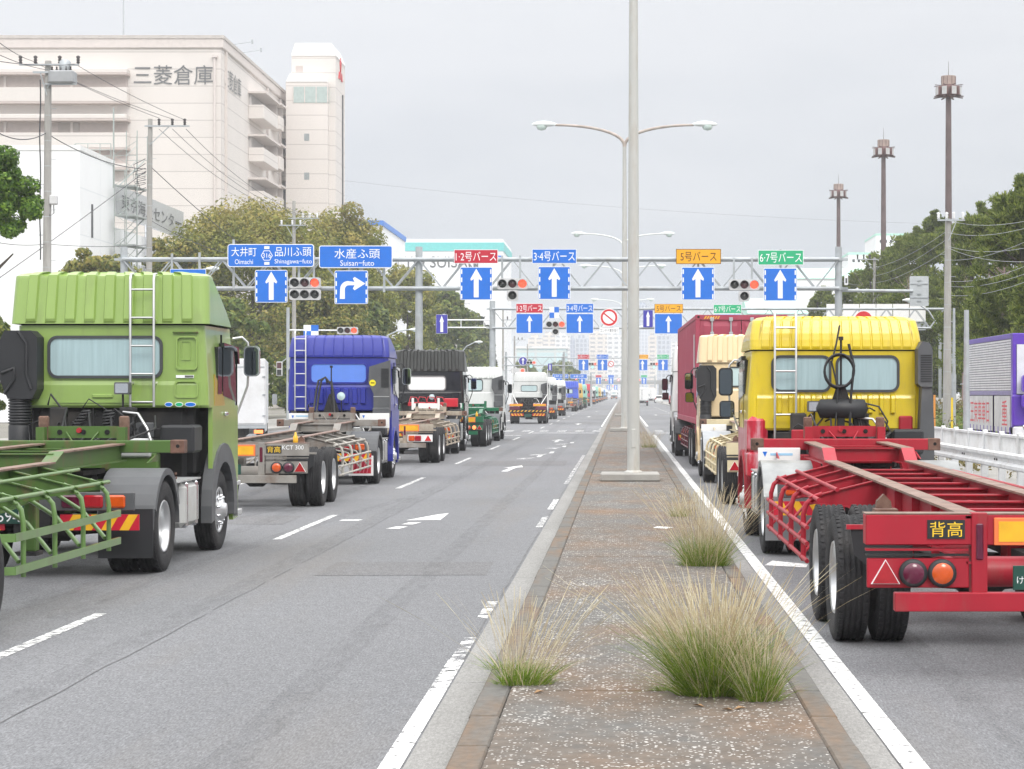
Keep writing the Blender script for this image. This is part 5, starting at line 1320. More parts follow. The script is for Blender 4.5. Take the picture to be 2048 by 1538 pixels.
board(638, 785, 491, 536, ds, 'blue guide sign reading Suisan-futo, beside the Oimachi sign', [('水産ふ頭', .02, .64, .62, .44), ('Suisan−futo', .02, .22, .46, .24)], S_BLUE, S_WHT)
board(340, 412, 538, 572, ds, 'blue sign mostly hidden behind the roof of the green truck', None, S_BLUE, S_WHT)
BG = 'berth number signs'
board(908, 996, 499, 527, ds, 'large red berth sign 1·2 on the first gantry', [('1·2号バース', 0, .5, .92, .68)], S_RED, S_WHT, name='berth_sign', grp=BG)
board(1064, 1153, 498, 527, ds, 'large blue berth sign 3·4 on the first gantry', [('3·4号バース', 0, .5, .92, .68)], S_BLUE, S_WHT, name='berth_sign', grp=BG)
board(1352, 1442, 498, 528, ds, 'large amber berth sign 5 on the first gantry', [('5号バース', 0, .5, .8, .64)], S_YEL, S_BRN, border=S_BRN, name='berth_sign', grp=BG)
board(1516, 1607, 500, 530, ds, 'large green berth sign 6·7 on the first gantry', [('6·7号バース', 0, .5, .92, .68)], S_GRN, S_WHT, name='berth_sign', grp=BG)
LG = 'lane arrow signs'
lane_sign(510, 575, 540, 605, ds, 'square blue straight-on arrow sign under the Oimachi board', grp=LG)
lane_sign(669, 736, 541, 608, ds, 'square blue right-turn arrow sign under the Suisan-futo board', 'right', LG)
lane_sign(920, 985, 534, 600, ds, 'square blue arrow sign under the large red berth sign', grp=LG)
lane_sign(1076, 1141, 533, 599, ds, 'square blue arrow sign under the large blue berth sign', grp=LG)
lane_sign(1363, 1429, 534, 600, ds, 'square blue arrow sign under the large amber berth sign', grp=LG)
lane_sign(1527, 1594, 536, 602, ds, 'square blue arrow sign under the large green berth sign', grp=LG)
SG = 'traffic signals showing red'
signal(580, 640, 555, 600, ds, 'six-lamp signal lit red between the Oimachi and Suisan-futo arrows', 'three', grp=SG)
signal(995, 1055, 557, 602, ds, 'four-lamp signal lit red between the large red and blue berth signs', 'one', grp=SG)
signal(1459, 1518, 559, 604, ds, 'four-lamp signal lit red between the large amber and green berth signs', 'one', grp=SG)
# arm and back of a sign to the right of the first gantry
mb = MB(); _o = PX(248, d); mb.tube([(PX(1677, d) - _o + .15, 0, PZ(581, d)), (PX(1826, d) - _o, 0, PZ(582, d))], .07, GALV, 10); mb.obj('side_arm', G1)
t = thing('blank_sign', 'blank grey back of a tall sign held by the arm of the first gantry', 'sign', (PX(1839, d), d + .1, PZ(612, d))); mb = MB(); w_ = 38 * d / F; h_ = 60 * d / F
mb.prism(rrect(-w_ / 2, w_ / 2, 0, h_, .05), 'y', 0, .02, mat('aluminium_sign_back', (.52, .55, .57), rough=.5, metal=.25, var=.1)); 
for z in (.2, .5, .9, 1.1): mb.box(-.08, .08, -.05, 0, z, z + .06, GALV)
for z in (.35, .95): mb.box(-w_ / 2 + .03, w_ / 2 - .03, -.03, 0, z, z + .04, GALV)
mb.obj('panel', t)
t = thing('meter_box', 'small white control box strapped to the right end post of the first gantry', 'box', (PX(1690, d), d - .25, PZ(571, d))); mb = MB(); mb.box(-.06, .1, -.1, .02, 0, .42, S_WHT, .02); mb.box(-.02, .06, -.11, -.1, .08, .3, GREYP); mb.obj('case', t)
# ---- second gantry
d = 137.0; ds = d - .5
G2 = gantry('second gantry over the road, with smaller berth signs and a round no-lorry sign', d, [PX(985, d), PX(1906, d)], [(PX(985, d), PX(1600, d)), (PX(1600, d), PX(1888, d))], PZ(618, d), PZ(656, d), r=.075, pr=.21)
board(1032, 1086, 607, 626, ds, 'small red berth sign 1·2 on the second gantry', [('1·2号バース', 0, .5, .92, .7)], S_RED, S_WHT, name='berth_sign', grp=BG)
board(1132, 1187, 607, 626, ds, 'small blue berth sign 3·4 on the second gantry', [('3·4号バース', 0, .5, .92, .7)], S_BLUE, S_WHT, name='berth_sign', grp=BG)
board(1309, 1366, 608, 626, ds, 'small amber berth sign 5 on the second gantry', [('5号バース', 0, .5, .85, .7)], S_YEL, S_BRN, border=S_BRN, name='berth_sign', grp=BG)
board(1427, 1483, 609, 627, ds, 'small green berth sign 6·7 just above the container', [('6·7号バース', 0, .5, .92, .7)], S_GRN, S_WHT, name='berth_sign', grp=BG)
lane_sign(1032, 1086, 627, 667, ds, 'wide blue arrow sign under the small red berth sign', 'small', LG, dashes=False)
lane_sign(1132, 1187, 627, 667, ds, 'wide blue arrow sign under the small blue berth sign', 'small', LG, dashes=False)
lane_sign(1309, 1365, 627, 668, ds, 'wide blue arrow sign under the small amber berth sign', 'small', LG, dashes=False)
lane_sign(1427, 1483, 628, 668, ds, 'wide blue arrow sign under the small green berth sign, hidden by the container', 'small', LG, dashes=False)
lane_sign(1286, 1306, 620, 655, ds, 'narrow navy one-way sign beside the small amber berth sign', 'up', None, S_NAVY, False)
round_sign(1218, 635, 18, ds, 'round red and white prohibition sign on the second gantry', 'no')
board(1199, 1238, 655, 667, ds, 'white plate with black lettering under the round prohibition sign', [('コンテナ車を除く', 0, .5, .92, .6)], S_WHT, BLACKP, border=S_WHT, name='plate_sign')
round_sign(1727, 640, 19, ds, 'round red no-entry sign rising behind the roof of the yellow truck', 'entry')
signal(1092, 1130, 642, 670, ds, 'small signal lit red between the small red and blue berth signs', 'one', grp=SG)
def checker(px0, px1, py0, py1, d, label, top=True):
    x0, x1, z1, z0 = PX(px0, d), PX(px1, d), PZ(py0, d), PZ(py1, d); t = thing('checkered_sign', label, 'sign', ((x0 + x1) / 2, d, z0)); w_, h_ = x1 - x0, z1 - z0; mb = MB()
    mb.box(-w_ / 2, w_ / 2, 0, .02, 0, h_, S_WHT)
    a_ = 1 if top else -1
    for sx, z in ((a_, h_ * .5), (-a_, .0)): mb.box(0, sx * w_ / 2, -.004, 0, z + .0, z + h_ * .5, S_BLUE)
    mb.box(-.03, .03, .02, .3, h_ * .3, h_ * .7, GALV)
    mb.obj('panel', t)
checker(1099, 1118, 614, 636, ds, 'blue and white checkered board above the signal of the second gantry')
mb = MB()
for py in (640, 655): mb.tube([(0, 0, PZ(py, d)), (PX(890, d) - PX(985, d), 0, PZ(py, d))], .045, S_WHT, 8)
for p in (922, 968): mb.tube([(PX(p, d) - PX(985, d), 0, PZ(640, d)), (PX(p, d) - PX(985, d), 0, PZ(655, d))], .03, S_WHT, 6)
mb.obj('side_arm', G2)
lane_sign(872, 895, 629, 667, d - .1, 'tall navy one-way sign on twin arms in front of the trees', 'up', None, S_NAVY, False)
# ---- third gantry and those further on
d = 290.0; ds = d - .5
gantry('third gantry far down the road with tiny berth signs', d, [PX(1127, d), PX(1372, d)], [(PX(1127, d), PX(1372, d))], PZ(716, d), PZ(731, d), r=.07, pr=.16)
for nm, p, c_, bc in (('1·2', 1155, S_RED, S_WHT), ('3·4', 1193, S_BLUE, S_WHT), ('5', 1273, S_YEL, S_BRN), ('6·7', 1314, S_GRN, S_WHT)):
    cn = {'1·2': 'red', '3·4': 'blue', '5': 'amber', '6·7': 'green'}[nm]
    board(p, p + 24, 709, 718, ds, f'tiny {cn} berth sign on the third gantry', [(nm + '号バース', 0, .5, .9, .7)], c_, bc, name='berth_sign', grp=BG)
    lane_sign(p + 2, p + 22, 719, 741, ds, f'tiny blue arrow sign under the {cn} berth sign of the third gantry', grp=LG, dashes=False)
round_sign(1222, 728, 6.3, ds, 'tiny round prohibition sign on the third gantry', 'no')
signal(1177, 1193, 725, 737, ds, 'tiny signal lit red beside the red berth sign of the third gantry', 'one', grp=SG, cyan=True)
signal(1300, 1316, 725, 737, ds, 'tiny signal lit red between the amber and green signs of the third gantry', 'one', grp=SG, cyan=True)
d = 525.0; ds = d - .5
gantry('fourth gantry, minute, in the far distance', d, [PX(1178, d), PX(1310, d)], [(PX(1178, d), PX(1310, d))], PZ(755, d), PZ(763, d), r=.08, pr=.18)
for p, c_, cn in ((1191, S_RED, 'red'), (1216, S_BLUE, 'blue'), (1258, S_YEL, 'amber'), (1282, S_GRN, 'green')):
    board(p, p + 12, 750, 755, ds, f'minute {cn} berth sign on the fourth gantry', None, c_, S_WHT, name='berth_sign', grp=BG)
    lane_sign(p + 1, p + 11, 755, 768, ds, f'minute arrow sign under the {cn} sign of the fourth gantry', grp=LG, dashes=False)
signal(1204, 1214, 758, 766, ds, 'minute signal lit red on the fourth gantry', grp=SG); signal(1271, 1281, 758, 766, ds, 'minute signal lit red on the fourth gantry beside its green sign', grp=SG)
round_sign(1237, 760, 3.2, ds, 'minute round prohibition sign on the fourth gantry', 'no')
d = 900.0
gantry('fifth gantry close to the horizon', d, [PX(1205, d), PX(1285, d)], [(PX(1205, d), PX(1285, d))], PZ(771, d), PZ(775, d), r=.1, pr=.2)
for p in (1213, 1228): lane_sign(p, p + 7, 770, 780, d - .5, f'speck-sized blue arrow sign on the fifth gantry, {"first" if p < 1220 else "second"} from its left end', grp=LG, dashes=False)
signal(1221, 1227, 771, 776, d - .5, 'speck-sized signal lit red on the fifth gantry', grp=SG)
# ---- gantry and signs beyond the trees
d = 215.0; ds = d - .4
gantry('slender truss gantry above the white bobtail, with a round navy arrow sign', d, [PX(1012, d), PX(1128, d)], [(PX(1012, d), PX(1128, d))], PZ(714, d), PZ(731, d), r=.06, pr=.12)
round_sign(1046, 722, 8.8, ds, 'round navy straight-on arrow sign above the white bobtail', 'up')
signal(1053, 1071, 722, 737, ds, 'small signal lit red and green beside the round navy sign', 'one', grp=SG, cyan=True)
lane_sign(1096, 1104, 727, 741, ds, 'small navy one-way sign right above the white bobtail roof', 'up', None, S_NAVY, False)
d = 330.0
gantry('gantry of blue guide signs far beyond the white bobtail', d, [PX(1098, d), PX(1182, d)], [(PX(1098, d), PX(1182, d))], PZ(752, d), PZ(762, d), r=.08, pr=.15)
board(1105, 1137, 748, 757, d - .5, 'distant blue guide sign with white lettering above the mid blue truck', [('大井町 品川ふ頭', 0, .5, .85, .5)], S_BLUE, S_WHT)
board(1140, 1174, 748, 757, d - .5, 'distant blue guide sign, second above the mid blue truck', [('水産ふ頭', 0, .5, .6, .5)], S_BLUE, S_WHT)
lane_sign(1112, 1124, 757, 769, d - .5, 'distant blue arrow sign over the mid blue truck', grp=LG, dashes=False)
lane_sign(1158, 1170, 757, 769, d - .5, 'distant blue arrow sign over the tan truck', grp=LG, dashes=False)
signal(1145, 1154, 757, 764, d - .5, 'distant signal lit red over the tan truck', grp=SG)
# ---- signal mast left of the blue truck
d = 120.0
t = thing('signal_mast', 'slim grey mast with a signal arm, left of the blue truck', 'signal pole', (PX(576, d), d, 0)); mb = MB()
mb.tube([(0, 0, 0), (0, 0, PZ(615, d))], .1, GALV, 12); mb.obj('post', t)
mb = MB(); mb.tube([(0, 0, PZ(660, d)), (PX(712, d) - PX(576, d), 0, PZ(661, d))], .04, S_WHT, 8); mb.obj('arm', t)
checker(607, 637, 650, 674, d - .15, 'blue and white checkered board above the ladder of the blue truck', True)
signal(675, 715, 654, 670, d - .25, 'signal lit red just above the roof of the blue truck', grp=SG)
t = thing('pedestrian_signal', 'small white pedestrian signal hanging left of the slim mast beside the blue truck', 'traffic light', (PX(559, d), d, PZ(752, d))); mb = MB(); mb.box(-.17, .17, -.1, .1, 0, .85, SIG_BODY, .03); mb.bar((.1, 0, .8), (.5, 0, 1.1), .05, .05, GALV); mb.obj('housing', t)
mb = MB(); mb.box(-.13, .13, -.12, -.1, .05, .38, LENS_OFF); mb.box(-.13, .13, -.12, -.1, .45, .8, LENS_RED_OFF); mb.obj('lamp', t)
t = thing('traffic_signal', 'signal lit red above the white bobtail roof, at its left corner', 'traffic light', (PX(1036, 170), 170, PZ(746, 170)), 0, SG); mb = MB(); mb.prism(rrect(-.6, .6, 0, .4, .1), 'y', 0, .12, SIG_BODY); mb.tube([(0, .1, .2), (-1.2, .1, .2), (-1.2, .1, -5.0 - .0)], .05, GALV, 8); mb.obj('housing', t)
mb = MB(); mb.lathe([(.15, 0), (.12, -.04), (.001, -.05)], 'y', (.38, 0, .2), REDLAMP, 16, cap=False); mb.obj('lamp', t)

# ================================================================== lamp posts on the median, towers, utility poles
def lamp_post(label, x, d, h, wd, armx, with_arms=True, plinth=True, z0=.154, white=False):
    t = thing('street_lamp', label, 'street lamp', (x, d, z0), 0, 'double-armed street lamps along the median')
    m_ = LAMPW if white else mat('lamp_pole_grey', (.5, .5, .475), rough=.55, metal=.2, var=.1, scale=1.2, stretch=(2, 2, .4), dirt=(.32, .26, .2), damt=.55, dpos=.52)
    if plinth:
        mb = MB(); mb.box(-.7, .55, -.5, .6, 0, .17, mat('plinth_concrete', (.33, .32, .3), rough=.9, var=.15, bump=.2), .025); mb.obj('plinth', t)
    mb = MB(); zf = h - 1.15
    mb.tube([(0, 0, .1 if plinth else 0), (0, 0, h * .5), (0, 0, zf - .6)], [wd, wd * .78, wd * .56], m_, 16)
    mb.tube([(0, 0, zf - .62), (0, 0, zf - .3)], [wd * .58, wd * .58], m_, 12)
    if plinth: mb.lathe([(wd * 1.5, .17), (wd * 1.5, .19), (wd * 1.05, .22)], 'z', (0, 0, 0), m_, 16); mb.box(-.045, .045, -wd - .01, -wd + .02, .7, 1.1, m_, .01)
    mb.obj('pole', t)
    if with_arms:
        for s in (-1, 1):
            mb = MB(); pts = []
            for k in range(13):
                q = k / 12; a_ = R(90 * q)
                pts.append((s * (armx - .75) * (1 - cos(a_)) , 0, zf - .32 + 1.1 * sin(a_) ** .85))
            mb.tube(pts, [wd * .52 * (1 - .3 * k / 12) for k in range(13)], mat('rusty_arm', (.42, .36, .32), rough=.7, var=.25, scale=3, dirt=(.45, .43, .4), damt=.8) if not white else m_, 8); arm_ = mb.obj('arm', t)
            mb = MB(); x0 = s * (armx - .8); zc = zf + .8
            N = 12; rings = []
            for k in range(N + 1):
                q = k / N; X = x0 + s * q * 1.2
                wy = .05 + .2 * sin(pi * min(1, q * 1.05)) ** .7 if q < .97 else .03; hz_ = .05 + .13 * sin(pi * q) ** .8
                rings.append([(X, wy * cos(2 * pi * j / 14), zc + hz_ * max(-.5, sin(2 * pi * j / 14))) for j in range(14)])
            skin(mb, rings, lambda i: LAMPW); n14 = tuple(range(14)); mb.add(rings[0], [n14], LAMPW); mb.add(rings[-1], [n14], LAMPW)
            for i in range(len(mb.sm)): mb.sm[i] = True
            lh = mb.obj('lamp_head', t)
            mb = MB(); mb.lathe([(.26, .0), (.25, -.1), (.18, -.2), (.001, -.25)], 'z', (x0 + s * .72, 0, zc - .05), LAMPG, 16, cap=False); mb.obj('lamp_glass', lh)
    return t
lamp_post('tall pale lamp post on a concrete plinth, its top out of frame', .245, 43.2, 15.5, .135, 3.9)
lamp_post('second double-armed street lamp with rusty arms on the median', PX(1249, 100), 100, 15.5, .165, 4.17, plinth=True)
lamp_post('third double-armed street lamp, white and smaller, seen past the tall pale post', PX(1246, 168), 168, 15.5, .14, 3.9, white=True)
lamp_post('fourth double-armed street lamp behind the girder of the first gantry', PX(1246, 210), 210, 15.5, .14, 4.1, white=True, plinth=False)
lamp_post('fifth double-armed street lamp, far down the median', PX(1245, 285), 285, 15.5, .14, 4.1, white=True, plinth=False)
lamp_post('sixth double-armed street lamp, tiny on the far median', PX(1244, 400), 400, 15.5, .14, 4.1, white=True, plinth=False)
# floodlight towers
TOWER = mat('tower_brown_paint', (.115, .08, .078), rough=.6, var=.15, scale=1.5)
TOWERH = mat('tower_head_brown', (.16, .085, .08), rough=.6, var=.2)
COP = mat('copper_mesh_drum', (.5, .39, .35), rough=.5, var=.12)
def tower(label, px, d, top, s_):
    x = PX(px, d); h = PZ(top, d); t = thing('floodlight_tower', label, 'floodlight tower', (x, d, 0), 0, 'brown floodlight towers')
    mb = MB(); mb.tube([(0, 0, 0), (0, 0, h - 1.5 * s_)], [.36, .22], TOWER, 16); mb.obj('pole', t)
    mb = MB(); z = h - 1.6 * s_
    mb.lathe([(.42, 0), (.6, .1), (.62, .95), (.5, 1.0)], 'z', (0, 0, z), TOWERH, 16)
    for k in range(8):
        a_ = 2 * pi * k / 8 + .3; X, Y = .95 * cos(a_), .95 * sin(a_)
        mb.bar((.4 * cos(a_), .4 * sin(a_), z + .1), (1.25 * cos(a_), 1.25 * sin(a_), z + .0), .09, .09, TOWER); mb.bar((.5 * cos(a_), .5 * sin(a_), z + .92), (1.2 * cos(a_), 1.2 * sin(a_), z + .95), .06, .06, TOWER)
    mb.obj('platform', t)
    for k in range(8):
        a_ = 2 * pi * k / 8 + .3; mb = MB(); mb.box(-.24, .24, .0, .3, .1, .85, TOWERH, .05); mb.box(-.2, .2, -.03, 0, .16, .79, mat('floodlight_glass', (.5, .5, .5), rough=.2, coat=.3)); o = mb.obj('floodlight', t, (1.0 * cos(a_), 1.0 * sin(a_), z)); o.rotation_euler = (0, 0, a_ + pi / 2)
    mb = MB(); mb.lathe([(.55, 1.0), (.57, 1.05), (.57, 1.62), (.6, 1.66), (.6, 1.7)], 'z', (0, 0, z), COP, 20); mb.lathe([(.025, 1.7), (.012, 2.9)], 'z', (0, 0, z), TOWER, 6)
    for k in range(10): a_ = 2 * pi * k / 10; mb.bar((.585 * cos(a_), .585 * sin(a_), z + 1.02), (.585 * cos(a_), .585 * sin(a_), z + 1.66), .03, .03, TOWERH)
    mb.obj('drum', t)
tower('tallest and nearest brown floodlight tower, behind the pines', 1897, 163, 155, 1.0)
tower('middle brown floodlight tower of the three', 1767, 203, 282, 1.0)
tower('smallest and farthest brown floodlight tower', 1677, 245, 370, 1.0)
# utility poles
INSUL = mat('insulator', (.035, .03, .03), rough=.3); INSW = mat('white_insulator', (.75, .76, .77), rough=.3)
def upole(label, px, d, top, r=.17, arm=None, white=False, lean=0, cat='utility pole', grp='concrete utility poles', bot=0, m=None):
    x = PX(px, d); h = PZ(top, d); t = thing('utility_pole', label, cat, (x, d, bot), 0, grp)
    mb = MB(); mb.tube([(0, 0, 0), (lean, 0, h)], [r * 1.15, r * .72], m or CONC, 14)
    for k in range(int(h / 1.1)): 
        z = 2 + k * 1.1
        if z < h - 1: mb.lathe([(r * (1.16 - .43 * z / h), -.02), (r * (1.16 - .43 * z / h), .02)], 'z', (lean * z / h, 0, z), GALV, 14); s = 1 if k % 2 else -1; mb.bar((lean * z / h, 0, z + .3), (lean * z / h + s * r * 2.0, 0, z + .3), .022, .022, GALV)
    mb.obj('pole', t)
    for (z, xa, xb, ins) in (arm or ()):
        mb = MB(); mb.box(lean + xa, lean + xb, -r - .06, -r + .02, z - .04, z + .04, GALV)
        mb.bar((lean, -r, z - 1.0), (lean + (xa if abs(xa) > abs(xb) else xb) * .5, -r, z), .04, .04, GALV); ca = mb.obj('crossarm', t)
        for xi in ins:
            mb = MB(); mb.lathe([(.03, 0), (.09, .06), (.05, .1), (.09, .17), (.05, .21), (.1, .3), (.03, .36)], 'z', (lean + xi, -r, z + .04), INSW if white else INSUL, 10); mb.obj('insulator', ca)
    return t
k_ = 88 / F
pa = upole('nearest concrete utility pole, with a grey transformer near its top', 92, 88, 122, .19, [(PZ(131, 88), -1.2, 1.4, (-1.15, -.5, .55, 1.35)), (PZ(146, 88), -.6, .5, ())], lean=.1)
mb = MB(); z = PZ(166, 88)
mb.box(.2, 1.3, -.45, .25, z - .05, z + .5, mat('transformer_grey', (.35, .36, .37), rough=.5, metal=.2, var=.1), .06); mb.lathe([(.22, -.1), (.26, 0), (.26, .4), (.15, .5)], 'z', (.85, -.1, z + .5), GALV, 14)
for q in (.35, .55, .75, .95, 1.15): mb.lathe([(.03, 0), (.06, .05), (.03, .1), (.05, .16)], 'z', (q, -.3, z + .5), INSUL, 8)
mb.box(.05, 1.4, -.3, -.2, z - .12, z - .05, GALV); mb.obj('transformer', pa)
mb = MB(); z = PZ(410, 88); mb.box(.2, .52, -.25, .1, z, z + .42, SIG_BODY, .05); mb.tube([(.35, -.05, z), (.36, -.05, z - .35), (.2, -.1, z - .5), (.12, -.1, z - .2)], .02, WIRE, 6); mb.obj('junction_box', pa)
mb = MB(); pts = [(-.22 + .02 * sin(q), -.12, PZ(160 + q * 24, 88)) for q in range(16)]; mb.tube(pts, .03, WIRE, 6); mb.obj('riser_cable', pa)
pb = upole('second concrete utility pole, with three insulators on an arm to its right', 296, 106.6, 238, .165, [(PZ(253, 106.6), -.25, 2.1, (.5, 1.2, 1.85))], lean=.12)
mb = MB()
for q in range(6): random.seed(q); mb.tube([(-.1, -.15, PZ(318, 106.6) - q * .25), (-.45 - random.random() * .3, -.2, PZ(330, 106.6) - q * .2), (-.3 - random.random() * .4, -.2, PZ(350, 106.6) - q * .2), (-.08, -.15, PZ(345, 106.6) - q * .2)], .02, WIRE, 5)
mb.obj('cable_loops', pb)
upole('third concrete utility pole, with white insulators, in front of the big rounded tree', 588, 151, 402, .16, [(PZ(437, 151), -.4, 1.9, (.7, 1.2, 1.75)), (PZ(451, 151), -1.1, .9, (-.9, -.1, .5))], white=True)
upole('slim utility pole among the trees behind the roof of the blue truck', 760, 206, 560, .17, [(PZ(575, 206), -.3, 1.4, (.5, 1.2))], white=True)
upole('utility pole in front of the trees, right of the tall gantry post', 912, 262, 604, .16, [(PZ(608, 262), -.2, 1.9, (.6, 1.2, 1.7))], white=True)
upole('slender utility pole in front of the far trees, left of the second gantry', 948, 300, 622, .15, [(PZ(640, 300), -.6, .8, (-.5, .6))], white=True)
upole('utility pole just left of the white bobtail', 1006, 225, 618, .13, [(PZ(640, 225), -.2, 1.0, (.5,))])
upole('dark utility pole between two white buildings, above the white bobtail', 1029, 320, 672, .17, [(PZ(680, 320), -.4, 1.8, (.6, 1.2))])
upole('thin utility pole seen over the white bobtail roof', 1055, 360, 688, .13, [(PZ(694, 360), -.3, .8, ())])
upole('tall weathered utility pole in front of the pines', 1894, 100, 437, .2, [(PZ(441, 100), -.55, .8, (-.5, -.1, .25, .7))], white=True, lean=.05)
upole('shorter utility pole beside the yellow truck, half way along the pines', 1749, 165, 515, .17, [(PZ(519, 165), -1.5, .3, (-1.4, -.9, -.4))])
upole('slim galvanised post close beside the weathered utility pole', 1908, 98, 616, .085, None, cat='post', grp=None, m=GALV)
upole('grey steel post just left of the decorated lorry', 1933, 61, 620, .1, None, cat='post', grp=None, m=GALV)
def arm_lamp(label, px, d, py, px1, py1):
    t = thing('arm_lamp', label, 'street lamp', (PX(px, d), d, 0), 0, 'small arm lamps along the left pavement'); mb = MB(); X = PX(px1, d) - PX(px, d); Z = PZ(py1, d); z0 = PZ(py, d)
    mb.tube([(0, 0, 0), (0, 0, z0 - .1)], .09, GALV, 8); mb.tube([(0, 0, z0 - .1), (X * .35, 0, z0 + (Z - z0) * .6), (X * .85, 0, Z)], .045, GALV, 8); mb.obj('pole', t)
    mb = MB(); mb.lathe([(.03, -.1), (.1, .15), (.13, .4), (.06, .62)], 'x', (X * .85 if X > 0 else X * .85 - .5, 0, Z), LAMPW, 10); lh = mb.obj('lamp_head', t)
    mb = MB(); mb.lathe([(.1, 0), (.08, -.08), (.001, -.1)], 'z', (X * .85 + (.3 if X > 0 else -.2), 0, Z - .08), LAMPG, 10, cap=False); mb.obj('lamp_glass', lh)
arm_lamp('arm lamp reaching right over the road above the roof of the blue truck', 775, 140, 668, 828, 659)
arm_lamp('arm lamp reaching right in front of the trees above the white and green truck', 921, 175, 705, 956, 684)
arm_lamp('arm lamp leaning left over the sign back of the first gantry', 1880, 120, 655, 1815, 600)
arm_lamp('arm lamp just showing beside the blue sign hidden by the green truck roof', 360, 110, 556, 425, 537)
# overhead wires (each its own cable)
def wire(label, pts, sag, r=.014, grp='overhead cables', m=None):
    P0 = []
    for i in range(len(pts) - 1):
        a_, b_ = V(pts[i]), V(pts[i + 1])
        for k in range(16): q = k / 16; p = a_.lerp(b_, q); p.z -= sag * 4 * q * (1 - q); P0.append(p)
    P0.append(V(pts[-1])); mb = MB(); mb.tube(P0, r, m or WIRE, 5); o = mb.obj('overhead_cable'); tag(o, label, 'cable', grp)
def W3(px, py, d): return (PX(px, d), d, PZ(py, d))
for i, (a_, b_, c_) in enumerate(((W3(-30, 62, 62), W3(65, 122, 88), W3(318, 236, 106.6)), (W3(-30, 96, 62), W3(100, 140, 88), W3(345, 238, 106.6)), (W3(-30, 118, 62), W3(150, 128, 88), W3(370, 240, 106.6)))): wire(f'high overhead cable dropping from the nearest utility pole to the second, {("uppermost", "middle", "lowest")[i]} of three', [a_, b_, c_], .12)
for i, (p, q) in enumerate(((318, 610), (345, 620), (372, 632))): wire(f'overhead cable sloping from the second utility pole to the third, {("first", "second", "third")[i]} from the pole', [W3(p, 258, 106.6), W3(q, 432, 151), W3(765 + i * 8, 572, 206), W3(920 + 3 * i, 606, 262)], .9)
wire('thick cable slung from the nearest pole across to the second', [W3(-20, 256, 74), W3(92, 266, 88), W3(292, 338, 106.6)], .35, .022)
wire('thick cable slung from the second pole down to the third', [W3(300, 332, 106.6), W3(586, 560, 151), W3(760, 640, 206)], .4, .022)
wire('thin cable low across the white building', [W3(-20, 482, 80), W3(92, 488, 88), W3(292, 490, 106.6)], .1, .014)
wire('stay cable rising to the second pole across the white building', [W3(0, 555, 84), W3(292, 342, 106.6)], .05, .018)
wire('pale cable descending to the Oimachi board', [W3(300, 440, 106.6), W3(460, 508, 120)], .2, .016)
for i, (y0, y1) in enumerate(((440, 436), (465, 448), (492, 490), (495, 522), (520, 470), (562, 520), (572, 536), (590, 552))):
    wire(f'cable running right from the weathered utility pole across the pines, number {("one", "two", "three", "four", "five", "six", "seven", "eight")[i]} from its top', [W3(1895, y0, 100), W3(2080, y1, 66)], .25, .009, m=WIREL)
for i, (y0, y1) in enumerate(((535, 462), (552, 478), (566, 500))): wire(f'cable between the shorter and the weathered utility poles, {("top", "middle", "bottom")[i]} one', [W3(1680, 500 + 30 * i, 175), W3(1749, y0, 165), W3(1894, y1, 100)], .3, .011, m=WIREL)
wire('long thin cable crossing the sky behind the lamp posts', [W3(610, 352, 300), W3(1894, 448, 330)], 1.2, .012)
# ================================================================== buildings
def wall_mat(name, col, line, pz, px_=None, wd=.05, var=.05):
    """cladding with fine horizontal (and optional vertical) panel joints"""
    m, n, l, t, noise, ramp, mix, bump, b = node_mat(name)
    br = n.new('ShaderNodeTexBrick'); br.offset = 0; br.inputs['Scale'].default_value = 1; br.inputs['Mortar Size'].default_value = wd; br.inputs['Mortar Smooth'].default_value = .3
    br.inputs['Brick Width'].default_value = px_ or 500; br.inputs['Row Height'].default_value = pz
    br.inputs['Color1'].default_value = (*col, 1); br.inputs['Color2'].default_value = (*[c * .975 for c in col], 1); br.inputs['Mortar'].default_value = (*line, 1)
    sx = n.new('ShaderNodeSeparateXYZ'); l.new(t.outputs['Object'], sx.inputs[0]); ad_ = n.new('ShaderNodeMath'); l.new(sx.outputs['X'], ad_.inputs[0]); l.new(sx.outputs['Y'], ad_.inputs[1])
    cx = n.new('ShaderNodeCombineXYZ'); l.new(ad_.outputs[0], cx.inputs['X']); l.new(sx.outputs['Z'], cx.inputs['Y']); l.new(cx.outputs[0], br.inputs['Vector'])
    l.new(mix(1, br.outputs['Color'], ramp(noise(.12, 5, .6, (1, 1, .35)), [(.3, 1 - var), (.7, 1 + var * .6)]), 'MULTIPLY'), b.inputs['Base Color']); b.inputs['Roughness'].default_value = .75
    return m
CREAMW = wall_mat('cream_cladding', (.70, .655, .62), (.51, .47, .445), 2.05, None, .07)
CREAMD = mat('cream_recess_shade', (.52, .45, .42), rough=.8, var=.06); CREAMP = mat('cream_parapet', (.64, .58, .55), rough=.8, var=.05)  # first one: cream darkened to imitate shade in recesses and under ledges
WHITEW = wall_mat('white_cladding', (.88, .89, .9), (.76, .78, .8), 3.3, 5.6, .05)
LETT = mat('dark_grey_lettering', (.13, .135, .14), rough=.6)
PALEG = mat('greenish_window', lin(172, 186, 182), rough=.12, coat=.5, var=.1)
d = 243.0
X1 = PX(443, d); zt = PZ(72, d); wz = lambda y: PZ(y, d); wx = lambda p: PX(p, d) - X1
t = thing('warehouse', 'huge cream multi-storey warehouse with dark lettering on both visible walls', 'warehouse', (X1, d, 0))
mb = MB(); mb.box(-95, 0, 0, 50, 0, zt - 1.5, CREAMW); mb.obj('wall', t)
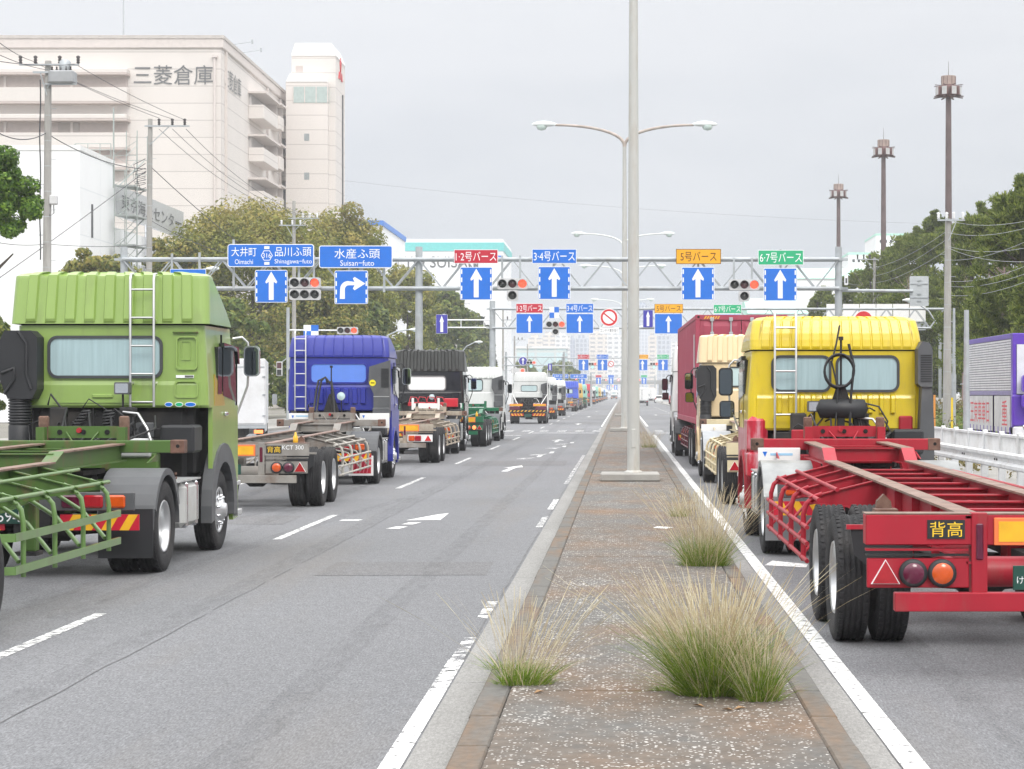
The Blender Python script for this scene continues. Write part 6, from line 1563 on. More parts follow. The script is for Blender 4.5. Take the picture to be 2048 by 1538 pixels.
mb = MB(); mb.box(-95.2, .25, -.25, 50.2, zt - 1.5, zt, CREAMP, .1); mb.box(-95.3, .35, -.35, 50.3, zt - .35, zt + .05, mat('parapet_cap', (.5, .46, .43), rough=.6)); mb.obj('parapet', t)
for y0, y1, pr in ((141, 149, 1.6), (178, 206, 1.4), (232, 241, 1.8), (268, 298, 1.4), (330, 338, 1.6), (366, 396, 1.4)):
    mb = MB(); mb.box(-95, wx(260), -pr, -.003, wz(y1), wz(y0), CREAMW, .05); mb.box(-95, wx(261), -pr - .06, -.003, wz(y1) - .25, wz(y1), CREAMD); mb.obj('balcony', t)  # darker strip below each band paints in the ledge shadow
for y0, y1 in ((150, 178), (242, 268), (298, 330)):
    mb = MB(); mb.box(-95, wx(255), -.3, -.002, wz(y1), wz(y0), CREAMD)  # strip stands proud of the wall; its darker cream imitates recess shade
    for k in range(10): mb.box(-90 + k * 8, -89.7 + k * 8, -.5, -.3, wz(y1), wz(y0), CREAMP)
    mb.obj('recess_shade', t)
mb = MB(); mb.box(wx(118), wx(160), -.42, -.29, wz(267), wz(247), mat('roller_shutter', (.36, .32, .29), rough=.6)); 
for k in range(8): mb.box(wx(118), wx(160), -.45, -.42, wz(267) + k * .15, wz(267) + k * .15 + .05, CREAMD)
mb.obj('shutter', t)
mb = MB(); mb.text('三菱倉庫', LETT, (wx(347), -.1, wz(150)), w=9.5, h=2.35); mb.text('三菱倉庫', LETT, (.12, 6.9, PZ(166, d + 6.9)), w=10.2, h=2.45, face='+x'); mb.obj('lettering', t)
mb = MB(); mb.tube([(wx(430), -.25, 0), (wx(430), -.25, wz(112))], .16, CREAMP, 8); mb.box(wx(430) - .3, wx(430) + .3, -.5, 0, wz(116), wz(111), CREAMP); mb.obj('downpipe', t)
for (ya, yb, tops, pr) in ((17.2, 28.5, (195, 279, 364), 2.0), (34, 38, (210, 290, 372), 1.2), (43, 49.5, (234, 318), 1.6)):
    for py in tops:
        dm = d + (ya + yb) / 2; z = PZ(py, dm)
        mb = MB(); mb.box(-.002, pr + .3, ya, yb, z - .25, z, CREAMP)
        mb.box(.001, pr, ya + .3, yb - .3, z - 3.5, z - 1.7, CREAMW, .06); mb.box(0.001, .35, ya + .5, yb - .5, z - 1.7, z - .3, mat('balcony_door_shade', (.46, .43, .42), rough=.6)); mb.box(.001, pr - .1, yb - .6, yb - .4, z - 1.7, z - .25, CREAMP); mb.obj('balcony', t)  # dark panel below the canopy paints in the shade inside the balcony
for y in (2, 30.5, 41): mb = MB(); mb.box(.001, .3, y, y + .35, 0, zt - 1.6, CREAMP); mb.obj('pilaster', t)
for (p0, p1, q0, q1) in ((-88, -87.9, 0, 4),): pass
mb = MB(); mb.tube([(wx(165), 20, zt), (wx(165), 20, zt + 9)], .09, GALV, 6); mb.obj('antenna', t)
mb = MB()
for y in (6, 12): mb.bar((.2, y, zt), (2.6, y, zt + .35), .06, .06, GALV); mb.box(2.5, 2.7, y - .1, y + .1, zt + .1, zt + .6, GALV)
mb.obj('roof_bracket', t)
# tower
d2 = 283.0; x0, x1 = PX(571, d2), PX(655, d2); zL, zU = PZ(146, d2), PZ(82, d2)
t = thing('lift_tower', 'slim cream lift tower with pale roof, wide window and red emblem, beyond the warehouse', 'tower', (x0, d2 + .2, 0)); W_ = x1 - x0
mb = MB(); mb.box(0, W_, 0, 9, 0, zL - 1.2, CREAMW); mb.box(.6, W_ + .9, 1.4, 11, 0, zU - 1.8, CREAMW); mb.obj('wall', t)
mb = MB(); mb.prism([(0, zL - 1.2), (W_, zL - 1.2), (W_ - .8, zL), (.6, zL)], 'y', -.1, 3, WHITEM); mb.prism([(.5, zU - 1.8), (W_ + 1.0, zU - 1.8), (W_ + .3, zU), (1.1, zU)], 'y', 1.3, 11, WHITEM); mb.obj('roof', t)
mb = MB(); a_, b_ = PX(586, d2) - x0, PX(655, d2) - x0; mb.box(a_, b_ + .02, -.08, 4, PZ(205, d2), PZ(173, d2), PALEG)
for q in range(4): mb.box(a_ + (b_ - a_) * q / 3 - .06, a_ + (b_ - a_) * q / 3 + .06, -.14, -.08, PZ(205, d2), PZ(173, d2), CREAMP)
mb.obj('window', t)
for py in (272, 350): mb = MB(); q = PX(613, d2) - x0; mb.box(q - .35, q + .35, -.05, .05, PZ(py + 9, d2), PZ(py - 5, d2), mat('small_window_grey', (.3, .33, .34), rough=.2)); mb.obj('window', t)
mb = MB(); q = PX(595, d2) - x0; mb.box(q - .5, q + .5, 1.34, 1.42, PZ(140, d2), PZ(128, d2), CREAMD); mb.obj('window', t)
mb = MB(); zc = PZ(152, 292); yc = 6.0; r_ = 1.1
for a_ in (90, 210, 330):
    u, v = cos(R(a_)), sin(R(a_)); cy_, cz_ = yc + u * r_ * .98, zc + v * r_ * .98
    pts = [(cy_ - u * r_ * .95, cz_ - v * r_ * .95), (cy_ - v * r_ * .55, cz_ + u * r_ * .55), (cy_ + u * r_ * .95, cz_ + v * r_ * .95), (cy_ + v * r_ * .55, cz_ - u * r_ * .55)]
    mb.prism(pts, 'x', W_ + .9, W_ + 1.05, S_RING)
mb.obj('emblem', t)
mb = MB(); mb.tube([(W_ + 1.0, 8, 0), (W_ + 1.0, 8, PZ(190, 291))], .12, GREYP, 6); mb.obj('downpipe', t)
# white building with its sign wall
d3 = 142.0; x1 = PX(160, d3); zt = PZ(292, d3)
t = thing('depot', 'white clad depot with a grey sign band, behind the nearest utility poles', 'building', (x1, d3, 0))
mb = MB(); mb.box(-45, 0, 0, 9.5, 0, zt, WHITEW); mb.box(-45.05, .05, -.06, 9.6, zt - .3, zt + .06, WHITEM); mb.obj('wall', t)
ZS = PZ(372, d3 + 11)
mb = MB(); mb.box(-30, -.02, 9.5, 33, 0, ZS - 3.2, WHITEW)
for k in range(28): mb.box(-.02, .08, 10 + k * .8, 10.25 + k * .8, 0, ZS - 5.6, mat('grey_louvre', (.42, .44, .45), rough=.6))
mb.obj('wall', t)
mb = MB(); mb.box(-.3, .12, 9.6, 33, ZS - 2.25, ZS, mat('grey_sign_band', (.5, .51, .52), rough=.6, var=.05)); mb.obj('sign_band', t)
mb = MB(); mb.text('東京海上センター', LETT, (.16, 21.5, ZS - 1.1), w=20.5, h=1.15, face='+x'); mb.text('TKC', mat('steel_lettering', (.25, .27, .25), rough=.4, metal=.4), (.2, 26.2, ZS - 4.4), w=10.5, h=2.1, face='+x'); mb.obj('lettering', t)
mb = MB()
for y in (18.6, 19.4): mb.tube([(.3, y, 0), (.3, y, ZS - 2.3)], .16, CHROME, 8)
mb.obj('downpipe', t)
mb = MB()
for y in (3.0,):
    for z0, z1 in ((zt - 6.2, zt - 3.8), (zt - 12.5, zt - 8.5)): mb.box(0, .12, y, y + .12, z0, z1, GREYP)
mb.obj('down_lamp', t)
for k in range(4): mb = MB(); mb.bar((.05, 5.5 + k, zt - 9.6), (.7, 5.5 + k, zt - 9.6), .05, .05, GALV); mb.bar((.6, 5.5 + k, zt - 9.6), (.6, 5.5 + k, zt - 8.7), .05, .05, GALV); mb.obj('bracket', t)
t = thing('stair_scaffold', 'tall grey steel stair scaffold with ladders beside the white depot', 'scaffold', (x1 + .35, d3 + 8.2, 0)); zt2 = PZ(264, d3 + 9)
SCAF = mat('scaffold_grey_green', (.36, .4, .38), rough=.5, metal=.3)
mb = MB()
for x in (.0, .9, 1.7): 
    for y in (0, 3.2): mb.tube([(x, y, 0), (x, y, zt2 if x > .5 else zt2 - 2.6)], .035, SCAF, 6)
z = 1.0; k = 0
while z < zt2 - 1:
    mb.bar((0, 0, z), (1.7, 0, z), .04, .04, SCAF); mb.bar((0, 3.2, z), (1.7, 3.2, z), .04, .04, SCAF)
    mb.bar((0 if k % 2 else 1.7, 0, z), (1.7 if k % 2 else 0, 0, z + 1.1), .03, .03, SCAF); mb.bar((.9, 0, z), (.9, 3.2, z + 1.1), .03, .03, SCAF); z += 1.1; k += 1
mb.obj('frame', t)
mb = MB(); z = 2.0
while z < zt2 - 3: mb.prism([(0, 0), (1.5, 0), (1.7, 3.2), (.9, 3.2)], 'z', z, z + .07, mat('steel_deck', (.34, .37, .36), rough=.6)); mb.bar((.2, .3, z), (1.5, 2.9, z + 2.2), .1, .04, SCAF); z += 2.2
mb.obj('platform', t)
mb = MB()
for z in (zt + .15, zt + .6, zt + 1.05): mb.bar((-2.6, -1, z), (0, -1, z), .05, .05, SCAF)
for x in (-2.6, -1.7, -.8, 0): mb.bar((x, -1, zt), (x, -1, zt + 1.05), .05, .05, SCAF)
mb.bar((-3.6, -1, zt), (-2.6, -1, zt + 1.05), .05, .05, SCAF); mb.tube([(-.3, 1, zt - 2), (-.3, 1, zt + 4)], .06, SCAF, 6)
mb.obj('handrail', t)
# blue edged and teal banded buildings
d4 = 300.0; x1 = PX(764, d4); zt = PZ(441, d4)
t = thing('warehouse', 'white warehouse with a bright blue roof edge, rising behind the big rounded tree', 'warehouse', (x1, d4, 0)); mb = MB(); mb.box(-40, 0, 0, 32, 0, zt - .75, WHITEW); mb.obj('wall', t)
mb = MB(); mb.box(-40, .2, -.2, 32, zt - .75, zt, mat('blue_edge', lin(66, 128, 214), rough=.5)); mb.obj('roof_edge', t)
mb = MB(); mb.box(.0, .1, 18, 19.5, zt - 9, zt - 4.5, mat('grey_letters', (.5, .52, .55), rough=.6)); mb.box(.0, .1, 21, 21.6, zt - 9, zt - 4.5, mat('grey_letters')); mb.obj('lettering', t)
mb = MB()
for x in (-9, -4.5): mb.tube([(x, 4, zt), (x, 4, zt + 3.2)], .06, GALV, 5)
for k in range(6): mb.bar((-12 + k * .7, 1, zt), (-12 + k * .7, 1, zt + .9), .05, .05, GALV)
mb.obj('antenna', t)
d5 = 346.0; x0, x1 = PX(735, d5), PX(1006, d5); zt = PZ(478, d5); W_ = x1 - x0
TEAL = mat('teal_band', lin(112, 200, 198), rough=.5, var=.04)
t = thing('warehouse', 'white warehouse with a teal band, partly hidden by the large red berth sign', 'warehouse', (x0, d5, 0)); mb = MB(); mb.box(0, W_, 0, 26, 0, zt, WHITEW); mb.obj('wall', t)
mb = MB(); mb.box(-.1, W_ + .12, -.12, 26.1, PZ(502, d5), PZ(485, d5), TEAL); mb.obj('band', t)
mb = MB(); mb.text('TOYO SUISAN', LETT, (PX(861, d5) - x0, -.1, PZ(524, d5)), w=16.3, h=1.9); mb.obj('lettering', t)
mb = MB(); mb.box(PX(988, d5) - x0, PX(1004, d5) - x0, -.1, 0, PZ(518, d5), PZ(511, d5), S_BLUE); mb.obj('blue_panel', t)
# right-hand warehouses with mint roofs
MINTR = mat('mint_roof', lin(176, 222, 206), rough=.6, var=.05)
def shed(label, px0, px1, eave, ridge, d, dep, steps=True):
    x0, x1 = PX(px0, d), PX(px1, d); W_ = x1 - x0; ze, zr_ = PZ(eave, d), PZ(ridge, d)
    t = thing('shed', label, 'warehouse', (x0, d, 0)); mb = MB(); mb.box(0, W_, 0, dep, 0, ze, WHITEW); mb.obj('wall', t)
    mb = MB(); mb.prism([(-.4, ze - .1), (dep + .4, ze - .1), (dep * .5, zr_)], 'x', -.4, W_ + .4, MINTR); mb.obj('roof', t)
    for k in range(5): mb = MB(); mb.box(W_ * (.55 + .08 * k), W_ * (.58 + .08 * k), -.05, .05, ze - 1.6, ze - .9, DARKGLASS); mb.obj('window', t)
shed('white shed with a long mint green roof, behind the large green berth sign', 1590, 1735, 556, 528, 390, 26)
shed('low shed with pale mint roof, just over the container', 1500, 1612, 626, 590, 335, 24)
for lab, p0, p1, tp, d in (('pale white block beside the middle floodlight tower, with small windows', 1697, 1745, 506, 420), ('white block with thin mint edge, rising over the pines', 1752, 1830, 468, 440)):
    x0, x1 = PX(p0, d), PX(p1, d); zt = PZ(tp, d); t = thing('office_block', lab, 'building', (x0, d, 0)); mb = MB(); mb.box(0, x1 - x0, 0, 20, 0, zt, WHITEW); mb.obj('wall', t)
    mb = MB(); mb.box(-.1, x1 - x0 + .1, -.1, 20.1, zt - .3, zt + .1, MINTR); mb.obj('roof_edge', t)
    for k in range(4): mb = MB(); mb.box(.8 + k * 1.1, 1.3 + k * 1.1, -.06, .05, zt - 1.9, zt - 1.3, DARKGLASS); mb.obj('window', t)
d = 142.5; x0, x1 = PX(1652, d), PX(1852, d)
t = thing('footbridge', 'long white panelled footbridge in front of the pines, behind the no-entry sign', 'footbridge', (x0, d, 0)); mb = MB(); z0, z1 = PZ(646, d), PZ(608, d); W_ = x1 - x0
for k in range(6): mb.box(W_ * k / 6 + .03, W_ * (k + 1) / 6 - .03, -.05, .05, z0 + .1, z1, WHITEM)
mb.box(0, W_, .1, 2.4, z0 - .5, z0 + .1, GALV); mb.obj('parapet', t)
for q in (.2, .5, .8): mb = MB(); mb.tube([(W_ * q, 1.2, 0), (W_ * q, 1.2, z0 - .4)], .35, GALV, 12); mb.obj('pier', t)
# far city blocks in the haze
def far_mat(name, col, win, pw, ph, mo):
    m, n, l, t, noise, ramp, mix, bump, b = node_mat(name)
    br = n.new('ShaderNodeTexBrick'); br.offset = 0; br.inputs['Scale'].default_value = 1; br.inputs['Mortar Size'].default_value = mo; br.inputs['Mortar Smooth'].default_value = .1; br.inputs['Brick Width'].default_value = pw; br.inputs['Row Height'].default_value = ph
    br.inputs['Color1'].default_value = (*win, 1); br.inputs['Color2'].default_value = (*[c * 1.3 for c in win], 1); br.inputs['Mortar'].default_value = (*col, 1)
    sx = n.new('ShaderNodeSeparateXYZ'); l.new(t.outputs['Object'], sx.inputs[0]); ad_ = n.new('ShaderNodeMath'); l.new(sx.outputs['X'], ad_.inputs[0]); l.new(sx.outputs['Y'], ad_.inputs[1])
    cx = n.new('ShaderNodeCombineXYZ'); l.new(ad_.outputs[0], cx.inputs['X']); l.new(sx.outputs['Z'], cx.inputs['Y']); l.new(cx.outputs[0], br.inputs['Vector']); l.new(br.outputs['Color'], b.inputs['Base Color']); b.inputs['Roughness'].default_value = .7
    return m
FC = far_mat('far_cream_blocks', (.62, .56, .5), (.2, .2, .22), 5.5, 3.2, .95); FG = far_mat('far_grey_tower', (.42, .46, .54), (.16, .2, .28), 3.2, 3.6, .6); FW = far_mat('far_white_blocks', (.66, .66, .66), (.25, .27, .3), 4.2, 3.2, .9); FD = far_mat('far_blue_tower', (.3, .35, .45), (.12, .16, .26), 2.4, 3.8, .4)
FGL = far_mat('far_glass_hall', (.55, .6, .6), (.4, .52, .54), 6, 5, .35)
for lab, p0, p1, tp, m_, d in (('pale cream apartment slab over the white bobtail, in the haze', 1056, 1084, 676, FC, 1500), ('cream apartment block between the two small blue signs, in the haze', 1084, 1112, 670, FC, 1560), ('white gridded apartment tower, in the haze', 1110, 1139, 672, FW, 1450),
    ('slim blue-grey tower, first of the grey pair in the haze', 1139, 1149, 677, FD, 1620), ('wide grey tower with bands, second of the grey pair in the haze', 1151, 1178, 676, FG, 1640), ('cream tower close to the grey pair, in the haze', 1178, 1214, 668, FC, 1500), ('hazy white tower under the round prohibition sign', 1214, 1243, 670, FW, 1380),
    ('hazy grey tower right of the lamp posts', 1276, 1297, 610, FG, 2000), ('slim cream tower right of the lamp posts, in the haze', 1297, 1313, 672, FC, 1500), ('hazy grey tower over the far white lorry', 1315, 1342, 670, FG, 1550), ('wide pale hazy block behind the container', 1342, 1420, 684, FW, 1600)):
    x0, x1 = PX(p0, d), PX(p1, d); zt = PZ(tp, d); t = thing('tower_block', lab, 'building', (x0, d, 0), 0, 'far city towers'); mb = MB(); mb.box(0, x1 - x0, 0, 22, 0, zt, m_); mb.obj('wall', t)
    mb = MB(); mb.box((x1 - x0) * .2, (x1 - x0) * .7, 5, 15, zt, zt + 2.5, m_); mb.obj('roof_house', t)
d = 620.0; x0, x1 = PX(1032, d), PX(1132, d); t = thing('glass_hall', 'low pale green glass hall beyond the white bobtail', 'building', (x0, d, 0)); mb = MB(); mb.box(0, x1 - x0, 0, 20, 0, PZ(697, d), FGL); mb.obj('wall', t)
mb = MB(); mb.box(-.3, x1 - x0 + .3, -.3, 20.3, PZ(697, d), PZ(693, d), WHITEM); mb.obj('roof', t)
d = 950.0; x0, x1 = PX(1190, d), PX(1300, d); t = thing('road_bridge', 'dark low road bridge crossing the far end of the road', 'bridge', (x0, d, 0)); mb = MB(); mb.box(-30, x1 - x0 + 30, 0, 9, 6.6, 8.4, mat('bridge_concrete', (.2, .2, .19), rough=.9)); mb.obj('deck', t)
for q in (-8, 12.0, 30): mb = MB(); mb.box(q, q + 1.6, 2, 6, 0, 6.6, mat('bridge_concrete')); mb.obj('pier', t)

# ================================================================== trees and plants
def leaf_mat(name, cols, top=None, topz=(8, 16), rough=.55, trans=.3):
    m = bpy.data.materials.new(name); m.use_nodes = True; n, l = m.node_tree.nodes, m.node_tree.links; n.clear()
    o = n.new('ShaderNodeOutputMaterial'); g = n.new('ShaderNodeNewGeometry'); r = n.new('ShaderNodeValToRGB')
    el_ = r.color_ramp.elements; el_[0].color = (*cols[0], 1); el_[1].color = (*cols[-1], 1)
    for i, c in enumerate(cols[1:-1]): x_ = el_.new((i + 1) / (len(cols) - 1)); x_.color = (*c, 1)
    l.new(g.outputs['Random Per Island'], r.inputs[0]); last = r.outputs['Color']
    tc_ = n.new('ShaderNodeTexCoord'); nz = n.new('ShaderNodeTexNoise'); nz.inputs['Scale'].default_value = .45; nz.inputs['Detail'].default_value = 4; l.new(tc_.outputs['Object'], nz.inputs['Vector'])
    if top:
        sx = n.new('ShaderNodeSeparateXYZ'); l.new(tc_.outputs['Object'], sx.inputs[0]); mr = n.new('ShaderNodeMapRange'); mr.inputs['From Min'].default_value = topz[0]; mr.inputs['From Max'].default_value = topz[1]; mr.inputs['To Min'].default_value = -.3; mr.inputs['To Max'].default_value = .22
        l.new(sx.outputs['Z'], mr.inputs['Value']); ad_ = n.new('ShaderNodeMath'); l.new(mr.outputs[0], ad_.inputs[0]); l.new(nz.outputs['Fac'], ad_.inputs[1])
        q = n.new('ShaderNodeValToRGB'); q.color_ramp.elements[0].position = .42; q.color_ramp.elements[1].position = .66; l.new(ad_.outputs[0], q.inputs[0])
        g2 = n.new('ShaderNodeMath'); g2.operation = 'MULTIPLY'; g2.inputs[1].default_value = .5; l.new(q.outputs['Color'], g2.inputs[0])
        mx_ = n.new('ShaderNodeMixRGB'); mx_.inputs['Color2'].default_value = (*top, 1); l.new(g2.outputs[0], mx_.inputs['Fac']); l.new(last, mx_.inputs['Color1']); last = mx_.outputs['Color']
    hv = n.new('ShaderNodeMixRGB'); hv.blend_type = 'MULTIPLY'; hv.inputs['Fac'].default_value = 1; r3 = n.new('ShaderNodeValToRGB'); r3.color_ramp.elements[0].position = .35; r3.color_ramp.elements[1].position = .65; r3.color_ramp.elements[0].color = (.72, .76, .7, 1); r3.color_ramp.elements[1].color = (1.15, 1.12, 1.0, 1)
    l.new(nz.outputs['Fac'], r3.inputs[0]); l.new(last, hv.inputs['Color1']); l.new(r3.outputs['Color'], hv.inputs['Color2']); last = hv.outputs['Color']
    df = n.new('ShaderNodeBsdfPrincipled'); df.inputs['Roughness'].default_value = rough; df.inputs['Specular IOR Level'].default_value = .3; tl = n.new('ShaderNodeBsdfTranslucent'); ms = n.new('ShaderNodeMixShader'); ms.inputs[0].default_value = trans
    l.new(last, df.inputs['Base Color']); l.new(last, tl.inputs['Color']); l.new(df.outputs[0], ms.inputs[1]); l.new(tl.outputs[0], ms.inputs[2]); l.new(ms.outputs[0], o.inputs['Surface'])
    return m
rng = np.random.default_rng(5)
def quads_obj(name, verts, m, parent):
    n_ = len(verts) // 4; me = bpy.data.meshes.new(name)
    me.vertices.add(n_ * 4); me.vertices.foreach_set('co', verts.astype(np.float32).ravel())
    me.loops.add(n_ * 4); me.loops.foreach_set('vertex_index', np.arange(n_ * 4, dtype=np.int32))
    me.polygons.add(n_); me.polygons.foreach_set('loop_start', np.arange(0, n_ * 4, 4, dtype=np.int32)); me.polygons.foreach_set('loop_total', np.full(n_, 4, dtype=np.int32))
    me.materials.append(m); me.update(); me.validate()
    o = bpy.data.objects.new(name, me); COL.objects.link(o); o.parent = parent; return o
def unit(a_): return a_ / np.maximum(1e-9, np.linalg.norm(a_, axis=1, keepdims=True))
def leaves(centres, radii, per, size, squash=.75, outw=.8, elong=1.5):
    """leaf quads scattered through the shells of many clumps"""
    C = np.repeat(centres, per, 0); Rr = np.repeat(radii, per); N = len(C)
    u = unit(rng.normal(size=(N, 3))); rad = Rr * (.68 + .4 * rng.random(N) ** .8)
    P = C + u * rad[:, None] * np.array([1, 1, squash])
    nrm = unit(u * outw * 1.3 + np.array([0, 0, .35]) + rng.normal(size=(N, 3)) * .5)
    a_ = unit(np.cross(nrm, rng.normal(size=(N, 3)))); b_ = np.cross(nrm, a_)
    s_ = (size * (.6 + .8 * rng.random(N)))[:, None]
    q = np.stack([P - a_ * s_ * elong * .5, P - b_ * s_ * .42, P + a_ * s_ * elong * .5, P + b_ * s_ * .42], 1)
    return q.reshape(-1, 3)
BARK = mat('bark', (.09, .075, .06), rough=.95, var=.3, scale=5, bump=.6, bscale=18)
def trunk_of(t, h, r, lean=(0, 0), limbs=6, spread=2.5, top=None, seed=1):
    random.seed(seed); mb = MB(); top = top or h
    mb.tube([(0, 0, -.1), (lean[0] * .3, lean[1] * .3, h * .35), (lean[0], lean[1], h * .75), (lean[0] * 1.2, lean[1] * 1.2, top)], [r, r * .75, r * .5, r * .15], BARK, 10)
    for k in range(limbs):
        a_ = 2 * pi * k / limbs + random.uniform(-.4, .4); z = h * random.uniform(.35, .75); q = random.uniform(.6, 1.1) * spread
        x0, y0 = lean[0] * z / h, lean[1] * z / h
        mb.tube([(x0, y0, z), (x0 + q * .5 * cos(a_), y0 + q * .5 * sin(a_), z + q * .35), (x0 + q * cos(a_), y0 + q * sin(a_), z + q * .8)], [r * .4, r * .28, r * .1], BARK, 6)
    mb.obj('trunk', t)
def broad_tree(label, px, d, top, hw, bot, m, clumps=70, per=130, size=.3, cat='tree', grp=None, depth=None, seed=1, cr=.24, jit=.26):
    rng_ = np.random.default_rng(seed); x = PX(px, d); H_ = PZ(top, d); rx = hw * d / F; zb_ = bot; t = thing('broadleaf_tree', label, cat, (x, d, 0), 0, grp)
    rz_ = (H_ - zb_) / 2; zc = zb_ + rz_; ry = depth or rx * .85
    u = unit(rng_.normal(size=(clumps, 3))); u[:, 2] = np.where(u[:, 2] < -.75, -u[:, 2], u[:, 2]); f = .45 + .5 * rng_.random(clumps) ** .5
    sc3 = np.array([rx, ry, rz_]); mn = min(rx, rz_)
    rad = mn * cr * (.7 + .7 * rng_.random(clumps))
    C = u * f[:, None] * sc3; lim = 1 - rad / mn * .85; nl = np.linalg.norm(C / sc3, axis=1); C *= (np.minimum(1, lim / nl) * (.99 - jit / 2 + jit * rng_.random(clumps)))[:, None]
    C += np.array([0, 0, zc])
    quads_obj('crown', leaves(C, rad, per, size), m, t)
    trunk_of(t, zc + rz_ * .2, .03 * (H_) * .5 + .06, limbs=7, spread=rx * .7, seed=seed)
    return t
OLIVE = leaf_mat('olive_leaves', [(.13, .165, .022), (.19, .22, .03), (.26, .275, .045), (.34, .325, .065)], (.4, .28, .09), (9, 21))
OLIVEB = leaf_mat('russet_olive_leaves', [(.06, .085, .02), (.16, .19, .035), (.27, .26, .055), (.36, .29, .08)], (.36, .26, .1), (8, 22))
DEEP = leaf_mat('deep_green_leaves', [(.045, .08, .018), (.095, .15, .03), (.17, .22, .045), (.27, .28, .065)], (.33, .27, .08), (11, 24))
FRESH = leaf_mat('fresh_green_leaves', [(.04, .1, .012), (.09, .19, .02), (.15, .28, .03), (.24, .37, .05)])
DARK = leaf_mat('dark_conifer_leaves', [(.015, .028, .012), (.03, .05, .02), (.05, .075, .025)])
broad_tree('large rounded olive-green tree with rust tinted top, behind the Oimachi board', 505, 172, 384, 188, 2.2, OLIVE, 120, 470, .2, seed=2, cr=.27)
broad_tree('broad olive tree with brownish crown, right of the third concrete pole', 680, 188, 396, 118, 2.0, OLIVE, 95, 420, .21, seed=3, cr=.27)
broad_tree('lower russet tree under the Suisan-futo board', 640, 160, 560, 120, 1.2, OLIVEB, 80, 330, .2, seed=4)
broad_tree('low russet tree peeping above the roof of the green truck', 195, 128, 498, 105, 6.2, OLIVEB, 60, 200, .2, seed=5)
broad_tree('small olive tree between the green truck roof and the large rounded tree', 345, 150, 466, 90, 5, OLIVEB, 60, 200, .22, seed=6)
broad_tree('shaded green tree behind the square straight-on arrow sign', 470, 138, 588, 70, .8, DEEP, 60, 130, .26, seed=7)
broad_tree('shaded green tree behind the square right-turn arrow sign', 730, 172, 585, 70, .8, DEEP, 60, 130, .28, seed=8)
broad_tree('green tree behind the tall middle post of the first gantry', 815, 222, 512, 75, 1.5, OLIVE, 90, 300, .25, seed=9)
broad_tree('dark green tree with yellowing patches, right of the tall gantry post', 880, 240, 562, 66, 1.5, DEEP, 70, 140, .36, seed=10)
broad_tree('dark green tree behind the navy one-way sign', 925, 275, 600, 52, 1.5, DEEP, 60, 130, .36, seed=11)
broad_tree('last dark tree of the row, beside the post of the second gantry', 955, 310, 640, 38, 1.5, DEEP, 50, 120, .36, seed=12)
broad_tree('bright green tree crown reaching in at the left edge, above the green truck', -48, 62, 283, 122, 6.6, FRESH, 56, 560, .085, seed=13, cr=.22, jit=.75)
broad_tree('dark bushy tree at the left edge, low behind the green truck', -20, 70, 600, 50, .4, DEEP, 40, 200, .12, seed=14)
broad_tree('small dark tree behind the white bobtail', 1120, 470, 722, 45, 1, DEEP, 50, 100, .5, seed=15)
broad_tree('second small dark tree behind the white bobtail, nearer to its roof', 1050, 420, 715, 30, 1, DEEP, 40, 100, .5, seed=16)
for i, (px, d, tp) in enumerate(((962, 330, 634), (976, 340, 652))):
    x = PX(px, d); h = PZ(tp, d); t = thing('conifer', ('taller', 'shorter')[i] + ' dark pointed conifer beside the second gantry post', 'tree', (x, d, 0)); rr_ = np.random.default_rng(i); C = []; rd = []
    for k in range(60): z = h * (.1 + .9 * k / 60); q = 2.4 * (1 - k / 62); a_ = rr_.random() * 6.28; C.append((q * .7 * cos(a_), q * .7 * sin(a_), z)); rd.append(.35 + q * .3)
    quads_obj('crown', leaves(np.array(C), np.array(rd), 60, .4), DARK, t); trunk_of(t, h * .9, .18, limbs=0)
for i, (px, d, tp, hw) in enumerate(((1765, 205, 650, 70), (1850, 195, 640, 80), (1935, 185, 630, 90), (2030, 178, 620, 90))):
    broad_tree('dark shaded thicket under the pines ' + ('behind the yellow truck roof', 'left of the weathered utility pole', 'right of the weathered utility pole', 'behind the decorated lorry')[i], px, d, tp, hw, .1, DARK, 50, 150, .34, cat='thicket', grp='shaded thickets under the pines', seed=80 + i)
# shrubs along the left pavement
for i, (px, d, tp, hw) in enumerate(((455, 118, 735, 34), (520, 122, 690, 34), (585, 128, 700, 40), (660, 135, 720, 46), (730, 145, 712, 44), (800, 170, 712, 40), (860, 195, 720, 40), (915, 225, 735, 34), (960, 265, 750, 28))):
    nm = ('behind the white box lorry', 'right of the box lorry', 'behind the slim signal mast', 'behind the roof of the blue truck', 'over the right corner of the blue truck', 'above the black truck', 'behind the black truck', 'above the white and green truck', 'left of the white bobtail')[i]
    broad_tree('dark roadside shrub ' + nm, px, d, tp, hw, .05, DEEP, 34, 130, .22 + .0006 * d, cat='shrub', grp='dark shrubs along the left pavement', seed=20 + i)
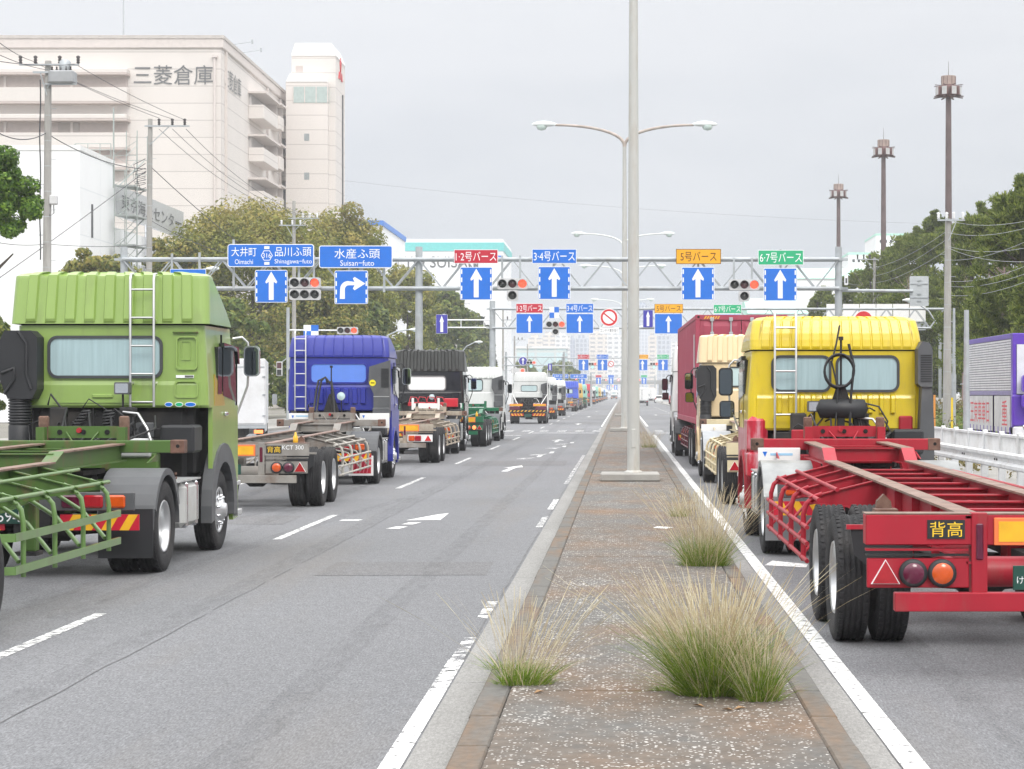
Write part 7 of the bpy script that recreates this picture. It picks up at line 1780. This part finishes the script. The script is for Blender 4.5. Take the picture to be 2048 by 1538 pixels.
# pines
PINE = leaf_mat('pine_needles', [(.07, .11, .022), (.135, .19, .034), (.215, .27, .055), (.32, .36, .09)], None, trans=.4)
def pine(label, px, d, top, hw, bot, clumps, per, seed, m=PINE, sparse=False):
    r_ = np.random.default_rng(seed); x = PX(px, d); H_ = PZ(top, d); rx = hw * d / F; t = thing('pine_tree', label, 'tree', (x, d, 0), 0, None)
    C = []; rd = []
    layers = 7
    for k in range(clumps):
        q = r_.random() ** .8; z = bot + (H_ - bot) * q; rr2 = rx * (1 - .62 * q ** 1.5) * (.35 + .65 * r_.random() ** .5); a_ = r_.random() * 6.28
        C.append((rr2 * cos(a_), rr2 * .8 * sin(a_), z - .6 - .15 * rr2)); rd.append(rx * (.07 + .11 * r_.random()) + .1)
    # needle tufts: narrow blades bursting up and out of each twig tip
    for k in range(10):
        a_ = r_.random() * 6.28; q = r_.random() * rx * .55; z = H_ - .4 - q * .9 + r_.random() * .5
        for j in range(4): C.append((q * cos(a_) + r_.normal() * .08, q * .8 * sin(a_), z - j * .28)); rd.append(.16 + .05 * j)
    C = np.array(C); rd = np.array(rd)
    T = 40; Ct = np.repeat(C, T, 0); Rt = np.repeat(rd, T); N = len(Ct); u = unit(r_.normal(size=(N, 3)) + np.array([0, 0, .35])); tips = Ct + u * (Rt * (.45 + .6 * r_.random(N)))[:, None] * np.array([1.15, 1.15, .62])
    nb = per; P = np.repeat(tips, nb, 0); U = np.repeat(u, nb, 0); M_ = len(P); dr = unit(U * .5 + np.array([0, 0, .6]) + r_.normal(size=(M_, 3)) * .55); L_ = (.15 + .14 * r_.random(M_))[:, None]; sd = unit(np.cross(dr, r_.normal(size=(M_, 3)))) * .017 * (1 + d / 120)
    q4 = np.stack([P - sd, P + sd, P + sd * .5 + dr * L_, P - sd * .5 + dr * L_], 1).reshape(-1, 3)
    quads_obj('crown', q4, m, t)
    trunk_of(t, H_ * .92, .2 if H_ > 7 else .13, (r_.normal() * .6, r_.normal() * .4), 9, rx * .8, seed=seed); return t
PW = 'pines beyond the side road'
for i, (lab, px, d, tp, hw, bt, cl) in enumerate((
    ('tall dense pine at the right edge of the view', 2040, 84, 362, 115, 4.0, 170), ('dense pine behind the cables, near the right edge', 1965, 112, 415, 100, 4.0, 160), ('dense pine right behind the weathered utility pole', 1900, 144, 440, 95, 4.0, 150), ('broad pine left of the weathered utility pole', 1835, 156, 455, 100, 3.6, 160),
    ('pine over the roof of the yellow truck', 1778, 166, 492, 95, 3.0, 140), ('lower pine left of the shorter utility pole', 1722, 176, 530, 80, 2.4, 120), ('small pine showing under the large green berth sign', 1648, 190, 572, 50, 1.6, 80), ('low branching pine behind the decorated lorry', 1985, 106, 545, 85, 3.2, 120), ('low pine between the weathered pole and the yellow truck', 1860, 150, 560, 85, 3.0, 130), ('young pine above the sign back of the first gantry', 1800, 147, 575, 75, 2.4, 110), ('low dark pine right of the decorated lorry', 2075, 74, 545, 75, 3.0, 80))):
    pine(lab, px, d, tp, hw, bt, cl, 5, 40 + i)
pine('thin sparse pine sticking up beside the tallest floodlight tower', 1868, 152, 424, 45, 12.2, 12, 5, 60)
TWIG = mat('bare_twig', (.3, .22, .2), rough=.9)
for i, (px, d, py) in enumerate(((1925, 138, 455), (2000, 88, 410), (1815, 145, 560))):
    random.seed(i); t = thing('bare_tree', 'leafless pinkish brown tree ' + ('between two dense pines', 'at the top of the pines near the right edge', 'among the pines over the yellow truck')[i], 'tree', (PX(px, d), d, 0)); h = PZ(py, d); mb = MB(); mb.tube([(0, 0, 0), (.1, 0, h * .5), (.3, 0, h)], [.1, .07, .012], TWIG, 6)
    for k in range(70):
        z = h * random.uniform(.55, 1); a_ = random.uniform(0, 6.28); q = random.uniform(.4, 1.2); mb.tube([(.2, 0, z - q * .4), (.2 + q * .5 * cos(a_), q * .5 * sin(a_), z), (.2 + q * cos(a_), q * sin(a_), z + q * .7)], [.03, .018, .008], TWIG, 4)
    mb.obj('trunk', t)
WEED = leaf_mat('verge_weeds', [(.07, .13, .02), (.12, .2, .03), (.22, .28, .06), (.3, .3, .1)])
WEEDB = leaf_mat('dry_verge_weeds', [(.09, .1, .03), (.2, .17, .06), (.26, .2, .1)])
C = np.array([(random.uniform(15.2, 24), random.uniform(68, 150), random.uniform(.15, .6)) for k in range(420)]); o = quads_obj('verge_weeds', leaves(C, np.full(420, .75), 70, .13, .9), WEED, None); tag(o, 'knee-high green weeds covering the verge in front of the pines', 'weeds', None, 'stuff')
C = np.array([(random.uniform(16, 27), random.uniform(80, 150), random.uniform(.5, 1.2)) for k in range(240)]); o = quads_obj('dry_weeds', leaves(C, np.full(240, .7), 60, .12, .9), WEEDB, None); tag(o, 'dry brownish weeds standing among the green ones on the verge', 'weeds', None, 'stuff')
C = np.array([(random.uniform(8.4, 10.8), random.uniform(22, 62), random.uniform(.12, .35)) for k in range(90)]); o = quads_obj('barrier_weeds', leaves(C, np.full(90, .3), 60, .07, 1.1), WEEDB, None); tag(o, 'low dry weeds along the foot of the white barrier', 'weeds', None, 'stuff')
for i, (px, d, y0, y1, c_) in enumerate(((1904, 80, 795, 862, (.85, .6, .03)), (1869, 84, 790, 840, (.7, .28, .05)))):
    t = thing('guy_guard', ('yellow', 'orange')[i] + ' plastic guy-wire guard standing in the verge weeds', 'marker pole', (PX(px, d), d, 0)); mb = MB(); mb.tube([(0, 0, 0), (0, 0, PZ(y0, d))], .045, mat(('yellow', 'orange')[i] + '_plastic', c_, rough=.5), 8); mb.lathe([(.05, 0), (.05, .03)], 'z', (0, 0, PZ(y0, d) * .5), BLACKP, 8); mb.obj('tube', t)
# ------------------------------------------------------------------ grass tufts on the median
GRN = leaf_mat('green_blades', [(.08, .15, .016), (.15, .25, .03), (.22, .33, .05), (.34, .37, .09)], trans=.35)
STRAW = leaf_mat('straw_stems', [(.42, .32, .2), (.55, .45, .32), (.66, .57, .43), (.76, .68, .55)], trans=.25, rough=.7)
def blades(N, r, h0, h1, spread, droop, wd, seed, bias=(0, 0), segs=5, plume=False):
    g = np.random.default_rng(seed); a_ = g.random(N) * 2 * pi; rb = r * g.random(N) ** .6
    base = np.stack([rb * np.cos(a_) * 1.25, rb * np.sin(a_) * .8, np.zeros(N)], 1)
    tilt = spread * (.15 + g.random(N)) * (.35 + rb / r); dirx = np.cos(a_) * tilt + g.normal(size=N) * .17 + bias[0]; diry = np.sin(a_) * tilt + g.normal(size=N) * .12 + bias[1]
    h = h0 + (h1 - h0) * g.random(N) ** .8; dr = droop * (.3 + g.random(N)); sa = g.random(N) * pi; sd = np.stack([np.cos(sa), np.sin(sa) * .4, np.zeros(N)], 1)
    V_ = []
    def pos(t): return base + np.stack([dirx * h * (t + dr * t * t), diry * h * (t + dr * t * t), h * (t - .5 * dr * t ** 2.4)], 1)
    out_ = []
    for k in range(segs):
        t0, t1 = k / segs, (k + 1) / segs
        if plume: w0 = wd * (.55 if t0 < .7 else 1.7 * (1.12 - t0) / .4); w1 = wd * (.55 if t1 < .7 else 1.7 * (1.12 - t1) / .4)
        else: w0, w1 = wd * (1 - t0) ** .7, wd * max(.12, (1 - t1) ** .7)
        p0, p1 = pos(t0), pos(t1); out_.append(np.stack([p0 - sd * w0, p0 + sd * w0, p1 + sd * w1, p1 - sd * w1], 1))
    return np.stack(out_, 1).reshape(-1, 3)
def tuft(label, x, y, r, hg, hs, ng, ns, seed, spread=.55, bias=(0, 0)):
    t = thing('grass_tuft', label, 'grass tuft', (x, y, .152), 0, None)
    quads_obj('green_blade', np.concatenate([blades(ng, r, hg * .35, hg, spread * 1.1, .5, .0028, seed, bias), blades(ng // 2, r * 1.25, .03, hg * .4, spread * 2.6, 1.1, .003, seed + 50)]), GRN, t)['kind'] = 'stuff'
    quads_obj('straw_stem', np.concatenate([blades(ns, r * 1.0, hs * .4, hs, spread, .3, .0023, seed + 9, bias, 6, True), blades(ns // 5, r * 1.2, .1, hs * .4, spread * 2, .5, .003, seed + 77, bias)]), STRAW, t)['kind'] = 'stuff'
tuft('largest tuft of dry straw grass with green base, on the near median', PX(1425, 12.3) , 12.45, .14, .6, .88, 1700, 640, 1, .46, (-.05, 0))
tuft('half of the largest clump leaning over the right kerb', PX(1520, 12.2), 12.2, .08, .4, .6, 480, 200, 8, .36, (.0, 0))
tuft('small tuft of dry grass on the left kerb of the near median', PX(1045, 12.7), 12.9, .12, .2, .72, 420, 130, 2, .55, (.2, .05))
tuft('second dry grass tuft, behind the largest one, on the right kerb', PX(1412, 21.5), 21.8, .18, .48, 1.0, 700, 420, 3, .42, (0, 0))
tuft('small straw tuft beside the plinth of the tall pale lamp post', PX(1298, 70), 70, .2, .2, .7, 160, 260, 4, .4)
tuft('tiny weed tuft further along the right kerb of the median', PX(1360, 30.5), 30.5, .1, .22, .5, 120, 120, 5, .5)
tuft('few stray stalks leaning over the left gutter', PX(1000, 13.3), 13.6, .1, .15, .62, 60, 26, 6, 1.1, (-.25, 0))
tuft('tiny green weed in the paving joint in front of the largest tuft', PX(1330, 12.55), 12.62, .05, .05, .08, 60, 6, 7, 1.4)
LEAFB = mat('dead_leaf', (.33, .2, .1), rough=.8, var=.3)
for i, (px, d) in enumerate(((1398, 11.95), (1480, 11.85), (1456, 11.8), (1078, 12.5))):
    mb = MB(); x = PX(px, d); random.seed(i); a_ = random.random() * 3
    mb.add([(-.04, 0, 0), (0, -.018, .012), (.045, .0, .004), (0, .02, .016)], [(0, 1, 2), (0, 2, 3)], LEAFB); o = mb.obj('dead_leaf', None, (x, d, .158), a_); tag(o, 'curled brown dead leaf lying by the ' + ('front of the largest tuft', 'right part of the largest tuft, farther one', 'right part of the largest tuft, nearer one', 'small left tuft')[i], 'leaf', 'dead leaves on the median')

# ------------------------------------------------------------------ haze
hm = bpy.data.materials.new('haze'); hm.use_nodes = True; hn = hm.node_tree.nodes; hl = hm.node_tree.links
for q in list(hn):
    if q.type != 'OUTPUT_MATERIAL': hn.remove(q)
pv = hn.new('ShaderNodeVolumePrincipled'); pv.inputs['Color'].default_value = (.93, .95, .98, 1); pv.inputs['Density'].default_value = .00045; pv.inputs['Anisotropy'].default_value = .2
hl.new(pv.outputs[0], hn['Material Output'].inputs['Volume'])
mb = MB(); mb.box(-905, 905, -45, 4505, -2, 62, hm); o = mb.obj('haze'); tag(o, 'thin pale haze over the whole street', 'haze', None, 'stuff')
